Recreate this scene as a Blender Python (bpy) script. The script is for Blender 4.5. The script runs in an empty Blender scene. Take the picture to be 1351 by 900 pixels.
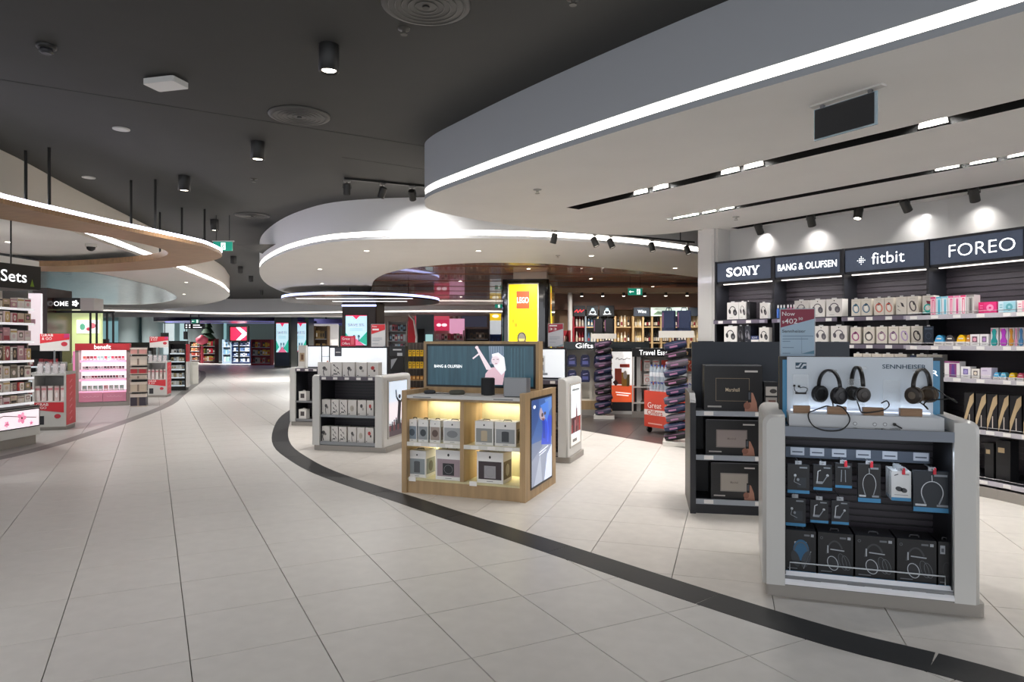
import bpy, bmesh, math, random
from mathutils import Vector, Matrix
from mathutils.geometry import tessellate_polygon
random.seed(7)
S = bpy.context.scene
COL = S.collection
PI = math.pi

# ------------------------------------------------------------------ camera
F, CX, HY, H = 908.0, 675.5, 451.0, 1.52          # focal length in pixels of the 1351x900 frame, centre, horizon, eye height
cam_d = bpy.data.cameras.new('camera'); cam = bpy.data.objects.new('camera', cam_d); COL.objects.link(cam)
cam.location = (0, 0, H); cam.rotation_euler = (PI/2, 0, 0)
cam_d.sensor_width = 36.0; cam_d.lens = 36.0*F/1351.0; cam_d.shift_y = (HY-450.0)/1351.0
cam_d.clip_start = 0.05; cam_d.clip_end = 300
S.camera = cam
# ------------------------------------------------------------------ world, exposure
W = bpy.data.worlds.new('world'); S.world = W; W.use_nodes = True
bg = W.node_tree.nodes['Background']; bg.inputs[0].default_value = (0.93, 0.96, 1.0, 1); bg.inputs[1].default_value = 1.55
S.view_settings.view_transform = 'Standard'; S.view_settings.look = 'None'
S.view_settings.exposure = 0.22; S.view_settings.gamma = 1.0; S.view_settings.use_curve_mapping = False
try:
    S.cycles.max_bounces = 8; S.cycles.diffuse_bounces = 4; S.cycles.glossy_bounces = 3
    S.cycles.transmission_bounces = 4; S.cycles.caustics_reflective = False; S.cycles.caustics_refractive = False
    S.cycles.sample_clamp_indirect = 4.0
except Exception: pass
CEIL, SOF = 3.80, 3.15                               # dark ceiling, white bulkhead soffits
LAMP_W = 0.46
def lamp(name, loc, power, radius=0.06, spread=150, col=(1, .98, .95), rot=(0, 0, 0), parent=None, sx=None, sy=None):
    d = bpy.data.lights.new(name, 'AREA'); d.energy = power*LAMP_W; d.color = col
    if sx: d.shape = 'RECTANGLE'; d.size = sx; d.size_y = sy
    else: d.shape = 'DISK'; d.size = radius*2
    d.spread = math.radians(spread)
    o = bpy.data.objects.new(name, d); COL.objects.link(o); o.location = loc; o.rotation_euler = rot
    if parent: o.parent = parent
    return o

# ------------------------------------------------------------------ helpers
def gp(px, py, z=0.0):
    Y = F*(H-z)/(py-HY); return ((px-CX)*Y/F, Y)
def s2l(c): return c/12.92 if c <= .04045 else ((c+.055)/1.055)**2.4
def rgb(h):
    if isinstance(h, str):
        h = h.lstrip('#'); return tuple(s2l(int(h[i:i+2], 16)/255) for i in (0, 2, 4))
    return tuple(h)
MATS = {}
def mat(key, col='888888', rough=.5, metal=0., emit=0., noise=0., nscale=40., alpha=1., trans=0., coat=0., bump=0., stretch=None, spec=.5, ecol=None, col2=None):
    if key in MATS: return MATS[key]
    m = bpy.data.materials.new(key); m.use_nodes = True; nt = m.node_tree; b = nt.nodes['Principled BSDF']
    c = rgb(col)
    b.inputs['Base Color'].default_value = (*c, 1); b.inputs['Roughness'].default_value = rough
    b.inputs['Metallic'].default_value = metal; b.inputs['Alpha'].default_value = alpha
    b.inputs['Transmission Weight'].default_value = trans; b.inputs['Coat Weight'].default_value = coat
    b.inputs['Specular IOR Level'].default_value = spec
    if emit:
        b.inputs['Emission Color'].default_value = (*(rgb(ecol) if ecol else c), 1); b.inputs['Emission Strength'].default_value = emit
    if noise or bump:
        tc = nt.nodes.new('ShaderNodeTexCoord'); n = nt.nodes.new('ShaderNodeTexNoise')
        n.inputs['Scale'].default_value = nscale; n.inputs['Detail'].default_value = 4
        mp = nt.nodes.new('ShaderNodeMapping')
        if stretch: mp.inputs['Scale'].default_value = stretch
        nt.links.new(tc.outputs['Object'], mp.inputs[0]); nt.links.new(mp.outputs[0], n.inputs['Vector'])
        if noise:
            r = nt.nodes.new('ShaderNodeValToRGB')
            c2 = rgb(col2) if col2 else tuple(x*(1-noise) for x in c)
            r.color_ramp.elements[0].position = .32; r.color_ramp.elements[1].position = .68
            r.color_ramp.elements[0].color = (*c2, 1); r.color_ramp.elements[1].color = (*[min(1, x*(1+noise*.4)) for x in c], 1)
            nt.links.new(n.outputs[0], r.inputs[0]); nt.links.new(r.outputs[0], b.inputs['Base Color'])
            if emit: nt.links.new(r.outputs[0], b.inputs['Emission Color'])
        if bump:
            bp = nt.nodes.new('ShaderNodeBump'); bp.inputs['Strength'].default_value = bump; bp.inputs['Distance'].default_value = .01
            nt.links.new(n.outputs[0], bp.inputs['Height']); nt.links.new(bp.outputs[0], b.inputs['Normal'])
    MATS[key] = m; return m
def C(h, rough=.45): return mat('paint_%s_%d' % (h, int(rough*100)), h, rough)
def E(h, e=1.0): return mat('lit_%s_%d' % (h, int(e*100)), h, .35, emit=e)

class MB:
    """collects polygons with materials; build() links them as one mesh object"""
    def __init__(s): s.v = []; s.f = []; s.mi = []; s.mats = []; s.sm = []
    def _m(s, m):
        if m not in s.mats: s.mats.append(m)
        return s.mats.index(m)
    def face(s, pts, m, smooth=False):
        k = len(s.v); s.v += [tuple(p) for p in pts]; s.f.append(tuple(range(k, k+len(pts)))); s.mi.append(s._m(m)); s.sm.append(smooth)
    def add(s, verts, faces, m, smooth=False):
        k = len(s.v); s.v += [tuple(p) for p in verts]; i = s._m(m)
        for f in faces: s.f.append(tuple(k+j for j in f)); s.mi.append(i); s.sm.append(smooth)
    def box(s, x0, x1, y0, y1, z0, z1, m):
        v = [(x0,y0,z0),(x1,y0,z0),(x1,y1,z0),(x0,y1,z0),(x0,y0,z1),(x1,y0,z1),(x1,y1,z1),(x0,y1,z1)]
        s.add(v, [(0,3,2,1),(4,5,6,7),(0,1,5,4),(1,2,6,5),(2,3,7,6),(3,0,4,7)], m)
        return s
    def rbox(s, x0, x1, y0, y1, z0, z1, m, r=.01, n=3, axis='z'):
        """box whose four edges along an axis are rounded"""
        def rr(a0, a1, b0, b1):
            out = []
            for (cx, cy, st) in ((a1-r, b1-r, 0), (a0+r, b1-r, 1), (a0+r, b0+r, 2), (a1-r, b0+r, 3)):
                for i in range(n+1):
                    t = (st+i/n)*PI/2; out.append((cx+r*math.cos(t), cy+r*math.sin(t)))
            return out
        if axis == 'z': o = rr(x0, x1, y0, y1); s.prism([(a, b, z0) for a, b in o], [(a, b, z1) for a, b in o], m)
        elif axis == 'y': o = rr(x0, x1, z0, z1); s.prism([(a, y1, b) for a, b in o], [(a, y0, b) for a, b in o], m)
        else: o = rr(y0, y1, z0, z1); s.prism([(x0, a, b) for a, b in o], [(x1, a, b) for a, b in o], m)
        return s
    def prism(s, lo, hi, m, caps=True, smooth=False):
        n = len(lo); k = [(i, (i+1) % n, n+(i+1) % n, n+i) for i in range(n)]
        s.add(list(lo)+list(hi), k, m, smooth)
        if caps: s.face(list(reversed(lo)), m); s.face(hi, m)
        return s
    def cyl(s, c, r, h, m, n=16, axis='z', r2=None, smooth=True):
        r2 = r if r2 is None else r2; lo = []; hi = []
        for i in range(n):
            a = 2*PI*i/n; u, w = math.cos(a), math.sin(a)
            if axis == 'z': lo.append((c[0]+r*u, c[1]+r*w, c[2])); hi.append((c[0]+r2*u, c[1]+r2*w, c[2]+h))
            elif axis == 'y': lo.append((c[0]+r*w, c[1], c[2]+r*u)); hi.append((c[0]+r2*w, c[1]+h, c[2]+r2*u))
            else: lo.append((c[0], c[1]+r*u, c[2]+r*w)); hi.append((c[0]+h, c[1]+r2*u, c[2]+r2*w))
        s.prism(lo, hi, m, smooth=smooth); return s
    def lathe(s, prof, m, n=14, c=(0, 0, 0), smooth=True):
        v = []; f = []
        for (r, z) in prof:
            for i in range(n):
                a = 2*PI*i/n; v.append((c[0]+r*math.cos(a), c[1]+r*math.sin(a), c[2]+z))
        for j in range(len(prof)-1):
            for i in range(n):
                i2 = (i+1) % n; f.append((j*n+i, j*n+i2, (j+1)*n+i2, (j+1)*n+i))
        s.add(v, f, m, smooth)
        s.face([v[i] for i in reversed(range(n))], m); s.face(v[-n:], m)
        return s
    def tube(s, pts, r, m, n=6, closed=False, smooth=True, ends=True):
        P = [Vector(p) for p in pts]; N = len(P); v = []; f = []
        up = Vector((0, 0, 1)); prev = None
        for i, p in enumerate(P):
            a = P[i-1] if (i or closed) else p; b = P[(i+1) % N] if (i < N-1 or closed) else p
            t = (b-a).normalized()
            if prev is None:
                u = t.cross(up)
                if u.length < 1e-4: u = t.cross(Vector((1, 0, 0)))
            else: u = prev-t*prev.dot(t)
            u.normalize(); w = t.cross(u); prev = u
            rr = r[i] if isinstance(r, (list, tuple)) else r
            for k in range(n):
                an = 2*PI*k/n; v.append(tuple(p+u*(rr*math.cos(an))+w*(rr*math.sin(an))))
        for i in range(N if closed else N-1):
            j = (i+1) % N
            for k in range(n): f.append((i*n+k, i*n+(k+1) % n, j*n+(k+1) % n, j*n+k))
        s.add(v, f, m, smooth)
        if ends and not closed: s.face([v[k] for k in reversed(range(n))], m); s.face(v[-n:], m)
        return s
    # flat print on a front facing -y, at depth y
    def pr(s, x0, x1, z0, z1, m, y=-.0008): s.face([(x0,y,z0),(x1,y,z0),(x1,y,z1),(x0,y,z1)], m); return s
    def pp(s, pts, m, y=-.0012): s.face([(a, y, b) for a, b in pts], m); return s
    def pd(s, cx, cz, rx, rz, m, y=-.0014, n=14, tilt=0.):
        p = []
        for i in range(n):
            a = 2*PI*i/n; u, w = rx*math.cos(a), rz*math.sin(a)
            p.append((cx+u*math.cos(tilt)-w*math.sin(tilt), y, cz+u*math.sin(tilt)+w*math.cos(tilt)))
        s.face(p, m); return s
    def pring(s, cx, cz, rx, rz, t, m, y=-.0016, n=16, a0=0., a1=2*PI, tilt=0.):
        for i in range(n):
            q = []
            for (a, k) in ((a0+(a1-a0)*i/n, 1), (a0+(a1-a0)*(i+1)/n, 1), (a0+(a1-a0)*(i+1)/n, 0), (a0+(a1-a0)*i/n, 0)):
                u, w = (rx-(0 if k else t))*math.cos(a), (rz-(0 if k else t))*math.sin(a)
                q.append((cx+u*math.cos(tilt)-w*math.sin(tilt), y, cz+u*math.sin(tilt)+w*math.cos(tilt)))
            s.face(q, m)
        return s
    def pline(s, pts, t, m, y=-.0016):
        for (a, b), (c, d) in zip(pts[:-1], pts[1:]):
            L = math.hypot(c-a, d-b) or 1; nx, nz = -(d-b)/L*t/2, (c-a)/L*t/2
            s.face([(a-nx,y,b-nz),(c-nx,y,d-nz),(c+nx,y,d+nz),(a+nx,y,b+nz)], m)
        return s
    def text(s, str_, cx, cz, w, h, m, y=-.002, bold=.004, just='c'):
        vs, fs = text_geo(str_, bold)
        x0 = min(v[0] for v in vs); x1 = max(v[0] for v in vs); y0 = min(v[1] for v in vs); y1 = max(v[1] for v in vs)
        k = h/(y1-y0); kx = (w/(x1-x0)) if w else k
        ox = cx-(x0+x1)/2*kx if just == 'c' else cx-x0*kx
        s.add([(ox+v[0]*kx, y, cz+(v[1]-(y0+y1)/2)*k) for v in vs], fs, m); return s
    def side(s, fn):
        """run fn on a scratch builder drawn as a front print, then map it: returns scratch"""
        t = MB(); fn(t); return t
    def merge(s, t, M):
        for f, i, sm in zip(t.f, t.mi, t.sm): s.face([M @ Vector(t.v[j]) for j in f], t.mats[i], sm)
        return s
    def mesh(s, name):
        me = bpy.data.meshes.new(name); me.from_pydata(s.v, [], s.f)
        for m in s.mats: me.materials.append(m)
        me.polygons.foreach_set('material_index', s.mi); me.polygons.foreach_set('use_smooth', s.sm)
        me.update(); return me
    def build(s, name, parent=None, loc=(0, 0, 0), rz=0., kind=None):
        return link(name, s.mesh(name), parent, loc, rz, kind)
def link(name, me, parent=None, loc=(0, 0, 0), rz=0., kind=None):
    o = bpy.data.objects.new(name, me); COL.objects.link(o); o.location = loc; o.rotation_euler = (0, 0, rz)
    if parent: o.parent = parent
    if kind: o['kind'] = kind
    return o
_TX = {}
def text_geo(t, bold=.004):
    key = (t, bold)
    if key not in _TX:
        c = bpy.data.curves.new('t', 'FONT'); c.body = t; c.resolution_u = 3; c.fill_mode = 'FRONT'; c.offset = bold
        o = bpy.data.objects.new('t', c); me = bpy.data.meshes.new_from_object(o)
        _TX[key] = ([tuple(v.co) for v in me.vertices], [tuple(p.vertices) for p in me.polygons])
        bpy.data.objects.remove(o); bpy.data.curves.remove(c); bpy.data.meshes.remove(me)
    return _TX[key]
def lettering(t, parent, cx, cz, w, h, m, y, name='lettering', just='c', bold=.004):
    b = MB(); b.text(t, cx, cz, w, h, m, y, bold, just); return b.build(name, parent)
def tag(o, label, cat, group=None):
    o['label'] = label; o['category'] = cat
    if group: o['group'] = group
    return o
def thing(name, label, cat, loc=(0, 0, 0), rz=0., group=None):
    o = bpy.data.objects.new(name, None); COL.objects.link(o); o.location = loc; o.rotation_euler = (0, 0, rz); o.empty_display_size = .1
    return tag(o, label, cat, group)
class Fr:
    """local frame standing on the floor: x along the front (left to right), y away from the viewer of the front, z up"""
    def __init__(s, ox, oy, rz, oz=0.): s.ox, s.oy, s.rz, s.oz = ox, oy, rz, oz; s.c, s.s = math.cos(rz), math.sin(rz)
    def pt(s, x, y, z=0.): return (s.ox+x*s.c-y*s.s, s.oy+x*s.s+y*s.c, s.oz+z)
    def loc(s): return (s.ox, s.oy, s.oz)
    def x_at(s, px, y=0.):
        k = (px-CX)/F; bx, by = s.ox-y*s.s, s.oy+y*s.c; return (k*by-bx)/(s.c-k*s.s)
    def z_at(s, px, py, y=0.): return H-(py-HY)*s.pt(s.x_at(px, y), y)[1]/F-s.oz
    def sub(s, x, y, z=0., rz=0.): p = s.pt(x, y, z); return Fr(p[0], p[1], s.rz+rz, p[2])
def seg_frame(a, b): return Fr(a[0], a[1], math.atan2(b[1]-a[1], b[0]-a[0])), math.hypot(b[0]-a[0], b[1]-a[1])
def put(name, me, fr, x, y, z, label, cat, group=None, rz=0.):
    return tag(link(name, me, None, fr.pt(x, y, z), fr.rz+rz), label, cat, group)
ORD = ['first', 'second', 'third', 'fourth', 'fifth', 'sixth', 'seventh', 'eighth', 'ninth', 'tenth', 'eleventh', 'twelfth', 'thirteenth', 'fourteenth']
def crv(pts, n=6, closed=False):
    out = []; N = len(pts)
    for i in range(N if closed else N-1):
        p = [Vector(pts[(i+k) % N] if closed else pts[max(0, min(N-1, i+k))]) for k in (-1, 0, 1, 2)]
        for j in range(n):
            t = j/n
            out.append(tuple(.5*((2*p[1])+(-p[0]+p[2])*t+(2*p[0]-5*p[1]+4*p[2]-p[3])*t*t+(-p[0]+3*p[1]-3*p[2]+p[3])*t**3)))
    if not closed: out.append(tuple(pts[-1]))
    return out
def fill(mb, outer, holes, z, m, down=True):
    polys = [[Vector((p[0], p[1], 0)) for p in outer]]+[[Vector((p[0], p[1], 0)) for p in h] for h in holes]
    flat = [v for q in polys for v in q]
    for t in tessellate_polygon(polys):
        a, b, c = (flat[i] for i in t); cr = (b.x-a.x)*(c.y-a.y)-(b.y-a.y)*(c.x-a.x)
        if (cr > 0) == down: a, c = c, a
        mb.face([(v.x, v.y, z) for v in (a, b, c)], m)
def inset(pts, d):
    """move an open polyline sideways by d (to its left)"""
    out = []
    for i, p in enumerate(pts):
        a = pts[max(0, i-1)]; b = pts[min(len(pts)-1, i+1)]; L = math.hypot(b[0]-a[0], b[1]-a[1]) or 1
        out.append((p[0]-(b[1]-a[1])/L*d, p[1]+(b[0]-a[0])/L*d))
    return out
def ribbon(mb, pts, z0, z1, m, smooth=True):
    v = [(p[0], p[1], z0) for p in pts]+[(p[0], p[1], z1) for p in pts]; n = len(pts)
    mb.add(v, [(i, i+1, n+i+1, n+i) for i in range(n-1)], m, smooth)
def inside(p, poly):
    c = False; x, y = p[0], p[1]; j = len(poly)-1
    for i in range(len(poly)):
        a, b = poly[i], poly[j]
        if (a[1] > y) != (b[1] > y) and x < (b[0]-a[0])*(y-a[1])/(b[1]-a[1])+a[0]: c = not c
        j = i
    return c
def near_seg(p, line):
    best = None
    for a, b in zip(line[:-1], line[1:]):
        dx, dy = b[0]-a[0], b[1]-a[1]; L2 = dx*dx+dy*dy or 1
        t = max(0, min(1, ((p[0]-a[0])*dx+(p[1]-a[1])*dy)/L2)); d = math.hypot(p[0]-a[0]-t*dx, p[1]-a[1]-t*dy)
        if best is None or d < best[0]: best = (d, a, b)
    return best
def clip(poly, a, b, left):
    """keep the part of poly on the left (or right) of the line a-b"""
    out = []
    def sd(p):
        q = (b[0]-a[0])*(p[1]-a[1])-(b[1]-a[1])*(p[0]-a[0]); return q if left else -q
    for i in range(len(poly)):
        p, q = poly[i], poly[(i+1) % len(poly)]; sp, sq = sd(p), sd(q)
        if sp >= 0: out.append(p)
        if (sp >= 0) != (sq >= 0): t = sp/(sp-sq); out.append((p[0]+(q[0]-p[0])*t, p[1]+(q[1]-p[1])*t))
    return out

# shared materials
M_TILE = mat('beige porcelain tile', 'c8c5c1', .36, noise=.05, nscale=9, bump=.02)
M_TILE2 = mat('warm shop tile', 'cdc7c0', .36, noise=.07, nscale=9)
M_TILEG = mat('grey shop tile', 'a9a7a5', .35, noise=.06, nscale=12)
M_TILED = mat('dark slate tile', '4c4644', .3, noise=.2, nscale=12)
M_GROUT = mat('grout', '6f6a64', .8)
M_BAND = mat('charcoal inlay', '272728', .45, noise=.12, nscale=30, spec=.25)
M_BAND2 = mat('grey inlay', '6d6b6a', .4, noise=.1, nscale=30)
M_CEIL = mat('dark ceiling paint', '373736', .75, noise=.05, nscale=3)
M_SOF = mat('white soffit paint', 'f6f4f1', .6, noise=.02, nscale=2)
M_FAS = mat('white fascia paint', 'f0f0f1', .55)
M_CREAM = mat('cream fascia paint', 'f3ebdf', .6)
M_LED = mat('led strip', 'fff6ea', .4, emit=7.0)
M_LEDC = mat('cool led strip', 'f2f4ff', .4, emit=6.0)
M_BLK = mat('black metal', '141415', .42)
M_SLOT = mat('matt black slot', '0c0c0c', .7)
M_WHITE = mat('white lacquer', 'cdccc9', .3, coat=.2)
M_DARK = mat('charcoal laminate', '222329', .45)
M_DARK2 = mat('dark brown laminate', '3a3438', .45)
M_STEEL = mat('brushed steel', '8d8f92', .35, metal=.85)
M_PLINTH = mat('grey plinth', '9a958f', .4, metal=.3)
M_WOOD = mat('light oak', 'ab8f6a', .45, noise=.22, nscale=14, stretch=(1, 1, .08))
M_WOODIN = mat('pale oak lining', 'cdc49a', .5, noise=.1, nscale=14, stretch=(1, 1, .1))
M_WOODR = mat('oak ring veneer', 'b08a66', .45, noise=.25, nscale=9, stretch=(.6, 6, 1))
M_PLANK = mat('glossy walnut plank', 'a87a66', .25, noise=.28, nscale=6, stretch=(.25, 4, 1), coat=.5)
M_PRICE = mat('price ticket', 'ece9e6', .5)
M_GLASSY = mat('clear acrylic', 'eef3f6', .05, alpha=.18)
# ================================================================== floor
BAND = [(3.75, 1.35), (2.85, 2.35), (2.13, 3.14), (1.66, 3.53), (1.16, 4.07), (.55, 4.79), (.125, 5.29), (-.5, 6.0), (-1.0, 6.6), (-1.45, 7.11), (-2.16, 7.98), (-2.72, 8.85), (-3.37, 10.1), (-4.0, 11.9), (-4.62, 14.2), (-4.95, 16.5), (-5.0, 19.5), (-4.4, 23)]
BAND = crv(BAND, 4)
LEFTB = crv([(-9.5, 1.0), (-8.2, 3.5), (-7.2, 6.0), (-6.72, 8.6), (-6.73, 9.93), (-6.98, 11.3), (-7.46, 13.5), (-8.3, 16.6), (-9.6, 20), (-12.0, 26.4), (-14.1, 31.4), (-17.2, 37.3), (-24, 44)], 3)
DARKB = [(-4.4, 23), (-1.5, 17.0), (.3, 13.4), (1.2, 11.8), (2.02, 10.5), (2.6, 9.6), (3.4, 9.0)]
REG_B = BAND+[(-4.4, 62), (14, 62), (14, 1.35)]
REG_C = LEFTB+[(-26, 44), (-26, 1.0)]
REG_D = DARKB+[(9, 9), (9, 30), (-4.4, 30)]
def region(p):
    if inside(p, REG_C): return 'C'
    if inside(p, REG_D): return 'D'
    if inside(p, REG_B): return 'B'
    return 'A'
BOUNDS = {'A': [BAND, LEFTB], 'B': [BAND, DARKB], 'C': [LEFTB], 'D': [DARKB]}
TS, GAP = .6, .0045
fb = MB(); fb.face([(-40, -6, -.012), (16, -6, -.012), (16, 64, -.012), (-40, 64, -.012)], M_GROUT)
fb.face([(-30, -6, -.2), (-30, 64, -.2), (16, 64, -.2), (16, -6, -.2)], M_GROUT)
floor = fb.build('floor', kind='structure')
tiles = []
for reg, ang, c0, e0, m, bx in (('A', math.radians(27.6), .16, 4.22, M_TILE, (-37, 6, -5, 56)), ('B', math.radians(-17.6), -.36, 5.80, M_TILE2, (-6, 14, .8, 40)),
                                ('C', math.radians(27.6), .16, 4.22, M_TILEG, (-24, -6, 1, 44)), ('D', math.radians(-17.6), -.36, 5.80, M_TILED, (-5, 9, 8.8, 30))):
    d = (-math.sin(ang), math.cos(ang)); n = (math.cos(ang), math.sin(ang))
    R = 70
    cs = [x*n[0]+y*n[1] for x in bx[:2] for y in bx[2:]]; es = [x*d[0]+y*d[1] for x in bx[:2] for y in bx[2:]]
    for i in range(int((min(cs)-c0)/TS)-1, int((max(cs)-c0)/TS)+2):
        for j in range(int((min(es)-e0)/TS)-1, int((max(es)-e0)/TS)+2):
            c, e = c0+(i+.5)*TS, e0+(j+.5)*TS; ctr = (c*n[0]+e*d[0], c*n[1]+e*d[1])
            if not (bx[0]-1 < ctr[0] < bx[1]+1 and bx[2]-1 < ctr[1] < bx[3]+1): continue
            if ctr[1] > 20 and abs(ctr[0]) > .82*ctr[1]+2: continue
            if ctr[1] < 20 and abs(ctr[0]) > .82*ctr[1]+4: continue
            h = TS/2-GAP/2
            poly = [(ctr[0]+a*n[0]+b*d[0], ctr[1]+a*n[1]+b*d[1]) for a, b in ((-h, -h), (h, -h), (h, h), (-h, h))]
            cut = False
            for B in BOUNDS[reg]:
                ds, a, b = near_seg(ctr, B)
                if ds < .43:
                    cut = True
                    mid = ((a[0]+b[0])/2, (a[1]+b[1])/2); L = math.hypot(b[0]-a[0], b[1]-a[1]); q = (mid[0]-(b[1]-a[1])/L*.05, mid[1]+(b[0]-a[0])/L*.05)
                    poly = clip(poly, a, b, region(q) == reg)
                    if len(poly) < 3: break
            if len(poly) < 3: continue
            g = (sum(p[0] for p in poly)/len(poly), sum(p[1] for p in poly)/len(poly))
            if region(g) != reg: continue
            sx = abs(ctr[0]) < .78*ctr[1]+.4 and ctr[1] > 2.6
            tiles.append((math.hypot(*ctr) if sx else 99+math.hypot(*ctr), ctr, ang, poly, cut, m))
tiles.sort(key=lambda t: t[0])
def tile_geo(mb, poly, m, z=0.):
    k = len(poly); gx = sum(p[0] for p in poly)/k; gy = sum(p[1] for p in poly)/k
    top = [(p[0]+(gx-p[0])*.004, p[1]+(gy-p[1])*.004, z) for p in poly]; mid = [(p[0], p[1], z-.0015) for p in poly]; low = [(p[0], p[1], -.012) for p in poly]
    mb.face(top, m); mb.prism(mid, top, m, caps=False); mb.prism(low, mid, m, caps=False)
_tm = {}; rest = MB()
for k, (dist, ctr, ang, poly, cut, m) in enumerate(tiles):
    if k < 295:
        if cut:
            b = MB(); tile_geo(b, [(p[0]-ctr[0], p[1]-ctr[1]) for p in poly], m); b.build('floor_tile', floor, (ctr[0], ctr[1], 0))
        else:
            if m not in _tm:
                b = MB(); h = TS/2-GAP/2; tile_geo(b, [(-h, -h), (h, -h), (h, h), (-h, h)], m); _tm[m] = b.mesh('floor_tile')
            link('floor_tile', _tm[m], floor, (ctr[0], ctr[1], 0), ang)
    else: tile_geo(rest, poly, m)
rest.build('far_floor_tiles', floor, kind='stuff')
def band_parts(line, w, m, step, name):
    acc = [line[0]]; L = 0
    for p in line[1:]:
        L += math.hypot(p[0]-acc[-1][0], p[1]-acc[-1][1]); acc.append(p)
        if L > step or p is line[-1]:
            l, r = inset(acc, w/2), inset(acc, -w/2); o = list(r)+list(reversed(l)); b = MB()
            for i in range(len(acc)-1): b.face([(*r[i], .0015), (*r[i+1], .0015), (*l[i+1], .0015), (*l[i], .0015)], m)
            b.prism([(*p2, -.012) for p2 in o], [(*p2, .0015) for p2 in o], m, caps=False)
            b.build(name, floor)
            q = acc[-1]; t = acc[-2]; dd = math.hypot(q[0]-t[0], q[1]-t[1]); g = .004
            acc = [(q[0]+(q[0]-t[0])/dd*g, q[1]+(q[1]-t[1])/dd*g)]; L = 0
band_parts(BAND, .25, M_BAND, 1.15, 'inlay_strip')
band_parts(LEFTB, .22, M_BAND2, 2.2, 'inlay_strip')
# ================================================================== ceilings
cb = MB(); cb.box(-40, 15, -4, 62, CEIL, CEIL+.12, M_CEIL); ceiling = cb.build('ceiling', kind='structure')
def ceil_joint(a, b, w=.012):
    fr, L = seg_frame(a, b); q = MB(); q.box(0, L, -w/2, w/2, CEIL-.002, CEIL+.001, M_SLOT)
    q.build('ceiling_joint', ceiling, (a[0], a[1], 0), fr.rz)
ceil_joint((-6.1, 5.0), (-.9, 8.09)); ceil_joint((-2.1, 8.5), (-.9, 9.25), .006)
def bulkhead(name, edge, back, m_fas, m_sof, led=True, holes=(), led_w=.075, lip=.05, m_led=None, z=SOF):
    """edge: open polyline of the fascia (soffit on its left); back: points that close the soffit"""
    b = MB(); root = None
    zl = z+lip; zt = zl+led_w
    rec = inset(edge, .05)
    ribbon(b, edge, z, zl, m_fas)
    n = len(edge)
    b.add([(*p, zl) for p in edge]+[(*p, zl) for p in rec], [(i, i+1, n+i+1, n+i) for i in range(n-1)], m_fas)
    ribbon(b, edge, zt, CEIL, m_fas)
    b.add([(*p, zt) for p in edge]+[(*p, zt) for p in rec], [(n+i, n+i+1, i+1, i) for i in range(n-1)], m_fas)
    fill(b, list(edge)+list(back), list(holes), z, m_sof)
    ob = b.build(name, kind='structure')
    q = MB(); ribbon(q, rec, zl, zt, m_led or M_LED); q.build('led_strip', ob)
    return ob
# right bulkhead with recessed slots
EDGE_R = crv([(7.0, -2.2), (5.0, .3), (3.6, 2.05), (2.5, 3.42), (1.22, 4.85), (.2, 6.1), (-.55, 7.12), (-.9, 7.65), (-1.02, 8.05), (-.95, 8.6), (-.16, 9.5), (.7, 10.1), (1.57, 10.5), (2.25, 10.45), (2.75, 10.0)], 6)
EDGE_R = list(reversed(EDGE_R)); EDGE_R = [tuple(p) for p in EDGE_R]
def slot_poly(a, b, w):
    L = math.hypot(b[0]-a[0], b[1]-a[1]); nx, ny = -(b[1]-a[1])/L*w/2, (b[0]-a[0])/L*w/2
    return [(a[0]-nx, a[1]-ny), (b[0]-nx, b[1]-ny), (b[0]+nx, b[1]+ny), (a[0]+nx, a[1]+ny)]
SLOTS = [((.74, 8.42), (4.6, 3.2), .2), ((2.1, 9.2), (5.65, 4.4), .16), ((3.2, 9.9), (5.5, 6.5), .16)]
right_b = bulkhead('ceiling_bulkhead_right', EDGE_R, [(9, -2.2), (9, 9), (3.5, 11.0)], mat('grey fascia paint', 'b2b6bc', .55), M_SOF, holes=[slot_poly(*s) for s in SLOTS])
M_BAF = mat('slot side paint', '8a8682', .6)
for a, b, w in SLOTS:
    fr, L = seg_frame(a, b); q = MB(); t = .14
    q.face([(0,-w/2,t),(0,w/2,t),(L,w/2,t),(L,-w/2,t)], M_SLOT); q.face([(0,-w/2,0),(L,-w/2,0),(L,-w/2,t),(0,-w/2,t)], M_SLOT)
    q.face([(0,w/2,0),(0,w/2,t),(L,w/2,t),(L,w/2,0)], M_SLOT); q.face([(0,-w/2,0),(0,-w/2,t),(0,w/2,t),(0,w/2,0)], M_SLOT); q.face([(L,-w/2,0),(L,w/2,0),(L,w/2,t),(L,-w/2,t)], M_SLOT)
    q.build('ceiling_slot', right_b, (a[0], a[1], SOF), fr.rz)
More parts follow.
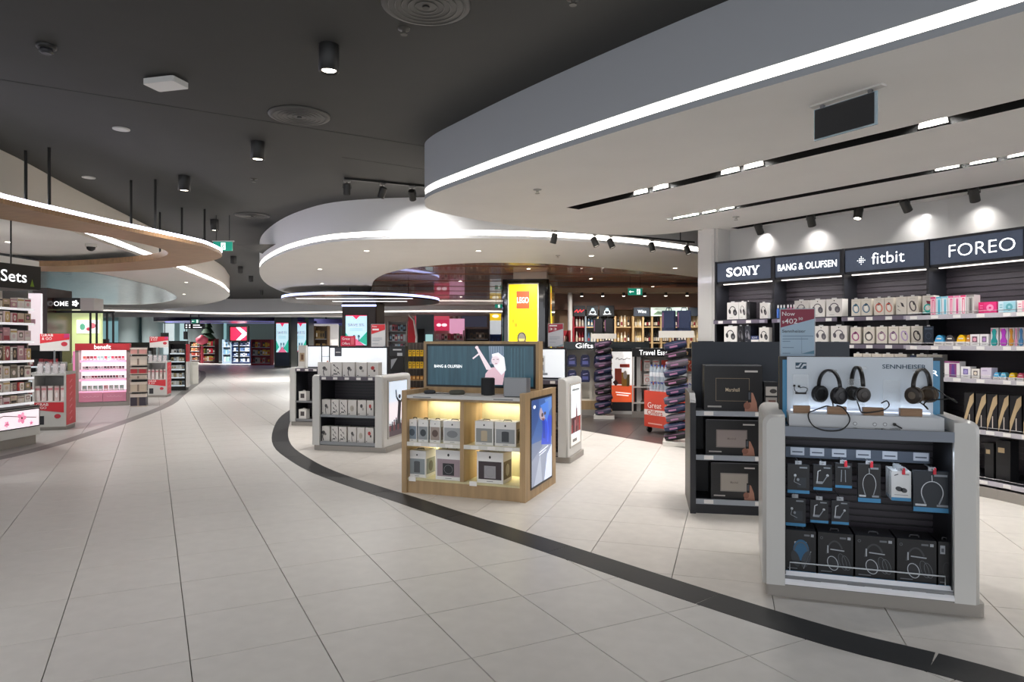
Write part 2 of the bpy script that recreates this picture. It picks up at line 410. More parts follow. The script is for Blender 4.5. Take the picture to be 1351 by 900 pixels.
# middle bulkhead round the walnut ceiling
EDGE_M = crv([(9.0, 19.5), (5.2, 14.6), (3.35, 12.7), (1.7, 11.5), (.3, 10.95), (-1.35, 10.85), (-2.74, 11.15), (-3.7, 12.0), (-4.65, 13.4), (-5.6, 15.3), (-6.5, 17.9), (-7.15, 20.5), (-7.5, 23.2), (-6.9, 24.6), (-5.1, 24.6)], 6)
IN_M = crv([(-5.1, 24.4), (-4.4, 21.5), (-3.55, 17.9), (-2.6, 15.7), (-1.5, 14.6), (-.3, 14.2), (1.4, 14.75), (4.5, 17.2), (9.0, 22)], 5)
EDGE_M = [tuple(p) for p in EDGE_M]; IN_M = [tuple(p) for p in IN_M]
def bulk2(name, edge, inner, m_fas, m_sof, m_led, z=SOF, lip=.05, led_w=.08, up=.35):
    b = MB(); zl = z+lip; zt = zl+led_w; rec = inset(edge, .05); n = len(edge)
    ribbon(b, edge, z, zl, m_fas); ribbon(b, edge, zt, CEIL, m_fas)
    for zz in (zl, zt): b.add([(*p, zz) for p in edge]+[(*p, zz) for p in rec], [(i, i+1, n+i+1, n+i) for i in range(n-1)], m_fas)
    fill(b, list(edge)+list(inner), [], z, m_sof); ribbon(b, inner, z, z+up, m_fas)
    ob = b.build(name, kind='structure'); q = MB(); ribbon(q, rec, zl, zt, m_led); q.build('led_strip', ob); return ob
mid_b = bulk2('ceiling_bulkhead_middle', list(reversed(EDGE_M)), list(reversed(IN_M)), M_FAS, M_SOF, M_LED)
# left bulkhead
EDGE_L = crv([(-5.6, -3), (-5.7, 2), (-5.85, 5.5), (-6.06, 8.1), (-6.53, 10.3), (-7.25, 14), (-7.9, 17.25), (-8.6, 20.3), (-9.35, 22.6), (-10.2, 24.8), (-12, 28), (-15.5, 32.5), (-25, 42)], 6)
EDGE_L = [tuple(p) for p in EDGE_L]
left_b = bulkhead('ceiling_bulkhead_left', EDGE_L, [(-25.5, 42), (-25.5, -3)], M_CREAM, M_SOF, m_led=M_LEDC, led_w=.09)
M_MIRROR = mat('mottled metal ceiling panel', 'c9ced2', .16, metal=.8, noise=.4, nscale=2.2, stretch=(4, 1, 1), bump=.6)
OV = crv([(-9.4, 12.4), (-9.75, 15.5), (-10.1, 18.3), (-10.9, 21.7), (-13.0, 26.5), (-16.5, 30), (-19.5, 28), (-18, 20), (-15, 14), (-11.5, 11)], 5, closed=True)
q = MB(); fill(q, OV, [], SOF-.012, M_MIRROR); ribbon(q, OV+[OV[0]], SOF-.012, SOF+.002, M_STEEL); q.build('mirror_ceiling_panel', left_b)
# walnut plank ceiling
wood = bpy.data.objects.new('ceiling_walnut', None); COL.objects.link(wood); wood['kind'] = 'structure'
zz = SOF+.14; y = 12.9; k = 0
PL = [1.65, 1.75, 1.9, 2.05, 2.0, 2.0, 2.1, 2.2, 2.3, 2.4, 2.6, 2.8]
for wd in PL:
    x0 = -1.9 if y < 15.5 else (-4.1 if y < 20 else -5.2)
    b = MB(); b.box(x0, 12, 0, wd-.3, zz, zz+.04, M_PLANK); b.build('ceiling_plank', wood, (0, y, 0), .05); y += wd; k += 1
b = MB(); b.face([(-5.3, 13.2, zz+.1), (-5.3, 40, zz+.1), (12.5, 40, zz+.1), (12.5, 13.2, zz+.1)], M_SLOT); b.build('plank_backing', wood)
# ================================================================== far walls
b = MB(); b.box(-38, 15, 56, 56.2, 0, CEIL, mat('pale teal wall', '9fb9bd', .5)); wall_far = b.build('wall_far', kind='structure')
b = MB(); b.box(9.2, 9.4, 4, 56, 0, CEIL, mat('shop wall right', '8a8480', .6)); b.build('wall_right', kind='structure')
b = MB(); b.box(-38, -37.8, 6, 56, 0, CEIL, mat('shop wall left', 'b9b2ab', .6)); b.build('wall_left', kind='structure')
# ================================================================== lamps and fittings on the dark ceiling
def cz(px, py, z): p = gp(px, py, z); return (p[0], p[1], z)
M_LENS = mat('lamp lens', 'fff4e2', .3, emit=7.0)
M_LENSD = mat('lamp lens dim', 'd8d2c6', .2, emit=.4)
def down_cylinder(x, y, label, pw, lit=True):
    t = thing('ceiling_downlight', label, 'downlight', (x, y, CEIL), 0, 'black cylinder downlights on the dark ceiling')
    b = MB(); b.lathe([(.078, 0), (.078, -.2), (.07, -.205), (.066, -.19)], M_BLK, 20); b.build('housing', t)
    b = MB(); b.cyl((0, 0, -.192), .055, .006, M_LENS if lit else M_LENSD, 16); b.build('lens', t)
    lamp('downlight_lamp', (0, 0, -.21), pw, .055, 130, parent=t)
for px, py, lab in ((434, 77, 'largest black cylinder downlight, nearest on the dark ceiling'), (340, 199, 'black cylinder downlight below the middle round vent'), (243, 242, 'black cylinder downlight above the tip of the oak ring'),
                    (283, 297, 'black cylinder downlight just above the green exit sign'), (308, 343, 'small black downlight to the right of the left bulkhead tip'), (331, 368, 'tiny far black downlight beside the middle bulkhead'), (317, 356, 'far black downlight between the two bulkhead tips'), (345, 386, 'farthest tiny black downlight on the dark ceiling')):
    x, y, z = cz(px, py, CEIL-.1); down_cylinder(x, y, lab, 44 if y < 6 else 24)
for x, y, lab in ((-3.2, 3.0, 'added unseen black cylinder downlight over the near corridor'), (-1.0, .8, 'added unseen black cylinder downlight close to the viewpoint')): down_cylinder(x, y, lab, 18)  # extra lamps out of view, added to light the near floor
def vent(px, py, lab):
    x, y, z = cz(px, py, CEIL); t = thing('round_vent', lab, 'air vent', (x, y, CEIL), 0, 'round ceiling diffusers')
    b = MB(); b.lathe([(.27, 0), (.3, 0), (.3, -.012), (.27, -.02)], mat('vent grey', '4c4b49', .5), 36); b.build('rim', t)
    b = MB(); b.cyl((0, 0, -.004), .268, .003, M_SLOT, 30); b.build('throat', t)
    for r in (.06, .105, .15, .195, .24):
        b = MB(); b.lathe([(r, -.005), (r+.014, -.026), (r+.019, -.026), (r+.006, -.005)], mat('vent grey', '6c6c6a', .5), 30); b.build('ring', t)
    b = MB(); b.cyl((0, 0, -.03), .025, .026, M_BLK, 14); b.build('hub', t)
vent(395, 152, 'round ringed air vent in the middle of the dark ceiling'); vent(562, 5, 'large round air vent cut by the top picture edge'); vent(333, 284, 'small far round air vent beside the middle bulkhead')
x, y, z = cz(219, 105, CEIL); t = thing('access_point', 'white rectangular wireless box fixed on the dark ceiling', 'ceiling box', (x, y, CEIL), -.25)
b = MB(); b.rbox(-.155, .155, -.1, .1, -.06, -.012, mat('white plastic', 'e4e4e2', .4), .02); b.build('case', t); b = MB(); b.box(-.12, .12, -.07, .07, -.012, 0, M_BLK); b.build('bracket', t)
x, y, z = cz(61, 60, CEIL); t = thing('smoke_detector', 'dark round smoke detector at far upper left', 'smoke detector', (x, y, CEIL))
b = MB(); b.lathe([(.07, 0), (.07, -.02), (.055, -.03)], M_BLK, 18); b.build('base', t); b = MB(); b.lathe([(.045, -.03), (.05, -.05), (.03, -.065)], M_DARK, 18); b.build('sensor', t)
for px, py, lab in ((160, 170, 'white flush disc speaker left of the downlights'), (117, 234, 'white flush disc speaker above the left oak ring rods')):
    x, y, z = cz(px, py, CEIL); b = MB(); b.lathe([(.085, 0), (.085, -.008), (.05, -.014), (.02, -.008)], C('c9c9c6'), 20); tag(b.build('disc_speaker', None, (x, y, CEIL)), lab, 'ceiling speaker', 'flush disc speakers')
def sprinkler(px, py, z, lab, col='55534f'):
    x, y, _ = cz(px, py, z); t = thing('sprinkler', lab, 'sprinkler', (x, y, z)); m = mat('sprinkler '+col, col, .4, metal=.6)
    b = MB(); b.lathe([(.045, 0), (.045, -.006), (.012, -.012), (.012, -.03)], m, 16); b.build('escutcheon', t); b = MB(); b.cyl((0, 0, -.045), .025, .004, m, 14); b.box(-.014, -.01, -.003, .003, -.042, -.01, m); b.box(.01, .014, -.003, .003, -.042, -.01, m); b.build('deflector', t)
sprinkler(533, 38, CEIL, 'dark sprinkler head below the top edge vent'); sprinkler(335, 236, CEIL, 'tiny dark sprinkler right of a black downlight')
sprinkler(756, -2, CEIL, 'dark sprinkler head at the top edge near the grey fascia')
sprinkler(709, 250, SOF, 'pale sprinkler in white soffit near rounded bulkhead tip', 'a8a6a2'); sprinkler(971, 286, SOF, 'pale sprinkler in white soffit beside the track lamps', 'a8a6a2'); sprinkler(736, 337, SOF, 'pale sprinkler under the middle white bulkhead', 'a8a6a2')
# ---- track lights
def spot_head(t, p, yaw, tilt, power, lit=False, sc=1.0):
    """adapter, yoke and can hanging under a rail point p (world offsets from the rail root)"""
    r = Matrix.Translation(p) @ Matrix.Rotation(yaw, 4, 'Z')
    g = MB(); g.box(-.045, .045, -.018, .018, -.03, 0, mat('grey adapter', '8c8a86', .4)); q = MB(); q.merge(g, r); q.build('adapter', t)
    g = MB(); g.tube([(0, 0, -.03), (0, 0, -.06)], .008, M_BLK); g.tube([(-.055, 0, -.12), (-.055, 0, -.065), (.055, 0, -.065), (.055, 0, -.12)], .006, M_BLK); q = MB(); q.merge(g, r); q.build('yoke', t)
    c = r @ Matrix.Translation((0, 0, -.12)) @ Matrix.Rotation(tilt, 4, 'X')
    g = MB(); g.lathe([(.03, .07), (.05, .06), (.05, -.085), (.046, -.09), (.042, -.08)], mat('charcoal can', '232220', .4), 18); q = MB(); q.merge(g, c); can = q.build('lamp_can', t)
    g = MB(); g.cyl((0, 0, -.083), .04, .004, M_LENS if lit else M_LENSD, 16); q = MB(); q.merge(g, c); q.build('lens', t)
    if power:
        w = c @ Vector((0, 0, -.1)); lamp('track_lamp', w, power, .04, 110, rot=c.to_euler(), parent=t)
def track(name, lab, a, b, z, heads, grp=None):
    fr, L = seg_frame(a, b); t = thing(name, lab, 'track light', (a[0], a[1], z), fr.rz, grp)
    q = MB(); q.box(0, L, -.018, .018, -.03, 0, M_BLK); q.build('rail', t)
    if z < SOF+.2 and z > SOF+.11:
        for u in (.1, .5, .9): q = MB(); q.tube([(u*L, 0, 0), (u*L, 0, CEIL-z)], .008, M_BLK, 6); q.build('hanger', t)
    for (u, yaw, tilt, pw, lit) in heads: spot_head(t, Vector((u*L, 0, -.03)), yaw, tilt, pw, lit)
track('track_light', 'short black track with four spots on the dark ceiling', (-2.33, 9.55), (-1.1, 10.1), CEIL, [(.03, 0, 0.15, 30, 0), (.4, .5, .5, 24, 0), (.72, -.5, .75, 24, 0), (.9, 0, .1, 0, 0)])
track('track_light', 'black track with five spots between the two white bulkheads', (.4, 10.5), (3.2, 12.1), 3.28, [(.09, .3, .3, 30, 1), (.33, .6, -.4, 30, 0), (.43, .6, -.4, 0, 0), (.7, .3, -.25, 30, 0), (.95, .3, -.4, 0, 0)])
track('track_light', 'black track with spots in the slot above the brand signs', (3.25, 9.82), (5.46, 6.56), SOF+.1, [(.08, 0, .6, 1.6, 0), (.28, .2, .5, 1.6, 0), (.44, 0, -.3, 14, 1), (.58, -.2, .6, 1.6, 0), (.76, .1, .5, 1.6, 0), (.93, 0, .6, 1.6, 0)])
# ---- recessed lamps in the soffit slots
def slot_lamp(s, u, lab, pw=45):
    a, b, w = SLOTS[s]; fr, L = seg_frame(a, b); p = fr.pt(u*L, 0)
    t = thing('recessed_downlight', lab, 'downlight', (p[0], p[1], SOF+.135), fr.rz, 'white recessed lamps in the soffit slots')
    q = MB(); h = w/2-.004
    prof = [(.105*math.cos(i*PI/10), .1*math.sin(i*PI/10)-.12) for i in range(11)]
    q.prism([(x, h, z) for x, z in prof], [(x, h-.012, z) for x, z in prof], mat('painted light scallop', 'f4f0e8', .4, emit=.25)); q.build('light_scallop', t)  # glowing half-moon stands in for the light scallop on the slot wall
    q = MB(); q.cyl((0, 0, -.03), .05, .02, M_LENS, 16); q.build('lens', t); lamp('recessed_lamp', (0, 0, -.035), pw, .05, 140, parent=t)
k = 0
for s, us in ((0, (.16, .205, .34, .38, .62, .82)), (1, (.02, .055, .1, .145, .56, .61, .66, .85))):
    for i, u in enumerate(us): slot_lamp(s, u, '%s recessed lamp from the far end of the %s black soffit slot' % (ORD[i], ('longer', 'shorter')[s]), (26, 22)[s])
# ---- hanging exit sign seen from its dark back
fr, L = seg_frame(gp(1076, 147, SOF-.04), gp(1156, 122, SOF-.04)); t = thing('exit_sign', 'dark exit sign panel hanging from the right white soffit', 'exit sign', (fr.ox, fr.oy, SOF), fr.rz)
b = MB(); b.box(-.03, L+.05, -.03, .03, -.012, 0, C('d5d3cf')); b.build('mount', t); b = MB(); b.box(-.008, L+.008, -.006, .006, -.245, -.03, mat('pale acrylic edge', 'b8d4e4', .15, alpha=.55)); b.build('acrylic_panel', t)
b = MB(); b.box(0, L-.008, -.01, -.006, -.235, -.036, mat('sign back film', '1d1f22', .5)); b.build('film', t)
for u in (.04, L-.05): b = MB(); b.box(u, u+.025, -.012, .012, -.034, -.01, M_STEEL); b.build('clip', t)
def exit_sign(px, py, Y, w, lab, rz=0., man=True, arrow=False, top=CEIL):
    x = (px-CX)*Y/F; z = H-(py-HY)*Y/F; t = thing('exit_sign', lab, 'exit sign', (x, Y, z), rz); h = w*.48
    b = MB(); b.box(-w/2, w/2, -.01, .02, -h/2, h/2, mat('exit green', '0f8a72', .4, emit=.55)); b.build('panel', t)
    b = MB(); wm = E('e8f4ee', 1.2)
    if arrow: b.pline([(-.04*w/.4, 0), (-.15*w/.4, 0)], .02*w/.4, wm, -.012); b.pp([(-.18*w/.4, 0), (-.13*w/.4, -.04*w/.4), (-.13*w/.4, .04*w/.4)], wm, -.012)
    k = w/.4; o = .08*k if arrow else 0
    b.pr(o-.035*k, o+.06*k, -.075*k, .075*k, wm, -.011); gm = mat('exit green', '0f8a72')
    b.pd(o+.022*k, .05*k, .012*k, .012*k, gm, -.013); b.pline([(o+.015*k, .035*k), (o+.0*k, -.01*k), (o+.02*k, -.03*k), (o+.01*k, -.065*k)], .014*k, gm, -.013); b.pline([(o+.0*k, -.01*k), (o-.02*k, -.035*k), (o-.035*k, -.035*k)], .012*k, gm, -.013); b.pline([(o+.04*k, .0), (o+.012*k, .025*k), (o-.02*k, .005*k)], .01*k, gm, -.013)
    b.build('pictogram', t); b = MB(); b.box(-w/2-.02, w/2+.03, -.012, .022, h/2, h/2+.02, C('c8c8c6')); b.build('mount', t)
    b = MB()
    for u in (-w*.35, w*.35): b.tube([(u, 0, h/2+.02), (u, 0, top-z)], .006, M_BLK, 5)
    b.build('hanger', t)
exit_sign(294, 325, 12.4, .34, 'green running man exit sign beside the oak ring tip')
exit_sign(838, 385, 19.5, .4, 'green exit sign with left arrow under the walnut ceiling', arrow=True, top=SOF+.14)
exit_sign(658, 404, 27, .3, 'small green exit sign left of the yellow column', top=SOF+.14)
exit_sign(258, 424, 40, .45, 'tiny far green exit sign above the black direction board', arrow=True)
# ---- floating oak ring
RO = crv([(-6.6, 5.6), (-5.45, 6.6), (-5.2, 7.6), (-5.0, 8.7), (-4.72, 9.9), (-4.66, 10.6), (-4.95, 11.7), (-6.1, 12.9), (-7.4, 13.7), (-9.0, 14.1), (-10.8, 13.2), (-11.3, 10.5), (-10.2, 7.4), (-8.4, 5.6)], 6, closed=True)
RI = crv([(-7.0, 6.7), (-6.25, 7.3), (-5.95, 8.0), (-5.78, 8.6), (-5.5, 9.4), (-5.38, 10.4), (-5.6, 11.2), (-6.3, 12.0), (-7.4, 12.6), (-8.8, 13.0), (-9.9, 12.3), (-10.2, 10.5), (-9.4, 8.1), (-8.2, 6.8)], 6, closed=True)
t = thing('ceiling_ring', 'floating oak ring with lit edge hung on black rods at left', 'ceiling ring', (0, 0, 0))
b = MB(); zr = 2.95; fill(b, RO, [RI], zr, M_WOODR); fill(b, RO, [RI], zr+.1, M_WHITE, down=False); ribbon(b, RI+[RI[0]], zr, zr+.1, M_WOODR); ribbon(b, RO+[RO[0]], zr, zr+.055, M_WOODR); b.build('oak_body', t)
b = MB(); ribbon(b, RO+[RO[0]], zr+.055, zr+.1, mat('ring led', 'e9e6ff', .4, emit=11.0)); b.build('led_edge', t)
for px, py in ((34, 199), (65, 195), (173, 238), (205, 237), (240, 274), (270, 276), (211, 280)):
    x, y, z = cz(px, py, CEIL); b = MB(); b.tube([(x, y, zr+.1), (x, y, CEIL)], .018, M_BLK, 8); b.build('rod', t)
x, y, z = cz(120, 322, SOF); t = thing('dome_camera', 'small dark dome camera under the left white soffit', 'camera', (x, y, SOF))
b = MB(); b.cyl((0, 0, -.05), .09, .05, C('d8d4ce'), 16); b.build('base', t); b = MB(); b.lathe([(.07, -.05), (.06, -.09), (.03, -.115), (.005, -.12)], mat('black dome', '15161a', .1), 16); b.build('dome', t)
# ---- walnut ellipse over the far column
t = thing('ceiling_ellipse', 'floating walnut ellipse with blue lit rim over the brown column', 'ceiling ring', (-4.9, 22.6, 2.83))
el = [(4.45*math.cos(2*PI*i/48)*.56, 2.9*math.sin(2*PI*i/48)) for i in range(48)]
b = MB(); fill(b, el, [], 0, mat('dark walnut', '4a3128', .35, noise=.3, nscale=3)); fill(b, el, [], .12, M_WHITE, down=False); ribbon(b, el+[el[0]], 0, .05, mat('dark walnut', '4a3128')); b.build('walnut_body', t)
b = MB(); ribbon(b, el+[el[0]], .05, .12, mat('blue white led', 'b9c4ff', .4, emit=2.2)); b.build('led_rim', t)
b = MB(); b.box(-1.6, 1.9, -1.9, -1.75, -.01, 0, E('ffffff', 1.2)); b.box(-.9, 1.5, -.4, -.25, -.01, 0, E('ffffff', 1.2)); b.build('light_slot', t)
for u, v in ((-1.5, 0), (1.5, 0), (0, -1.8), (0, 1.8)): b = MB(); b.tube([(u, v, .12), (u, v, CEIL-2.83-.0)], .012, M_BLK, 6); b.build('rod', t)
# general store downlights set flush in the soffits (seen as small pale discs)
k = 0
def flush(x, y, z, pw, lab, grp='flush round lamps in the ceilings'):
    t = thing('flush_downlight', lab, 'downlight', (x, y, z), 0, grp)
    b = MB(); b.lathe([(.06, 0), (.06, -.006), (.048, -.008)], C('d9d6d0'), 18); b.build('trim', t); b = MB(); b.cyl((0, 0, -.009), .045, .004, M_LENS, 14); b.build('lens', t); lamp('flush_lamp', (0, 0, -.015), pw, .045, 150, parent=t)
LMB = 'flush round lamp in the left white soffit, %s from the front'
for i, (x, y) in enumerate(((-7.6, 9.2), (-8.2, 11.2), (-9.0, 15.6), (-8.9, 18.8), (-11.2, 23.5), (-7.4, 5.5), (-13.5, 12), (-16, 22))): flush(x, y, SOF, 84, LMB % ORD[i])
bx_ = lambda p: p[0]/p[1]
for i, (x, y) in enumerate(sorted(((-2.6, 12.3), (-.6, 12.3), (1.5, 13.0), (-4.3, 15.4), (-5.3, 19.2), (-5.9, 22.6), (3.6, 15.2)), key=bx_)): flush(x, y, SOF, 62, 'flush round lamp in the middle white soffit, %s from left' % ORD[i])
for i, (x, y) in enumerate(sorted(((.4, 16.6), (4.0, 17.2), (2.2, 19.2), (-1.5, 20), (4.5, 22), (1.0, 24.5), (6.5, 19), (-2, 27), (3, 29)), key=bx_)): flush(x, y, SOF+.135, 170, 'flush round lamp among the walnut planks, %s from left' % ORD[i])
for i, (x, y) in enumerate(sorted(((-9.0, 28), (-13, 43), (-18, 46), (-8, 43), (-24, 49), (-29, 50), (-4, 44)), key=bx_)): flush(x, y, CEIL, 620, 'flush round lamp on the far dark ceiling, %s from left' % ORD[i])
# ================================================================== product meshes
_PM = {}
def pm(key, fn):
    if key not in _PM: b = MB(); fn(b); _PM[key] = b.mesh(key[0])
    return _PM[key]
CR = lambda: mat('cream carton', 'ddd6cb', .5)
def hang_tab(b, w, h, y=.0): b.box(-w*.16, w*.16, y, y+.002, h, h+.014, mat('clear tab', 'cfcfcf', .3))
def box_watch(w, h, d, col, kind):
    def fn(b):
        b.box(-w/2, w/2, 0, d, 0, h, CR()); hang_tab(b, w, h); k = C(col)
        if kind == 'watch':
            b.pring(0, h*.42, w*.37, h*.27, w*.1, k, tilt=.25); b.pp([(-w*.3, h*.6), (0, h*.55), (w*.2, h*.66), (-.02*w, h*.74)], C('2a2528')); b.pd(0, h*.42, w*.17, h*.16, C('f2eee6'))
        elif kind == 'band':
            b.pring(0, h*.45, w*.32, h*.31, w*.12, k, tilt=.3); b.pp([(-w*.05, h*.74), (w*.16, h*.7), (w*.2, h*.5), (w*.06, h*.52)], C('1f1c1e'))
        elif kind == 'clip':
            b.pp([(-w*.1, h*.7), (w*.15, h*.62), (w*.3, h*.4), (w*.05, h*.46)], C('3a3538')); b.pline([(-w*.35, h*.3), (-w*.1, h*.2)], w*.05, k); b.pline([(-w*.35, h*.5), (-w*.2, h*.42)], w*.06, k)
        elif kind == 'teal':
            b.pr(-w/2, w/2, 0, h*.12, C('12897f')); b.pring(-w*.05, h*.32, w*.36, h*.22, w*.12, C('1fb0a4'), tilt=-.5); b.pp([(-w*.2, h*.72), (w*.3, h*.68), (w*.4, h*.45), (-.05*w, h*.5)], C('8f2a3c')); b.pp([(-w*.35, h*.5), (-w*.2, h*.58), (w*.1, h*.25), (-.05*w, h*.2)], C('e8ece8'))
        elif kind == 'card':
            pass
        b.pline([(-w*.3, h*.88), (w*.25, h*.88)], h*.012, C('9a948c'))
    return pm(('watch_box', w, h, d, col, kind), fn)
def card_pack(w, h, d, body, k2, k3):
    def fn(b):
        b.box(-w/2, w/2, 0, d, 0, h, C(body)); hang_tab(b, w, h); b.pr(-w*.4, w*.4, h*.82, h*.9, C(k2)); b.pring(0, h*.45, w*.3, h*.2, w*.07, C(k3)); b.pline([(-w*.3, h*.12), (w*.3, h*.12)], h*.03, C(k2))
    return pm(('card_pack', w, h, d, body, k2, k3), fn)
def hp_print(b, w, h, k, cx=0., cz=None, s=1.):
    cz = h*.48 if cz is None else cz
    b.pring(cx, cz, w*.3*s, h*.3*s, w*.06*s, k, a0=.2, a1=PI-.2, n=12, tilt=.15)
    b.pd(cx-w*.26*s, cz-h*.02*s, w*.1*s, h*.15*s, k, tilt=.2); b.pd(cx+w*.2*s, cz-h*.08*s, w*.17*s, h*.19*s, k, tilt=.2)
def box_hp(w, h, d, body, ink, dot=False, side=None):
    def fn(b):
        b.box(-w/2, w/2, 0, d, 0, h, C(body)); hang_tab(b, w, h); hp_print(b, w, h, C(ink)); b.pd(.2*w, .36*h, w*.07, h*.09, C('77757a'), y=-.0018)
        if dot: b.pd(0, h*.9, w*.04, w*.04, C('222222'))
        b.pline([(-w*.3, h*.1), (0, h*.1)], h*.02, C('8c8a88'))
    return pm(('headphone_box', w, h, d, body, ink, dot), fn)
def colour_box(w, h, d, body, c2, c3, style=0):
    def fn(b):
        b.box(-w/2, w/2, 0, d, 0, h, C(body))
        if style == 0: b.pr(-w*.18, w*.3, h*.06, h*.86, C(c2)); b.pp([(-w*.05, h*.1), (w*.2, h*.1), (w*.14, h*.8), (0, h*.8)], C(c3)); b.pr(-w/2, w/2, h*.9, h, C(c2))
        elif style == 1: b.pr(-w*.2, w/2, h*.05, h*.95, C(c2)); b.pd(w*.14, h*.5, w*.2, h*.3, C(c3)); b.pd(w*.14, h*.5, w*.07, h*.1, C(c2), y=-.002); b.pline([(-w*.42, h*.7), (-w*.25, h*.7)], h*.06, C(c3)); b.pline([(-w*.42, h*.5), (-w*.25, h*.5)], h*.06, C(c3))
        elif style == 2: b.pr(-w*.28, w*.28, h*.34, h*.82, C(c2)); b.pd(0, h*.56, w*.2, h*.16, C(c3)); b.pline([(-w*.25, h*.18), (w*.25, h*.18)], h*.05, C('b5b0b0'))
        elif style == 3: b.pp([(-w*.5, 0), (w*.1, h*.55), (w*.5, h*.75), (w*.5, h), (w*.1, h*.9), (-w*.5, h*.3)], C(c2)); b.pline([(w*.05, h*.08), (w*.05, h*.4)], w*.08, C(c3))
        elif style == 4: b.pr(-w*.42, w*.42, h*.1, h*.4, C(c2)); b.pr(-w*.35, w*.1, h*.7, h*.82, C(c3))
        elif style == 5: b.pr(-w*.5, w*.5, h*.72, h*.86, C(c2)); b.pd(0, h*.4, w*.25, h*.18, C(c3))
    return pm(('carton', w, h, d, body, c2, c3, style), fn)
def dome_pack(w, h, d, col):
    def fn(b):
        b.box(-w/2, w/2, 0, d, 0, h*.4, C('e6e2df')); n = 12
        pts = [(w*.46*math.cos(i*PI/n), h*.4+h*.6*math.sin(i*PI/n)) for i in range(n+1)]
        b.prism([(x, d*.85, z) for x, z in pts], [(x, d*.1, z) for x, z in pts], C(col, .25)); b.pline([(-w*.3, h*.2), (w*.3, h*.2)], h*.05, C('9a9696'))
        b.pline([(-w*.25, h*.68), (w*.25, h*.68)], h*.1, C('f0e8d8'), y=d*.1-.001)
    return pm(('dome_pack', w, h, d, col), fn)
def brush_pack(w, h, d, col):
    def fn(b):
        b.box(-w/2, w/2, .004, d, 0, h, C('d9d3d6')); b.box(-w/2, w/2, 0, d, 0, h*.08, C('f0ecec'))
        z = [0, .1, .3, .45, .6, .8, .95]; r = [.16, .34, .4, .2, .16, .28, .1]
        pts = [(w*r[i], h*z[i]) for i in range(7)]; o = [(x, zz) for x, zz in pts]+[(-x, zz) for x, zz in reversed(pts)]
        b.prism([(x, .004, zz) for x, zz in o], [(x, -.006, zz) for x, zz in o], C(col, .3)); b.pr(-w*.45, -w*.2, h*.8, h*.95, C('d86a9a'), y=.003)
    return pm(('brush_pack', w, h, d, col), fn)
def mini_bottle(r, h, col, cap):
    def fn(b): b.lathe([(r, 0), (r, h*.62), (r*.5, h*.76), (r*.4, h*.78)], C(col, .2), 12); b.lathe([(r*.55, h*.78), (r*.55, h)], C(cap, .3), 12)
    return pm(('bottle', r, h, col, cap), fn)

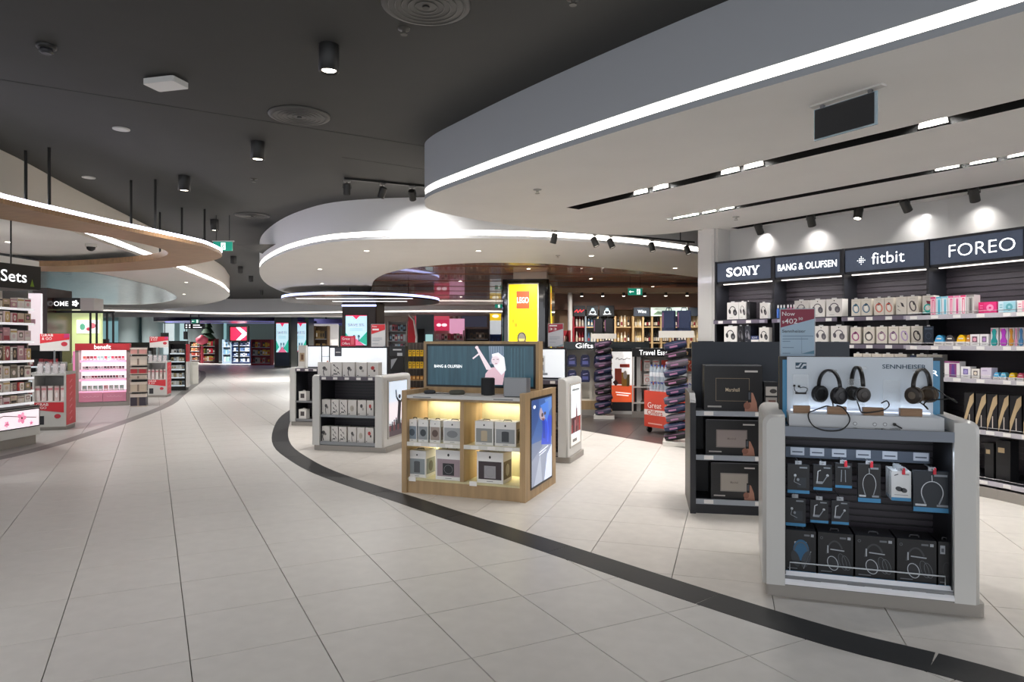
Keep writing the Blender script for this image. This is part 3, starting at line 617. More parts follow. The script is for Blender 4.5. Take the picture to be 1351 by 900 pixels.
# ================================================================== right display wall
PB = [(2.915, 9.86), (3.476, 9.16), (4.06, 8.45), (4.63, 7.67), (5.06, 6.76), (5.36, 5.72)]
M_SLATW = mat('dark slat wall', '383239', .45)
M_NAVY = mat('sign blue', '4a5468', .4, emit=.22, noise=.06, nscale=30)
M_SIGNT = mat('sign white letters', 'ffffff', .4, emit=2.2)
BAYS = []
SIGNS = ['SONY', 'BANG & OLUFSEN', 'fitbit', 'FOREO', None]
DESC = ['leftmost bay of the dark display wall, headphones on it', 'second bay of the dark display wall, behind the price card', 'third bay of the dark display wall, smartwatch cartons on it', 'fourth bay of the dark display wall, bright gadgets on its shelves', 'rightmost bay of the dark wall beyond the picture edge']
for i in range(5):
    fr, L = seg_frame(PB[i], PB[i+1]); BAYS.append((fr, L))
    t = thing('display_bay', 'tall slat wall bay: '+DESC[i], 'display shelf', fr.loc(), fr.rz, 'bays of the right display wall')
    b = MB(); b.box(0, L, .3, .34, .1, 2.36, M_DARK2)
    z = .14
    while z < 2.33: b.box(0.002, L-.002, .285, .3, z, z+.05, M_SLATW); z += .062
    b.build('slat_panel', t)
    b = MB(); b.box(0, L, -.42, .34, 0, .1, M_PLINTH); b.build('plinth', t)
    b = MB(); b.box(0, .03, -.02, .34, .1, 2.66, M_DARK); b.build('upright', t)
    if i in (3, 4):
        for zs in (.16, .65, 1.15, 1.475, 1.795):
            b = MB(); b.box(.03, L, -.4, .3, zs-.03, zs, M_DARK); sh = b.build('shelf', t)
            b = MB(); b.box(.03, L, -.408, -.4, zs-.04, zs+.006, mat('shelf ticket rail', 'b9b5bd', .35)); b.build('ticket_rail', sh)
            x = .08
            while x < L-.1:
                b = MB(); b.box(x, x+.075, -.411, -.408, zs-.034, zs+.0, M_PRICE); b.build('price_ticket', sh); x += .13+.05*((i*7+int(zs*10)) % 3)
            b = MB(); b.tube([(.05, -.395, zs+.03), (L-.02, -.395, zs+.03)], .003, mat('clear rail', 'c8c6ca', .2, metal=.4), 5); b.build('guard_rail', sh)
    else:
        b = MB(); b.box(.03, L, -.4, .3, .13, .16, M_DARK); b.build('shelf', t)
        for zs in (1.50, 1.83):
            b = MB(); b.box(.04, L-.02, -.1, .285, zs-.012, zs, M_DARK); sh = b.build('shelf', t)
            b = MB(); b.box(.04, L-.02, -.106, -.1, zs-.06, zs-.012, mat('mauve ticket rail', '6a6272', .4)); b.build('ticket_rail', sh)
            for x in (.12, .34, .56, .76):
                b = MB(); b.box(x, x+.075, -.108, -.106, zs-.056, zs-.018, M_PRICE if (i+int(x*9)) % 2 else C('a59fb0')); b.build('price_ticket', sh)
        b = MB(); b.box(.04, L-.02, -.1, .285, 1.168, 1.18, M_DARK); b.build('shelf', t)
    # sign box
    b = MB(); b.box(.012, L-.012, 0, .3, 2.345, 2.66, M_DARK); sb = b.build('sign_box', t)
    b = MB(); b.box(.05, L-.05, .12, .15, 2.335, 2.345, mat('added sign underlight', 'fff6ee', .4, emit=2.)); b.build('led_bar', sb); lamp('shelf_lamp', (L/2, .0, 2.33), 9, parent=t, sx=L*.8, sy=.05, spread=160)  # bar and lamp added under the sign to brighten the goods below
    b = MB(); b.box(.035, L-.035, -.006, 0, 2.372, 2.632, M_NAVY); b.build('sign_face', sb)
    if i == 0:
        b = MB(); m_ = M_SIGNT; x0, zb_, hh = L*.48-.25, 2.435, .12; y_ = -.008
        b.text('S', x0+.055, zb_+hh/2, .1, hh*1.04, m_, y_, .02); b.text('O', x0+.185, zb_+hh/2, .135, hh*1.04, m_, y_, .02)
        n0, n1 = x0+.275, x0+.375; b.pr(n0, n0+.014, zb_, zb_+hh, m_, y_); b.pr(n1-.014, n1, zb_, zb_+hh, m_, y_); b.pp([(n0, zb_+hh), (n0+.032, zb_+hh), (n1, zb_), (n1-.03, zb_)], m_, y_-.0005)
        b.pr(n0-.016, n0+.032, zb_+hh-.011, zb_+hh, m_, y_-.001); b.pr(n0-.016, n0+.03, zb_, zb_+.011, m_, y_-.001); b.pr(n1-.03, n1+.016, zb_+hh-.011, zb_+hh, m_, y_-.001)
        c0 = x0+.455; b.pr(c0-.014, c0+.014, zb_, zb_+hh*.5, m_, y_); b.pp([(c0-.06, zb_+hh), (c0-.028, zb_+hh), (c0+.014, zb_+hh*.42), (c0-.014, zb_+hh*.42)], m_, y_-.0005); b.pp([(c0+.034, zb_+hh), (c0+.052, zb_+hh), (c0+.014, zb_+hh*.42), (c0-.002, zb_+hh*.42)], m_, y_-.0008)
        b.pr(c0-.072, c0-.015, zb_+hh-.011, zb_+hh, m_, y_-.001); b.pr(c0+.02, c0+.066, zb_+hh-.011, zb_+hh, m_, y_-.001); b.pr(c0-.032, c0+.032, zb_, zb_+.011, m_, y_-.001); b.build('lettering', sb)
    elif i == 1: lettering('BANG & OLUFSEN', sb, L*.5, 2.495, .78, .085, M_SIGNT, -.008)
    elif i == 2:
        lettering('fitbit', sb, L*.56, 2.505, .37, .135, M_SIGNT, -.008, bold=-.008); b = MB()
        for a in range(-2, 3):
            for c in range(-2, 3):
                if abs(a)+abs(c) < 3: b.pd(L*.24+a*.022, 2.495+c*.022, .0085-.0015*(abs(a)+abs(c)), .0085-.0015*(abs(a)+abs(c)), M_SIGNT, -.008, 8)
        b.build('logo', sb)
    elif i == 3: lettering('FOREO', sb, L*.57, 2.5, .66, .13, M_SIGNT, -.008, bold=-.014)
# bulkhead face above the signs, end panel
wb = MB(); off = []
for k, p in enumerate(PB):
    fr = BAYS[min(k, 4)][0]; q = (p[0]-fr.s*.36, p[1]+fr.c*.36); off.append(q)
off[0] = (off[0][0]-.02, off[0][1]+.02)
M_GLOSSW = mat('glossy white panel', 'dcdad8', .12, coat=.6)
ribbon(wb, off, 2.3, SOF+.02, M_GLOSSW, False); ribbon(wb, off, 0, 2.3, M_DARK, False)
wb.add([(*p, 2.66) for p in PB]+[(*p, 2.66) for p in off], [(i, i+1, 7+i, 6+i) for i in range(5)], M_SOF)
wb.build('wall_display_right', kind='structure')
fr0 = BAYS[0][0]
b = MB(); b.box(-.3, -.03, 0, .06, 1.53, SOF, M_GLOSSW); b.box(-.3, -.03, 0, .06, 0, 1.53, M_DARK); b.box(-.03, 0, 0, .36, 0, 2.66, M_GLOSSW); b.box(-.3, -.0, .06, .4, 0, SOF, M_GLOSSW); e = b.build('trim_1', None, fr0.loc(), fr0.rz, 'structure')
b = MB(); b.box(-.285, -.05, -.012, 0, 1.56, SOF-.1, M_GLOSSW); b.build('white_panel', e)
# ---- goods on the wall
def on_plane(fr, ly, px0, px1): a, c = fr.x_at(px0, ly), fr.x_at(px1, ly); return (a+c)/2, c-a
f3 = BAYS[2][0]; ly = -.1
rows = [(1.83, 'upper', .2, [(1123, 1135, '2f6f8f', 'watch', 'blue watch'), (1136, 1149, '2f6080', 'watch', 'dark blue watch'), (1153, 1166, 'd2604e', 'watch', 'wide coral watch'), (1167, 1178, 'd2604e', 'watch', 'narrow coral watch'), (1182, 1196, '6a6460', 'clip', 'small tracker clip'), (1197, 1211, '4a4044', 'band', 'dark brown band'), (1217, 1232, '000000', 'teal', 'red and teal watch')]),
        (1.50, 'lower', .195, [(1122, 1135, '9c2a7a', 'watch', 'magenta watch'), (1139, 1153, '3a3638', 'watch', 'black watch'), (1156, 1170, 'a07a94', 'watch', 'mauve watch'), (1172, 1185, '9a6f9c', 'watch', 'violet watch'), (1186, 1200, 'b9a0cc', 'band', 'lilac band'), (1202, 1217, '3c3234', 'band', 'dark band')]),
        (1.18, 'bottom', .2, [(1126, 1137, '55505a', 'watch', 'grey watch'), (1138, 1149, '55505a', 'band', 'grey band'), (1150, 1163, '333333', 'watch', 'charcoal watch'), (1164, 1179, '333333', 'band', 'charcoal band'), (1180, 1196, '7a5f55', 'band', 'brown band'), (1209, 1223, '555555', 'watch', 'slate watch'), (1224, 1243, '777777', 'clip', 'grey clip')])]
for z, rn, h, its in rows:
    for p0, p1, col, kind, dsc in its:
        x, w = on_plane(f3, ly, p0, p1); w = min(w, .15)
        put('watch_carton', box_watch(round(w, 3), h, .13, col, kind), f3, x, ly+.005, z, 'cream carton with %s picture on the %s watch shelf' % (dsc, rn), 'watch box', 'smartwatch cartons')
x, w = on_plane(f3, ly, 1218, 1231); put('card_pack', card_pack(round(w, 3), .19, .02, '2c3a4c', '55677c', '46566a'), f3, x, ly+.01, 1.50, 'navy hanging card at the end of lower watch shelf', 'accessory pack')
x, w = on_plane(f3, ly, 1200, 1208); put('card_pack', card_pack(round(w, 3), .19, .02, '23304a', '4a5f8a', '3a4a6a'), f3, x, ly+.01, 1.18, 'narrow navy card among bottom watch cartons', 'accessory pack')
f2 = BAYS[1][0]
for z, rn, its in ((1.83, 'upper', [(1048, 1066, 'grey'), (1069, 1088, 'white'), (1090, 1111, 'white')]), (1.50, 'lower', [(1050, 1068, 'white'), (1074, 1092, 'white'), (1096, 1117, 'white')])):
    for k, (p0, p1, c) in enumerate(its):
        x, w = on_plane(f2, ly, p0, p1); w = min(w, f2.x_at(1108, ly)*2)
        put('headphone_carton', box_hp(round(w, 3), .215, .15, {'grey': 'c4bfbc', 'white': 'e2deda'}[c], '57525a', True), f2, x, ly+.005, z, '%s square carton with grey headphones, %s on the %s shelf behind price card' % (c, ORD[k], rn), 'headphone box', 'square headphone cartons')
for z, k in ((1.83, 0), (1.50, 1)):
    x = f2.x_at(1116, ly)
    put('headphone_carton', box_hp(.07, .19, .15, 'cfcac4', '4a4548', True), f2, min(x, BAYS[1][1]-.04), ly+.02, z, 'narrow side-on carton at right end of the %s headphone shelf' % ('upper', 'lower')[k], 'headphone box')
f1 = BAYS[0][0]
for z, rn, its in ((1.83, 'upper', [(959, 974, 'e8e5e2', '2a282b', 'white carton with black headphones'), (975, 984, 'e8e5e2', '2a282b', 'slim white carton'), (985, 989, '1c1c20', '55555c', 'black slim carton')]), (1.50, 'lower', [(955, 972, 'e8e5e2', '2a282b', 'white carton with black headphones'), (973, 981, '1d1d22', '6a6a70', 'black carton'), (982, 990, '2a2c36', '8a8a90', 'charcoal carton')])):
    for p0, p1, bd, ink, dsc in its:
        x, w = on_plane(f1, ly, p0, p1); put('headphone_carton', box_hp(round(w, 3), .235, .16, bd, ink), f1, x, ly+.005, z, '%s on the %s shelf of the leftmost bay' % (dsc, rn), 'headphone box')
for z, p0, p1, rn in ((1.83, 1002, 1012, 'upper'), (1.50, 1001, 1014, 'lower')):
    x, w = on_plane(f1, ly, p0, p1); put('headphone_carton', box_hp(round(w, 3), .21, .12, 'dedad6', '2a282b'), f1, x, ly+.01, z, 'small white headphone carton at the right end, %s shelf of leftmost bay' % rn, 'headphone box')
for k, (px, col, nm) in enumerate(((1025, '4a6fc0', 'blue'), (1029, '58b0cc', 'cyan'), (1033, '3f9fb0', 'teal'), (1038, 'cc3a80', 'magenta'), (1042, 'd0508e', 'rose'), (1046, 'd890b0', 'pink'), (1050, 'e0a0bc', 'pale pink'))):
    x = f2.x_at(px, ly); put('bottle', mini_bottle(.017, .17, col, 'e8e4e6'), f2, max(.06, x), ly+.03, 1.83, '%s capped tube standing left of the grey headphone cartons' % nm, 'bottle', 'coloured tubes on the headphone shelf')
x, w = on_plane(f1, ly, 991, 1000); b = MB(); b.box(-.055, .055, 0, .1, 0, .05, C('e2dfdc')); b.box(-.055, .055, 0, .1, .05, .1, C('2a3a6c')); b.text('SONY', 0, .075, .08, .026, C('e8e8e8'), -.002)
put('lettered_carton', b.mesh('lettered_carton'), f1, x, ly+.005, 1.50, 'small blue and white carton with white lettering beside black carton', 'box')
f4, L4 = BAYS[3]; ly = -.37
T = [(1227.5, 1234, 'f0c4d0', 'd84a84', 'f0e8e8', 'white and rose'), (1235, 1242, 'cfe4ea', '6cc0d4', '3aa0bc', 'cyan'), (1243, 1250, 'e6e6ea', '8acbdc', '58b2ca', 'pale cyan'), (1251, 1258, 'ece4e4', 'e06a9a', 'f0c0d0', 'white and pink'), (1259, 1266, 'eee2e6', 'e58ab0', 'c83a78', 'pink'), (1267, 1274, 'f0eaea', 'e0487c', 'f8f0f0', 'white topped with red'), (1275, 1285, 'c8c4c2', '8a8684', '5a5856', 'grey')]
for p0, p1, a, c, d_, nm in T:
    x, w = on_plane(f4, ly, p0, p1); put('gadget_carton', colour_box(round(w, 3), .195, .1, a, c, d_, 0), f4, max(x, .03+w/2+.002), ly, 1.795, 'tall %s gadget carton on the top shelf of fourth bay' % nm, 'gadget box', 'tall gadget cartons on the top shelf')
for p0, p1, a, c, d_, nm in ((1291, 1315, 'd81f6a', 'e0307a', 'f29ac0', 'magenta'), (1317, 1340, 'c6dce6', '9fd0dc', '5aa8b4', 'light blue'), (1342, 1364, 'efe4e2', 'e8a0b4', 'd85a84', 'cream and pink')):
    x, w = on_plane(f4, ly, p0, p1); put('gadget_carton', colour_box(round(w, 3), .115, .12, a, c, d_, 1), f4, x, ly, 1.795, 'wide low %s carton with round device on the top shelf' % nm, 'gadget box')
for p0, p1, c, nm in ((1232, 1244, '4fa6d8', 'blue'), (1246, 1258, '4a484c', 'dark grey'), (1261, 1273, 'f2bf1a', 'yellow'), (1274, 1279, 'c98a4a', 'orange brown')):
    x, w = on_plane(f4, ly, p0, p1); put('dome_pack', dome_pack(round(w, 3), .115, .1, c), f4, x, ly, 1.475, '%s dome-shaped device in a small white tray, second shelf' % nm, 'gadget', 'dome devices on the second shelf')
for p0, p1, c, d_, nm in ((1280, 1292, '7a5060', 'e8a0b8', 'pink'), (1293, 1304, '7a6a80', 'b98ac8', 'violet')):
    x, w = on_plane(f4, ly, p0, p1); put('gadget_carton', colour_box(round(w, 3), .12, .1, 'efeceb', c, d_, 2), f4, x, ly, 1.475, 'small white carton with %s window on the second shelf' % nm, 'gadget box')
for p0, p1, c, nm in ((1306, 1316, '1f8f8f', 'teal'), (1318, 1329, 'b03ab8', 'purple'), (1330, 1337, 'c98a2a', 'amber'), (1338, 1342, 'e8a0bc', 'pink'), (1343, 1350, '4a86b8', 'blue'), (1351, 1360, 'c860b0', 'orchid')):
    x, w = on_plane(f4, ly, p0, p1); put('brush_pack', brush_pack(round(w, 3), .18, .07, c), f4, x, ly+.01, 1.475, 'clear pack with a %s hourglass brush on the second shelf' % nm, 'gadget', 'clear brush packs on the second shelf')
for p0, p1, h, a, c, d_, st, nm in ((1246, 1266, .17, 'ece8e8', '8a3f7c', '5a3a8a', 0, 'tall white carton with purple stripe'), (1268, 1280, .12, 'efecee', '7a70a8', 'a89ad0', 2, 'small white carton with lavender picture'), (1282, 1292, .1, 'efe9e2', '6a5f60', 'e8dcc8', 2, 'small cream carton with framed picture'), (1294, 1308, .115, 'd9cfe0', 'efe6ee', 'b9a8c8', 4, 'lilac carton')):
    x, w = on_plane(f4, ly, p0, p1); put('gadget_carton', colour_box(round(w, 3), h, .1, a, c, d_, st), f4, x, ly, 1.15, nm+' on the third shelf of fourth bay', 'gadget box')
for p0, p1, c, nm in ((1310, 1318, '58b0dc', 'blue'), (1319, 1327, '6abada', 'pale blue'), (1330, 1339, 'e8c02a', 'yellow'), (1341, 1350, 'd8607a', 'coral'), (1352, 1360, 'e07a90', 'salmon')):
    x, w = on_plane(f4, ly, p0, p1); put('dome_pack', dome_pack(round(w, 3), .075, .08, c), f4, x, ly, 1.15, '%s little dome device on the third shelf' % nm, 'gadget', 'dome devices on the third shelf')
for k, (p0, p1, h, st) in enumerate(((1244, 1256, .44, 3), (1257, 1269, .44, 3), (1272, 1285, .36, 3), (1287, 1301, .36, 3), (1302, 1316, .36, 3), (1317, 1331, .36, 3), (1332, 1348, .36, 3), (1350, 1366, .36, 3))):
    lx = -.37; x, w = on_plane(f4, lx, p0, p1); x = max(x, .04+w/2)
    if k < 2: continue
    put('styler_carton', colour_box(round(w-.004, 3), h, .1, '17161a', 'b9a27e', 'd8d0c4', st), f4, x, lx, .65, 'black carton with gold facets, %s from left on the low shelf' % ORD[k-2], 'styler box', 'black and gold cartons on the low shelf')
f3x = BAYS[2]; fsh = MB()
for k, (p0, p1) in enumerate(((1244, 1256), (1257, 1269))):
    x, w = on_plane(f4, -.37, p0, p1); x = .05+.075+k*.135
    put('styler_carton', colour_box(.125, .4, .08, '17161a', 'c2a25c', 'd8d0c4', 3), f4, x, -.26, .65, 'tall black carton with gold waves, %s of two behind the headphone display' % ('left', 'right')[k], 'styler box')
for k, (p0, p1, h) in enumerate(((1299, 1311, .36), (1314, 1333, .4))):
    x, w = on_plane(f4, -.3, p0, p1); put('styler_carton', colour_box(round(w, 3), h, .14, '131316', '1c1c20', 'b9a27e', 4), f4, x, -.3, .16, 'plain black tall carton on the bottom shelf, %s one' % ('narrower', 'wider')[k], 'styler box')
# ================================================================== white rounded kiosks
def poster(parent, w, h, draw, fr_col=None, bw=.02, base=None, name='light_box'):
    """lit poster lying in the xz plane facing -y; origin at its lower left corner"""
    b = MB(); m = fr_col or M_BLK
    b.box(-bw, w+bw, 0, .02, -bw, h+bw, m); f = b.build(name, parent)
    b = MB(); b.pr(0, w, 0, h, base or E('dfe6ec', .55), -.001); draw(b, w, h); p = b.build('poster', f); return f
def post_crowd(b, w, h):
    b.pr(0, w, h*.62, h, E('cfdcec', .6), -.0015); b.pr(0, w, .3*h, .62*h, E('e6dde2', .6), -.0015); k = C('2e2c38'); k2 = C('5a4a55')
    b.pr(0, w, 0, h*.2, k2, -.002)
    for i in range(9):
        x = w*(.05+.11*i); hh = h*(.2+.09*((i*5) % 4)/3); b.pd(x, hh+.02*h, w*.035, h*.024, k2, -.0025, 8); b.pr(x-w*.045, x+w*.045, h*.1, hh, k if i % 2 else C('7a3a44'), -.0024)
    b.pp([(w*.42, h*.2), (w*.6, h*.2), (w*.66, h*.62), (w*.5, h*.66)], k, -.003); b.pd(w*.57, h*.71, w*.07, h*.04, k, -.0031)
    b.pline([(w*.53, h*.62), (w*.4, h*.7), (w*.36, h*.84)], w*.06, k, -.0032); b.pline([(w*.63, h*.6), (w*.76, h*.68), (w*.84, h*.76)], w*.06, k, -.0032)
def post_city(b, w, h):
    b.pr(0, w, h*.86, h*.98, E('e8eef2', .7), -.0015); b.pr(w*.1, w*.9, h*.9, h*.94, C('b0b4b8'), -.0018); b.pr(0, w, .0, .16*h, E('d9d6d2', .6), -.0015); b.pr(w*.15, w*.6, h*.05, h*.1, C('7a7a7c'), -.0018)
    b.pr(0, w, h*.2, h*.46, C('6a4a48'), -.0016)
    for i in range(6): x = w*(.1+.16*i); b.pr(x-w*.06, x+w*.06, h*.2, h*(.34+.1*((i*3) % 4)/3), C(['a03a40', '4a3a44', 'b9848a', '5a3038', '8a6a6a', 'c04a4a'][i]), -.002)
    b.pp([(w*.48, h*.3), (w*.68, h*.3), (w*.64, h*.6), (w*.52, h*.6)], C('8a4a50'), -.0022); b.pp([(w*.55, h*.58), (w*.62, h*.58), (w*.585, h*.74)], C('7a5a5c'), -.0022)
def kiosk(fr, w, d, label, art=None, art_left=None, hgt=1.06, shelves=(.44,), tickets=True, inner=M_DARK, grp='white rounded kiosks', rec=.025):
    dz = rec-.025
    t = thing('kiosk', label, 'kiosk', fr.loc(), fr.rz, grp); T = .125
    b = MB(); b.rbox(-w/2+.02, w/2+.03, .03, d+.02, 0, .075, M_PLINTH, .02); b.build('plinth', t)
    for s in (-1, 1):
        xo = s*w/2; xi = s*(w/2-T); lo, hi = min(xo, xi), max(xo, xi); r = .055; n = 5
        out = []                                                  # cross-section in x-z with a rounded outer top edge
        prof = [(xi, .075), (xo, .075), (xo, hgt-r)]+[(xo-s*r+s*r*math.cos(i*PI/2/n), hgt-r+r*math.sin(i*PI/2/n)) for i in range(1, n+1)]+[(xi, hgt)]
        b = MB(); fro = [(x+(0), .0, z) for x, z in prof]; bak = [(x, d, z) for x, z in prof]
        rr = .022; sx = (abs(xo-xi)-rr)/abs(xo-xi); f2 = [(xi+(x-xi)*sx, 0., .075+(z-.075)*(hgt-rr*.6-.075)/(hgt-.075)) for x, z in prof]; f3 = [(x, rr, z) for x, z in prof]
        if s < 0: f2, f3, bak = f2[::-1], f3[::-1], bak[::-1]
        b.prism(f3, f2, M_WHITE, caps=False, smooth=True); b.face(f2, M_WHITE); b.prism(bak, f3, M_WHITE, caps=False); b.face(bak[::-1], M_WHITE)
        sp = b.build('side_panel', t)
        b = MB(); b.box(*sorted((xi, xi-s*.006)), .035, d*.46, .1, hgt-.06-dz, inner); b.build('inner_lining', sp)
        dr = art if s > 0 else art_left
        if dr:
            f = poster(sp, d*.66, hgt*.72, dr, fr_col=C('b4b0aa'), bw=.025); f.rotation_euler = (0, 0, s*PI/2); f.location = (xo+s*.012, d*(.17 if s > 0 else .83), .2)
    b = MB(); b.box(-w/2+T, w/2-T, d*.47, d*.53, .075, hgt-.06-dz, inner)
    z = .1
    while z < hgt-.14-dz: b.box(-w/2+T, w/2-T, d*.455, d*.47, z, z+.03, M_SLATW); z += .042
    b.build('slat_panel', t)
    b = MB(); b.box(-w/2+T, w/2-T, .02, d-.02, hgt-.06-dz, hgt-.025-dz, inner); ct = b.build('countertop', t)
    b = MB(); b.box(-w/2+T, w/2-T, .0, .02, hgt-.075-dz, hgt-.022-dz, mat('counter edge', '5c5560', .4)); b.build('front_edge', ct)
    for x in range(5 if tickets else 0): u = -w/2+T+.07+x*(w-2*T-.14)/4; b = MB(); b.box(u-.033, u+.033, -.003, 0, hgt-.066, hgt-.032, M_PRICE); b.build('price_ticket', ct)
    for zs in shelves:
        b = MB(); b.box(-w/2+T, w/2-T, .03, d*.455, zs-.025, zs, inner); sh = b.build('shelf', t)
        b = MB(); b.box(-w/2+T, w/2-T, .015, .03, zs-.03, zs+.004, M_STEEL); b.build('ticket_rail', sh)
    b = MB(); b.box(-w/2+T, w/2-T, .03, d*.455, .1, .125, inner); bs = b.build('base_shelf', t)
    b = MB(); b.box(-w/2+T, w/2-T, .012, .03, .085, .13, M_STEEL); b.build('ticket_rail', bs)
    b = MB(); b.box(-w/2+T, w/2-T, .02, .03, .075, .1, M_DARK); b.build('kick', t)
    return t
def two(px0, py0, px1, py1):
    a, c = gp(px0, py0), gp(px1, py1); return a, c
# ---- W1: earphone kiosk
a, c = two(412.5, 594, 504, 598.3); rz = math.atan2(c[1]-a[1], c[0]-a[0]); wd = math.hypot(c[0]-a[0], c[1]-a[1])+.04
FW1 = Fr((a[0]+c[0])/2, (a[1]+c[1])/2, rz); kiosk(FW1, wd, .9, 'white rounded kiosk with earphone cartons and a concert poster side', post_crowd, shelves=(.5,))
# ---- W2: kiosk behind it, W3: kiosk behind the oak one
FW2 = Fr(-4.05+.53*math.cos(-.27), 12.5+.53*math.sin(-.27), -.27); kiosk(FW2, 1.06, .9, 'white rounded kiosk half hidden behind the earphone kiosk at left', post_crowd, shelves=(.45,))
FW3 = Fr(.694-.53*math.cos(-.333), 8.57-.53*math.sin(-.333), -.333); kiosk(FW3, 1.06, .74, 'white rounded kiosk behind the oak kiosk with red city poster side', post_city, shelves=(.45,))
def ear_box(w, h, d, style):
    def fn(b):
        b.box(-w/2, w/2, 0, d, 0, h, C('dcd8d4')); k = C('4c4a4c'); r = C('b83a3a'); g = C('a8a49e')
        if style == 0: b.pd(w*.02, h*.58, w*.14, h*.12, k); b.pline([(w*.02, h*.55), (-w*.05, h*.3), (w*.02, h*.05)], w*.07, k); b.pd(w*.16, h*.48, w*.1, h*.09, C('7c7876'))
        if style == 1:
            for u, v in ((-.25, .8), (.05, .62), (-.2, .45), (.15, .3)): b.pline([(u*w, v*h), (u*w+.16*w, v*h-.12*h)], w*.07, k); b.pd(u*w, v*h, w*.07, h*.05, k)
            b.pr(-w*.3, w*.1, h*.14, h*.22, k)
        if style == 2: b.pd(-w*.06, h*.62, w*.16, h*.13, k); b.pd(w*.12, h*.42, w*.12, h*.1, g)
        if style == 3: b.pd(-w*.02, h*.62, w*.18, h*.13, r); b.pd(w*.14, h*.44, w*.1, h*.09, C('3a3032'))
        if style == 4: b.pd(0, h*.45, w*.24, h*.2, C('bdb6aa')); b.pd(w*.05, h*.47, w*.12, h*.1, g)
        b.pr(-w*.42, -w*.3, h*.06, h*.12, k)
    return pm(('earphone_box', w, h, d, style), fn)
EN = ['grey hook earphone', 'cable earbuds', 'black bud', 'red bud', 'beige bud']
def ear_row(fr, ly, z, its, rn, h, who):
    for k, (p0, p1, st) in enumerate(its):
        x0, x1 = fr.x_at(p0, ly), fr.x_at(p1, ly); w = round(x1-x0-.003, 3)
        put('earphone_carton', ear_box(w, h, .12, st), fr, (x0+x1)/2, ly, z, 'pale carton with %s, %s from left on the %s of %s' % (EN[st], ORD[k], rn, who), 'earphone box', 'earphone cartons on the kiosk')
ear_row(FW1, .04, 1.035, [(419, 436, 0), (437, 451, 1), (452, 468, 0), (470, 484, 2), (485, 499, 3)], 'countertop', .2, 'white kiosk')
ear_row(FW1, .06, .5, [(424, 436, 0), (437, 447, 1), (448, 458, 1), (459, 470, 4), (472, 483, 2), (484, 493, 3)], 'middle shelf', .21, 'white kiosk')
ear_row(FW1, .06, .125, [(418, 435, 0), (437, 446, 1), (447, 457, 1), (459, 470, 0), (471, 481, 4), (482, 493, 3)], 'bottom shelf', .21, 'white kiosk')
for z, rn in ((.45, 'middle'), (.125, 'bottom')):
    x = FW2.x_at(399, .05); b = MB(); b.box(-.075, .075, 0, .12, 0, .17, C('e2dfda')); b.pr(-.04, .04, .05, .13, C('4a4444')); b.box(-.02, .02, .05, .07, .17, .19, C('c8c4c0'))
    put('carton', b.mesh('carton'), FW2, x, .05, z, 'small white carton with dark square on the %s shelf of half hidden kiosk' % rn, 'box')
for k, px in enumerate((711, 722)):
    x = FW3.x_at(733, .2)-.1*k
    put('carton', colour_box(.09, .16, .1, '8a8a84', '6a6a60', '5a5a54', 4), FW3, x, .12, .45, 'grey-green carton on middle shelf of kiosk behind oak kiosk, %s one' % ('right', 'left')[k], 'box')
# lit display boards standing on the kiosks
def board(fr, x0, x1, ly, z0, z1, label, draw=None, frame=M_DARK):
    t = thing('display_board', label, 'display board', fr.pt((x0+x1)/2, ly, z0), fr.rz); w, h = x1-x0, z1-z0
    b = MB(); b.box(-w/2, w/2, 0, .05, 0, h, frame); b.build('case', t)
    b = MB(); b.pr(-w/2+.02, w/2-.02, .02, h-.02, E('e6eaee', .55), -.002)
    if draw: draw(b, w, h)
    b.build('lit_panel', t); return t
def d1(b, w, h): b.pr(-w*.4, -w*.28, h*.66, h*.96, C('4a4c55'), -.003); b.pline([(-w*.38, h*.8), (-w*.3, h*.8)], h*.03, C('e8e8ea'), -.004); b.pline([(w*.2, h*.5), (w*.33, h*.62), (w*.42, h*.5)], h*.01, C('c8ccd4'), -.003)
board(FW1, FW1.x_at(434, .42), FW1.x_at(512, .42), .42, 1.035, 1.45, 'white lit board in dark frame on the earphone kiosk', d1)
def d2(b, w, h): b.pr(-.01, .01, 0, h, M_DARK, -.003); b.pp([(w*.1, h*.15), (w*.3, h*.15), (w*.2, h*.35)], C('d87a4a'), -.004); b.pr(w*.02, w*.3, h*.5, h*.53, C('c0c8d0'), -.003)
board(FW2, FW2.x_at(405, .42), FW2.x_at(405, .42)+.62, .42, 1.035, 1.45, 'narrow lit board on the half hidden kiosk', d2)
x = FW2.x_at(398.5, .3); b = MB(); b.box(-.08, .08, 0, .06, 0, .42, C('cfccc6')); b.pr(-.05, .05, .12, .28, C('b09a7c')); b.pr(-.02, .03, .15, .25, C('6a4a34'), -.001); put('pamphlet_stand', b.mesh('pamphlet_stand'), FW2, x, .3, 1.035, 'pale upright stand with a brown picture beside narrow lit board', 'stand')
def d3(b, w, h):
    b.pr(w*.08, w*.2, h*.2, h*.75, C('f4f6f8'), -.003); b.pr(w*.1, w*.18, h*.55, h*.68, C('4a5058'), -.004); b.pr(w*.1, w*.18, h*.28, h*.45, C('8a98b0'), -.004); b.pr(-w*.1, w*.0, h*.4, h*.55, C('c8ccd0'), -.003); b.pr(w*.05, w*.24, h*.12, h*.2, C('b8bcc0'), -.004); b.pr(-w*.3, -w*.15, h*.1, h*.7, C('d0d4d8'), -.003)
board(FW3, FW3.x_at(747, .3)-.95, FW3.x_at(747, .3), .3, 1.035, 1.44, 'white lit product board behind the oak kiosk screen', d3)
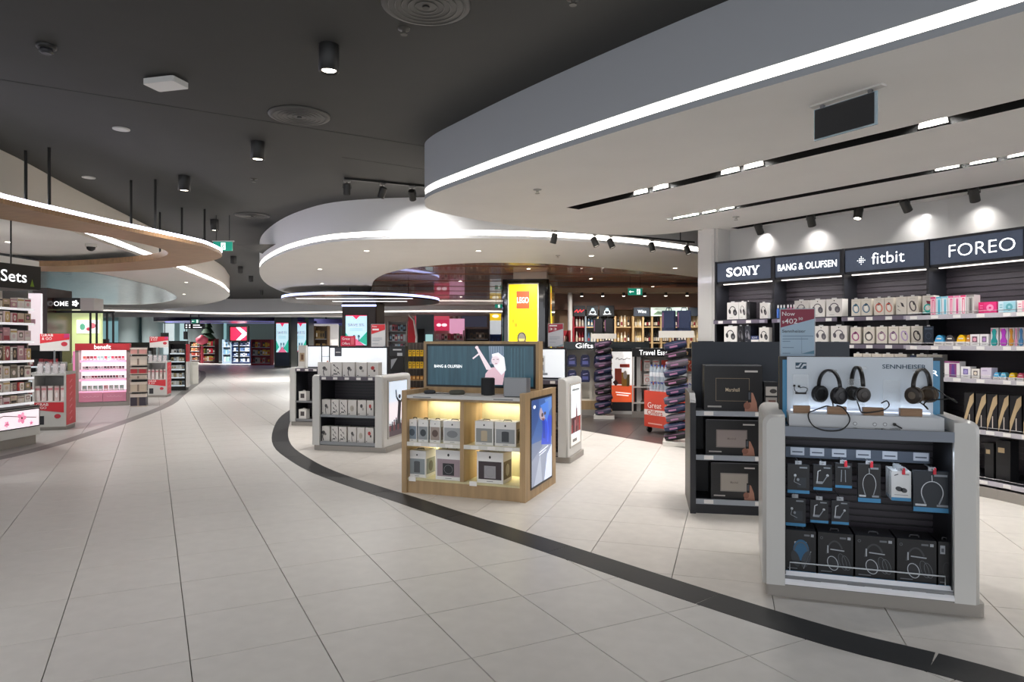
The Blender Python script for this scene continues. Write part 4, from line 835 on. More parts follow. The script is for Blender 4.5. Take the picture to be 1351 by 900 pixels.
# price cards in clear holders
def price_card(fr, x, ly, z, w, h, lines, label, c1='b3283c', body='d6d6d8', rz=0., lift=0.):
    t = thing('price_card', label, 'price card', fr.pt(x, ly, z), fr.rz+rz)
    b = MB(); hm = mat('card holder', 'c8ccd4', .1, alpha=.6); b.box(-w/2-.006, w/2+.006, 0, .006, lift, lift+h+.006, hm); b.box(-.04, .04, -.03, .03, -.0, .006, hm); b.box(-.012, .012, .006, .012, 0, lift+.1, hm); b.build('holder', t)
    b = MB(); b.pr(-w/2, w/2, .006, h, C(body), -.001); b.pp([(-w/2, h), (-w/2, h*.6), (w/2, h*.78), (w/2, h)], C(c1), -.002); wt = C('f4f0f0')
    b.text(lines[0], -w*.43, h*.92, None, h*.075, wt, -.003, just='l') if lines[0] else b.pline([(-w*.42, h*.92), (w*.1, h*.92)], h*.05, wt, -.003)
    if lines[1]: b.text(lines[1], -w*.43, h*.775, w*.5, h*.095, wt, -.003, just='l')
    else: b.pline([(-w*.42, h*.79), (w*.05, h*.79)], h*.07, wt, -.003)
    if len(lines) > 2: b.text(lines[2], w*.22, h*.8, w*.2, h*.05, wt, -.003)
    if len(lines) > 3: b.text(lines[3], -w*.43, h*.53, w*.66, h*.055, C('33343c'), -.003, just='l')
    for i, u in enumerate((.44, .38, .33, .2)): b.pline([(-w*.42, h*u), (w*(.3-.2*i*(i > 1)/2), h*u)], h*.014, C('8a97a8'), -.003)
    b.pp([(w*.1, .006), (w/2, .006), (w/2, h*.12)], C('8aa6b4'), -.003); o = b.build('card', t); o.location = (0, 0, lift)
price_card(FW1, FW1.x_at(499, .5), .5, 1.035, .215, .35, ['Now', ''], 'white card with red corner standing above the lit board', 'd8323a', 'e6e4e4', lift=.385)
price_card(FW3, FW3.x_at(733, .42), .42, 1.035, .2, .3, ['', '33'], 'grey card with burgundy corner standing behind the oak kiosk', '9c2a3c', 'c9c9cf', lift=.42)
x = FW1.x_at(459, .6); t = thing('promotion_sign', 'small red promotion sign above the white lit board', 'sign', FW1.pt(x, .6, 1.035), FW1.rz)
b = MB(); b.box(-.12, .12, 0, .008, .42, .57, C('d42a4a')); b.text('Great', -.03, .53, .13, .035, C('ffffff'), -.002); b.text('Offers', -.03, .46, .13, .035, C('ffffff'), -.002); b.pr(.05, .1, .44, .55, C('e86a7a'), -.002); b.build('plate', t); b = MB(); b.tube([(0, .004, 0), (0, .004, .42)], .005, M_STEEL); b.build('stem', t)

# ================================================================== oak kiosk
a, c = two(530, 650, 693, 664); rz = math.atan2(c[1]-a[1], c[0]-a[0]); WB = math.hypot(c[0]-a[0], c[1]-a[1]); DB = 1.0
FB = Fr((a[0]+c[0])/2, (a[1]+c[1])/2, rz); t = thing('oak_kiosk', 'oak kiosk with a wide lit screen, two-by-two shelves and poster side', 'kiosk', FB.loc(), FB.rz)
hw = WB/2
for s in (-1, 1):
    b = MB(); x0, x1 = sorted((s*hw, s*(hw-.055))); b.box(x0, x1, 0, DB, 0, 1.03, M_WOOD); sp = b.build('side_panel', t)
    if s > 0:
        def blue_art(b, w, h):
            b.pr(0, w, h*.5, h, E('3a5e9a', .5), -.0015); b.pr(0, w, 0, h*.5, E('8a93a8', .5), -.0015); b.pp([(w*.45, h*.45), (w*.95, h*.4), (w, h*.75), (w*.6, h*.82)], E('2a46b8', .6), -.002)
            b.pd(w*.55, h*.82, w*.2, h*.09, E('b0a0a8', .5), -.0025); b.pp([(w*.4, h*.92), (w*.8, h*.95), (w*.85, h*.8), (w*.72, h*.7)], E('4a78c8', .6), -.003); b.pp([(w*.1, 0), (w*.4, h*.35), (w*.5, 0)], E('a8b0c0', .5), -.002); b.pp([(w*.6, 0), (w*.75, h*.3), (w, h*.4), (w, 0)], E('d0d8ea', .6), -.002); b.pd(w*.12, h*.92, w*.06, h*.02, E('e8eef8', .8), -.003)
            b.pp([(0, h*.55), (w*.3, h*.75), (w*.35, h), (0, h)], E('2e4c84', .5), -.0018); b.pp([(w*.62, h*.98), (w*.98, h*.99), (w, h*.86), (w*.84, h*.8)], E('5f86c4', .5), -.0018); b.pp([(w*.5, h*.74), (w*.62, h*.72), (w*.66, h*.5), (w*.52, h*.52)], E('1f3aa0', .55), -.0026); b.pline([(w*.72, h*.78), (w*.8, h*.6), (w*.78, h*.45)], w*.05, E('3a5ad0', .6), -.0027); b.pp([(0, h*.3), (w*.5, h*.42), (w*.5, h*.5), (0, h*.5)], E('707c98', .5), -.0019); b.pd(w*.5, h*.8, w*.05, h*.025, C('5a4a50'), -.0032); b.pd(w*.63, h*.81, w*.05, h*.02, C('6a5a60'), -.0032); b.pp([(w*.45, h*.76), (w*.62, h*.75), (w*.56, h*.72)], C('8a5a62'), -.0032)
            b.pline([(w*.35, h*.36), (w*.8, h*.4)], h*.012, E('e8eef8', .8), -.003); b.pline([(w*.35, h*.33), (w*.7, h*.36)], h*.008, E('e8eef8', .8), -.003)
        f = poster(sp, DB*.66, .84, blue_art, M_BLK, .022); f.rotation_euler = (0, 0, PI/2); f.location = (hw+.006, DB*.17, .11)
xi = hw-.055
b = MB(); b.box(-xi, xi, .03, DB-.03, .93, .955, M_WOOD); b.build('top_board', t)
b = MB(); b.box(-xi, xi, .005, .5, .955, .985, mat('white stone top', 'c4c3c2', .35)); ct = b.build('counter_slab', t)
b = MB(); b.pline([(-xi+.07, .967), (-xi+.27, .967)], .01, C('77777a'), .004); b.pline([(xi-.27, .967), (xi-.07, .967)], .01, C('77777a'), .004); b.build('small_print', ct)
b = MB(); b.box(-xi, xi, .47, .49, .15, .93, M_WOODIN); b.build('back_panel', t)
b = MB(); b.box(-.02, .02, .01, .47, .15, .93, M_WOOD); b.build('divider', t)
for s in (-1, 1):
    x0, x1 = (-xi, -.02) if s < 0 else (.02, xi)
    b = MB(); b.box(x0, x1, .02, .47, .485, .51, M_WOODIN); sh = b.build('shelf', t)
    b = MB(); b.box(x0, x1, .008, .02, .475, .515, mat('frosted ticket rail', 'd8d6d0', .3)); b.build('ticket_rail', sh)
    for u in (.2, .5, .8): b = MB(); b.box(x0+(x1-x0)*u-.04, x0+(x1-x0)*u+.04, .005, .008, .48, .51, M_PRICE); b.build('price_ticket', sh)
    for k, zz in enumerate((.925, .482)):
        b = MB(); b.box(x0+.02, x1-.02, .44, .46, zz-.012, zz-.002, mat('warm led bar', 'fff0c0', .4, emit=2)); b.build('led_bar', t)
        lamp('shelf_lamp', ((x0+x1)/2, .4, zz-.02), 3.6, col=(1, .96, .74), parent=t, sx=(x1-x0)*.85, sy=.02, spread=170)
b = MB(); b.box(-xi, xi, .02, .47, .13, .15, M_WOODIN); b.build('base_shelf', t)
b = MB(); b.box(-xi, xi, .025, .06, 0, .13, M_WOOD); b.build('kick_board', t)
b = MB(); b.box(-xi, xi, DB-.06, DB-.03, 0, .93, M_WOOD); b.build('rear_panel', t)
for u in (-xi+.02, .08): b = MB(); b.box(u, u+.075, .012, .018, .12, .165, M_PRICE); b.build('price_ticket', t)
# screen
lyS = .47; x0, x1 = FB.x_at(559, lyS), FB.x_at(711, lyS)
b = MB(); b.box(x0, x1, lyS, lyS+.13, .955, 1.525, M_WOOD); hs = b.build('screen_housing', t)
sx0, sx1, sz0, sz1 = x0+.055, x1-.055, 1.065, 1.475
b = MB(); b.box(sx0-.02, sx1+.02, lyS-.006, lyS, sz0-.02, sz1+.02, M_BLK); b.build('bezel', hs)
b = MB(); m = mat('screen teal', '2c4c5a', .25, emit=.42, noise=.25, nscale=5, stretch=(6, 1, .4)); y_ = lyS-.008; w, h = sx1-sx0, sz1-sz0
b.pr(sx0, sx1, sz0, sz1, m, y_); P = lambda u, v: (sx0+u*w, sz0+v*h)
b.text('BANG & OLUFSEN', *P(.2, .48), w*.27, h*.075, E('f2f6f8', 1.1), y_-.003)
b.pp([P(.59, 1), P(.73, 1), P(.73, .55), P(.6, .55)], E('7c8ea2', .45), y_-.001)
for i in range(6): b.pline([P(.605+.022*i, .99), P(.605+.022*i, .6)], w*.006, E('4a5e72', .4), y_-.0015)
for i in range(5): b.pline([P(.8+.03*i, .95), P(.8+.03*i, .2)], w*.005, E('4a6e7c', .4), y_-.0012)
sk = E('d3c3ca', .75); b.pp([P(.545, .03), P(.72, .03), P(.74, .35), P(.7, .5), P(.6, .45), P(.56, .3)], E('c9a9b4', .7), y_-.002)
b.pp([P(.62, .8), P(.68, .84), P(.735, .72), P(.75, .4), P(.71, .28), P(.64, .5)], E('d8d8dc', .8), y_-.0022)
b.pd(*P(.655, .64), w*.04, h*.12, sk, y_-.003); b.pline([P(.63, .66), P(.645, .66)], h*.012, C('5a4a50'), y_-.0035); b.pline([P(.665, .67), P(.685, .67)], h*.012, C('5a4a50'), y_-.0035); b.pline([P(.65, .56), P(.67, .565)], h*.012, C('a04a58'), y_-.0035)
b.pp([P(.47, .95), P(.49, .97), P(.62, .42), P(.57, .4)], sk, y_-.0026); b.pline([P(.44, .68), P(.515, .84)], h*.04, sk, y_-.0028); b.pd(*P(.478, .965), w*.016, h*.04, sk, y_-.003)
b.build('screen', hs)
# goods on the counter
b = MB(); b.lathe([(.055, 0), (.06, .012), (.058, .03), (.04, .036)], mat('dark felt', '22242a', .6), 18); put('speaker_puck', b.mesh('speaker_puck'), FB, FB.x_at(567, .25), .25, .985, 'small dark round puck at left of the oak counter', 'speaker')
b = MB(); b.lathe([(.075, 0), (.082, .015), (.08, .034), (.06, .042)], mat('olive felt', '3c3d33', .6), 18); put('speaker_puck', b.mesh('speaker_puck'), FB, FB.x_at(603, .25), .25, .985, 'larger olive round puck on the oak counter', 'speaker')
b = MB(); b.tube([(-.1, 0, .004), (-.05, -.04, .004), (0, .01, .004), (.05, -.02, .004), (.09, .02, .004)], .004, M_BLK, 5); put('cable', b.mesh('cable'), FB, FB.x_at(584, .28), .28, .985, 'thin black cable lying between the two pucks', 'cable')
b = MB(); b.rbox(-.068, .068, 0, .11, .006, .17, mat('black speaker cloth', '15161b', .7, noise=.2, nscale=300), .05, 5); b.cyl((0, .055, 0), .045, .006, M_BLK, 16); b.rbox(-.06, .06, .006, .104, .17, .176, M_BLK, .045, 5); put('speaker', b.mesh('speaker'), FB, FB.x_at(641, .2), .2, .985, 'black cloth speaker with rounded sides on the oak counter', 'speaker')
b = MB(); b.rbox(-.12, .12, 0, .13, .008, .185, mat('silver speaker', '8b8d91', .35, metal=.5, noise=.1, nscale=200), .015); b.box(-.11, .11, .01, .12, 0, .008, M_BLK); put('speaker', b.mesh('speaker'), FB, FB.x_at(680, .12), .1, .985, 'square silver speaker at the right end of the oak counter', 'speaker')
def spk_box(w, h, d, body, pic, obj, shp):
    def fn(b):
        b.box(-w/2, w/2, 0, d, 0, h, C('e4e3e2')); b.pr(-w*.44, w*.44, h*.12, h*.7, C(pic)); b.pd(0, h*.84, w*.04, w*.05, C('2a2a2c'))
        if shp == 'sq': b.pr(-w*.22, w*.22, h*.16, h*.56, C(obj), -.0012); b.pring(0, h*.36, w*.17, h*.15, w*.012, C('8a8a8e'))
        elif shp == 'cyl': b.pr(-w*.17, w*.17, h*.18, h*.58, C(obj), -.0012); b.pd(0, h*.58, w*.17, h*.03, C(obj), -.0013)
        else: b.pd(0, h*.42, w*.3, h*.16, C(obj), -.0012)
        b.pline([(-w*.12, h*.06), (w*.12, h*.06)], h*.02, C('8a8a8c'))
        t2 = MB(); t2.pr(.015, d-.015, h*.12, h*.7, C(pic), 0); t2.pd(d*.5, h*.4, d*.22, h*.2, C(obj), -.0006); b.merge(t2, Matrix.Translation((w/2+.0008, 0, 0)) @ Matrix.Rotation(PI/2, 4, 'Z'))
        b.tube([(-w*.2, d*.4, h), (-w*.15, d*.4, h+.012), (w*.15, d*.4, h+.012), (w*.2, d*.4, h)], .005, C('2a2a2e'), 5)
    return pm(('speaker_box', w, h, d, body, pic, obj, shp), fn)
for p0, p1, ly, z, h, d, pic, ob_, shp, lab in ((537.5, 550, .06, .51, .225, .16, '7d8a96', '4a5560', 'disc', 'narrow white carton with grey-blue speaker, first in upper left oak compartment'), (551.5, 565, .06, .51, .225, .16, '8d9296', '3c4248', 'disc', 'narrow white carton with dark disc speaker, second in upper left compartment'), (567, 581, .06, .51, .225, .16, '9a8d86', '5a4a44', 'disc', 'narrow white carton with brownish speaker, third in upper left compartment'), (584.5, 609, .06, .51, .225, .16, 'a2a5a8', '7a7e82', 'disc', 'wide white carton with grey dome speaker in upper left compartment'),
                                      (626.5, 651, .08, .51, .235, .17, '8d8f8e', 'b7a890', 'cyl', 'white carton with beige speaker in upper right oak compartment'), (652.5, 681, .08, .51, .235, .17, '92969a', '3c4046', 'cyl', 'white carton with dark speaker in upper right oak compartment'),
                                      (538.5, 562, .07, .15, .27, .22, '8a9296', '55585c', 'cyl', 'white carton with grey cylinder speaker in lower left oak compartment'), (574.5, 609, .05, .15, .295, .22, '9c8a92', '26262c', 'sq', 'white carton with black square speaker in lower left oak compartment'), (629, 664, .05, .15, .3, .24, '3c3034', '9a989c', 'sq', 'white carton with silver square speaker alone in lower right compartment')):
    x0, x1 = FB.x_at(p0, ly), FB.x_at(p1, ly); put('speaker_carton', spk_box(round(x1-x0-.004, 3), h, d, '', pic, ob_, shp), FB, (x0+x1)/2, ly, z, lab, 'speaker box', 'white speaker cartons in the oak kiosk')

# ================================================================== dark speaker kiosk
a, c = two(910.5, 677.5, 1001, 681.7); rz = math.atan2(c[1]-a[1], c[0]-a[0]); FM = Fr(a[0], a[1], rz); WM, DM = 1.42, .8
t = thing('dark_kiosk', 'black kiosk with large speaker cartons behind the headphone kiosk', 'kiosk', FM.loc(), FM.rz)
for x in (0, WM-.05):
    o = [(0, 0), (DM, 0), (DM, 1.06), (.12, 1.06), (.04, 1.0), (0, .98)]; b = MB(); b.prism([(x+.05, yy, zz) for yy, zz in o], [(x, yy, zz) for yy, zz in o][::1], M_DARK); b.build('side_panel', t)
b = MB(); b.box(.05, WM-.05, .38, .42, 0, .9, M_DARK); b.build('back_panel', t)
b = MB(); b.box(.04, WM-.0, .4, .46, .9, 1.52, mat('slate blue panel', '262c36', .5)); b.build('header_panel', t)
b = MB(); b.box(.05, WM-.05, .03, .06, 0, .1, M_DARK); b.build('kick_board', t)
for zs in (.125, .515, .905):
    b = MB(); b.box(.05, WM-.05, .03, .38 if zs < .8 else DM, zs-.03, zs, M_DARK); sh = b.build('shelf', t)
    b = MB(); b.box(.05, WM-.05, .012, .03, zs-.04, zs+.004, mat('frosted grey rail', '9aa0aa', .3)); b.build('ticket_rail', sh)
    for u in (.12, .55, .95): b = MB(); b.box(u, u+.08, .009, .012, zs-.034, zs, M_PRICE); b.build('price_ticket', sh)
def amp_box(w, h, d, col, gr):
    def fn(b):
        b.box(-w/2, w/2, 0, d, 0, h, mat('black carton', '19191c', .4)); b.pr(-w*.3, w*.28, h*.22, h*.72, C(gr)); 
        if col == 0: b.pr(-w*.3+.004, w*.28-.004, h*.22+.004, h*.72-.004, C('1c1b1d'), -.0012); b.text('Marshall', -.01*w, h*.47, w*.24, h*.08, C('c9b8a0'), -.002)
        else: b.pr(-w*.28, w*.26, h*.25, h*.69, C('8f8482' if col == 1 else 'a09890'), -.0012); b.text('Marshall', -.01*w, h*.47, w*.16, h*.06, C('6a605e'), -.002)
        sk = C('a87866'); b.pp([(w*.2, 0), (w*.42, 0), (w*.4, h*.2), (w*.34, h*.4), (w*.3, h*.42), (w*.3, h*.28), (w*.2, h*.18)], sk, -.0022); b.pd(w*.24, h*.13, w*.06, h*.08, C('8c5f50'), -.0023)
        b.pp([(w*.25, h*.2), (w*.31, h*.2), (w*.31, h*.46), (w*.25, h*.46)], C('0c0c0e'), -.0026); b.pr(w*.262, w*.298, h*.26, h*.42, C('4a4f58'), -.003)
        b.pline([(w*.2, h*.87), (w*.42, h*.87)], h*.04, C('c8c4c0')); b.pline([(-w*.44, h*.1), (-w*.2, h*.1)], h*.035, C('b0aca8'))
        b.pr(-w*.48, w*.48, h*.985, h, C('6a6a70'))
    return pm(('amp_box', w, h, d, col), fn)
for p0, p1, py0, ly, z, col, gr, lab in ((929, 1006, 482, .06, .905, 0, '8a7a66', 'largest black carton with outlined black speaker on top of dark kiosk'), (931, 1001.5, 554, .06, .515, 1, '7c7270', 'black carton with mauve-grey speaker on middle shelf of dark kiosk'), (938, 1001, 611, .06, .125, 2, '8a8480', 'black carton with cream-grey speaker on bottom shelf of dark kiosk')):
    x0, x1 = FM.x_at(p0, ly), FM.x_at(p1, ly); h = FM.z_at((p0+p1)/2, py0, ly)-z
    put('speaker_carton', amp_box(round(x1-x0, 3), round(h, 3), .28, col, gr), FM, (x0+x1)/2, ly, z, lab, 'speaker box')
x0, x1 = FM.x_at(1008, .1), FM.x_at(1026, .1); w = x1-x0; b = MB(); b.box(-w/2, w/2, 0, .15, 0, .26, mat('black carton', '19191c')); b.pr(-w*.38, w*.45, .14, .22, C('b9b4ae')); b.pr(-w*.38, w*.45, .04, .125, C('a09a94')); b.pd(.02, .18, .03, .02, C('3a3636')); b.pr(-.02, .04, .06, .1, C('6a4038'), -.0012)
put('accessory_carton', b.mesh('accessory_carton'), FM, (x0+x1)/2, .1, .905, 'small dark carton with two pale pictures beside the largest speaker carton', 'box')
# ================================================================== headphone kiosk in the right foreground
a, c = two(1012, 787, 1287, 817); rz = math.atan2(c[1]-a[1], c[0]-a[0]); WS = math.hypot(c[0]-a[0], c[1]-a[1])+.05; DS = .92
FS = Fr((a[0]+c[0])/2, (a[1]+c[1])/2, rz); HS = 1.085
ks = kiosk(FS, WS, DS, 'white rounded kiosk with headphone display, nearest at right', shelves=(), hgt=HS, tickets=False, rec=.07, inner=mat('black laminate', '131417', .4))
xi = WS/2-.125; CT = HS-.07; HE = HS-.045
b = MB(); b.box(-xi, xi, -.004, .0, HE-.078, HE-.02, mat('slate blue edge', '7f8794', .35)); b.build('edge_strip', ks)
b = MB(); b.box(-xi, xi, .05, .07, HE-.075, HE-.062, mat('cool shelf led', 'cfe2ff', .4, emit=1.5)); b.build('led_bar', ks)
lamp('shelf_lamp', (0, .06, HE-.095), 2.2, col=(.75, .87, 1), parent=ks, sx=xi*1.8, sy=.02, spread=170)
zr_ = FS.z_at(1150, 600, .28)
b = MB(); b.box(-xi, xi-.06, .26, .28, zr_-.035, zr_+.03, mat('blue grey rail', '46505f', .4)); rl = b.build('header_rail', ks)
for px in (1052, 1078, 1107, 1139, 1174, 1215): u = FS.x_at(px, .258); b = MB(); b.box(u-.04, u+.04, .256, .26, zr_-.02, zr_+.028, C('b6bcc6')); b.pline([(u-.03, zr_), (u+.03, zr_)], .008, C('4a5260'), .2555); b.build('price_ticket', rl)
# sloping ticket tray and wire guard at the bottom
b = MB(); b.add([(-xi, -.005, .1), (xi, -.005, .1), (xi, .055, .15), (-xi, .055, .15), (-xi, -.005, .085), (xi, -.005, .085)], [(0, 1, 2, 3), (4, 5, 1, 0)], C('ecebee')); tr = b.build('ticket_tray', ks)
for u in (-.33, -.1, .13, .3):
    b = MB(); b.face([(u, .01, .1135), (u+.09, .01, .1135), (u+.09, .028, .1285), (u, .028, .1285)], C('3c3c42')); b.build('ticket_print', tr)
b = MB(); b.tube([(-xi+.03, .06, .13), (-xi+.03, .06, .2), (xi-.03, .06, .2), (xi-.03, .06, .13)], .004, mat('white wire', 'c8ccd0', .3), 6); b.build('wire_guard', ks)
# ---- hanging packs
def bud_pack(w, h, kind, bar='3f86b4', body='15171c'):
    def fn(b):
        b.box(-w/2, w/2, 0, .03, 0, h, mat('black card '+body, body, .35)); b.pr(-w/2, w/2, 0, h*.11, C(bar)); g = C('8a9098'); l = C('c4c8ce')
        if kind == 'buds': b.pd(-w*.15, h*.62, w*.06, h*.05, l); b.pd(-w*.02, h*.48, w*.06, h*.05, g); b.pline([(-w*.15, h*.6), (-w*.2, h*.4), (w*.1, h*.3)], w*.03, g); b.pr(-w*.05, w*.35, h*.2, h*.55, C('2a3038'), -.0006)
        if kind == 'wire': b.pline([(-w*.3, h*.3), (-w*.25, h*.75), (-w*.1, h*.8)], w*.05, l); b.pline([(w*.0, h*.3), (w*.25, h*.6)], w*.05, g); b.pd(w*.25, h*.6, w*.07, h*.05, l); b.pr(-w*.35, 0, h*.25, h*.35, g)
        if kind == 'lines': b.pline([(-w*.15, h*.25), (-w*.12, h*.75)], w*.05, g); b.pline([(w*.12, h*.25), (w*.1, h*.75)], w*.05, g); b.pline([(-w*.35, h*.85), (w*.35, h*.85)], h*.03, g)
        if kind == 'neck': b.pring(0, h*.48, w*.3, h*.28, w*.025, l, a0=-.5, a1=PI+.5, n=20); b.pline([(-w*.26, h*.36), (-w*.18, h*.2)], w*.04, g); b.pline([(w*.26, h*.36), (w*.18, h*.2)], w*.04, g); b.pline([(0, h*.76), (-.01*w, h*.9)], w*.02, l); b.pr(-w*.45, -w*.15, h*.14, h*.19, l); b.pr(w*.12, w*.42, h*.14, h*.19, g)
        if kind == 'white': b.pd(-w*.1, h*.4, w*.2, h*.08, C('3a3c40'), tilt=-.3); b.pd(w*.14, h*.36, w*.17, h*.08, C('3a3c40'), tilt=-.3); b.pline([(-w*.35, h*.85), (-w*.15, h*.9)], h*.03, C('3a3c40')); b.pline([(-w*.35, h*.2), (w*.35, h*.2)], h*.02, C('8a8a8e'))
        b.pline([(w*.05, h*.9), (w*.4, h*.9)], h*.05, g if body != 'd8d9da' else C('9a9a9c'))
        b.box(-.018, .018, .004, .007, h, h+.022, C('a8acb2'))
    return pm(('earphone_pack', w, h, kind, bar, body), fn)
def hook(fr, parent, x, z, ly):
    b = MB(); b.tube([(x, .41, z), (x, ly+.0, z), (x, ly-.03, z+.006)], .004, M_STEEL, 6); b.build('peg_hook', parent)
b0 = MB(); b0.rbox(-.008, .008, -.006, .006, -.035, .0, C('d02a3c'), .003); tagm = b0.mesh('security_tag')
for p0, p1, q0, q1, kind, red, body, lab, ly in ((1039, 1068, 613, 651, 'buds', 0, '15171c', 'black hanging pack with tiny buds, leftmost of the upper row', .12), (1073, 1098, 614, 647, 'wire', 0, '15171c', 'black hanging pack with wired buds, second of the upper row', .12), (1102, 1124, 612, 644, 'lines', 1, '15171c', 'smallest black hanging pack, red tag, third of upper row', .12), (1132, 1162, 613, 663, 'neck', 1, '17181c', 'black hanging pack with slim neckband and red tag', .12), (1176, 1202, 622, 661, 'white', 1, 'd8d9da', 'white hanging pack with black buds and red tag', .1), (1205, 1255, 622, 676, 'neck', 1, '1c232c', 'largest navy hanging pack with white neckband at right', .09),
                                       (1033, 1061, 657, 694, 'buds', 0, '15171c', 'black hanging pack with tiny buds, leftmost of the lower row', .12), (1069, 1093, 660, 690, 'wire', 0, '15171c', 'black hanging pack with wired buds, middle of the lower row', .12), (1097, 1120, 661, 692, 'wire', 0, '1a1d24', 'black hanging pack with wired buds, right of the lower row', .12)):
    x0, x1 = FS.x_at(p0, ly), FS.x_at(p1, ly); xm = (x0+x1)/2; z0, z1 = FS.z_at((p0+p1)/2, q1, ly), FS.z_at((p0+p1)/2, q0, ly)
    if xm-(x1-x0)/2 < -xi: xm = -xi+(x1-x0)/2+.004
    hook(FS, ks, xm, z1+.012, ly)
    put('earphone_pack', bud_pack(round(x1-x0, 3), round(z1-z0, 3), kind, '3f86b4', body), FS, xm, ly, z0, lab, 'earphone pack', 'hanging earphone packs')
    if kind == 'white':
        for k in range(3): put('earphone_pack', bud_pack(round(x1-x0, 3), round(z1-z0, 3), kind, '3f86b4', body), FS, xm-.0, ly+.045*(k+1), z0, 'white pack hanging behind the front white pack, %s in line' % ORD[k+1], 'earphone pack', 'hanging earphone packs')
    if red:
        b = MB(); b.rbox(-.008, .008, -.006, .006, -.045, .004, C('d02a3c'), .003)
        o = put('security_tag', tagm, FS, xm+.01, ly-.012, z1+.02, 'red security tag on hook of the '+{'lines': 'smallest black pack', 'white': 'white pack', 'neck': 'slim neckband pack' if p0 < 1200 else 'largest navy pack'}[kind], 'security tag', 'red security tags')
def over_box(w, h, d, style):
    def fn(b):
        bk = mat('black carton', '19191c'); b.box(-w/2, w/2, 0, d, 0, h, bk); b.pr(-w/2, w/2, 0, h*.085, C('3f86b4')); g = C('3d3e42'); l = C('a8adb4'); s_ = C('6c7076')
        if style == 0:
            b.pd(w*.02, h*.56, w*.26, h*.24, C('2c5f84'), n=20); b.pring(w*.02, h*.45, w*.27, h*.3, w*.04, C('50555c'), -.0018, a0=.3, a1=PI-.3); b.pd(-w*.16, h*.36, w*.13, h*.19, C('33363b'), -.002, tilt=.3); b.pd(w*.18, h*.36, w*.14, h*.2, C('3c4046'), -.002, tilt=-.3); b.pline([(w*.1, h*.15), (w*.34, h*.55)], w*.025, l, -.002); b.pr(-w*.2, w*.2, h*.7, h*.75, l)
        elif style == 4: b.pring(-.02*w, h*.42, w*.25, h*.16, w*.06, C('2e2e32')); b.pr(-w*.4, -w*.12, h*.74, h*.92, l); b.pr(-w*.34, -w*.18, h*.78, h*.86, C('5a5e66'), -.0016)
        else:
            b.pring(-.02*w, h*.5, w*.26, h*.34, w*.05, g, a0=.5, a1=PI-.1, n=14); b.pd(w*.22, h*.38, w*.15, h*.2, C('232427'), -.0014, tilt=.4); b.pring(w*.3, h*.36, w*.1, h*.17, w*.012, s_, tilt=.3); b.pring(w*.2, h*.38, w*.1, h*.19, w*.01, s_, tilt=.3)
            b.pd(-w*.06, h*.34, w*.17, h*.18, C('2a2b2f'), -.0018, n=20, tilt=.3); b.pring(-w*.08, h*.33, w*.155, h*.165, w*.02, C('b9bec6'), -.0022, n=22, tilt=.3); b.pline([(-w*.22, h*.55), (-w*.22, h*.72)], w*.035, l, -.0022); b.pline([(-w*.15, h*.64), (w*.25, h*.62)], h*.025, l, -.0022)
            b.pring(-w*.4, h*.88, w*.04, h*.03, w*.01, s_)
        b.pr(w*.12, w*.3, h*.88, h*.92, s_); b.pr(w*.34, w*.43, h*.87, h*.93, l); b.pline([(-w*.42, h*.14), (-w*.1, h*.14)], h*.02, s_)
        b.tube([(-w*.12, d*.3, h), (-w*.1, d*.3, h+.012), (w*.1, d*.3, h+.012), (w*.12, d*.3, h)], .006, C('2a2a2e'), 5)
    return pm(('headphone_carton', w, h, d, style), fn)
for p0, p1, st, lab in ((1031.5, 1077, 0, 'black carton with blue glow headphones, leftmost of the bottom row'), (1079, 1126, 1, 'black carton with silver-ringed headphones, second of bottom row'), (1128, 1181, 2, 'black carton with silver-ringed headphones, third of bottom row'), (1183, 1236, 3, 'black carton with silver-ringed headphones, fourth of bottom row'), (1237.5, 1262, 4, 'narrow black carton with pale sticker at right of bottom row')):
    ly = .075; x0, x1 = FS.x_at(p0, ly), FS.x_at(p1, ly); x0 = max(x0, -xi+.003)
    put('headphone_carton', over_box(round(x1-x0-.004, 3), .265, .2, st), FS, (x0+x1)/2, ly, .125, lab, 'headphone box', 'black headphone cartons in the bottom row')
# loose white security keys lying on the boxes
# ---- display stand on the counter
ly0 = .06; bx0, bx1 = FS.x_at(1041, ly0), FS.x_at(1246, ly0); lyb = .29; px0, px1 = FS.x_at(1038.5, lyb), FS.x_at(1231, lyb); zt = FS.z_at(1130, 471.5, lyb)
t = thing('headphone_display', 'pale display stand with lettered back panel on the near kiosk', 'display stand', FS.pt(0, 0, CT), FS.rz); zb = .075; M_DISP = mat('pale display plastic', 'c9d2dc', .35, emit=.05)
b = MB(); b.box(bx0, bx1, ly0, .3, 0, zb, mat('white display base', 'cfd2d6', .35)); base = b.build('base_box', t)
b = MB(); b.box(px0, px1, lyb, lyb+.02, zb, zt-CT, M_DISP); pan = b.build('back_panel', t)
zh = zt-CT; pw_ = px1-px0
b = MB(); b.text('SENNHEISER', px1-pw_*.19, zh-.055, pw_*.29, .026, C('22465e'), lyb-.003, .012); b.build('lettering', pan)
b = MB(); lx = px0+pw_*.1; lz = zh-.055; b.pr(lx-.032, lx+.032, lz-.02, lz+.02, C('22465e'), lyb-.0012); b.pp([(lx-.03, lz-.012), (lx-.012, lz-.012), (lx+.006, lz+.016), (lx-.004, lz+.016), (lx-.016, lz), (lx-.03, lz)], C('c9d2dc'), lyb-.002); b.pp([(lx+.03, lz+.012), (lx+.014, lz+.012), (lx-.004, lz-.016), (lx+.006, lz-.016), (lx+.018, lz), (lx+.03, lz)], C('c9d2dc'), lyb-.002); b.build('logo', pan)
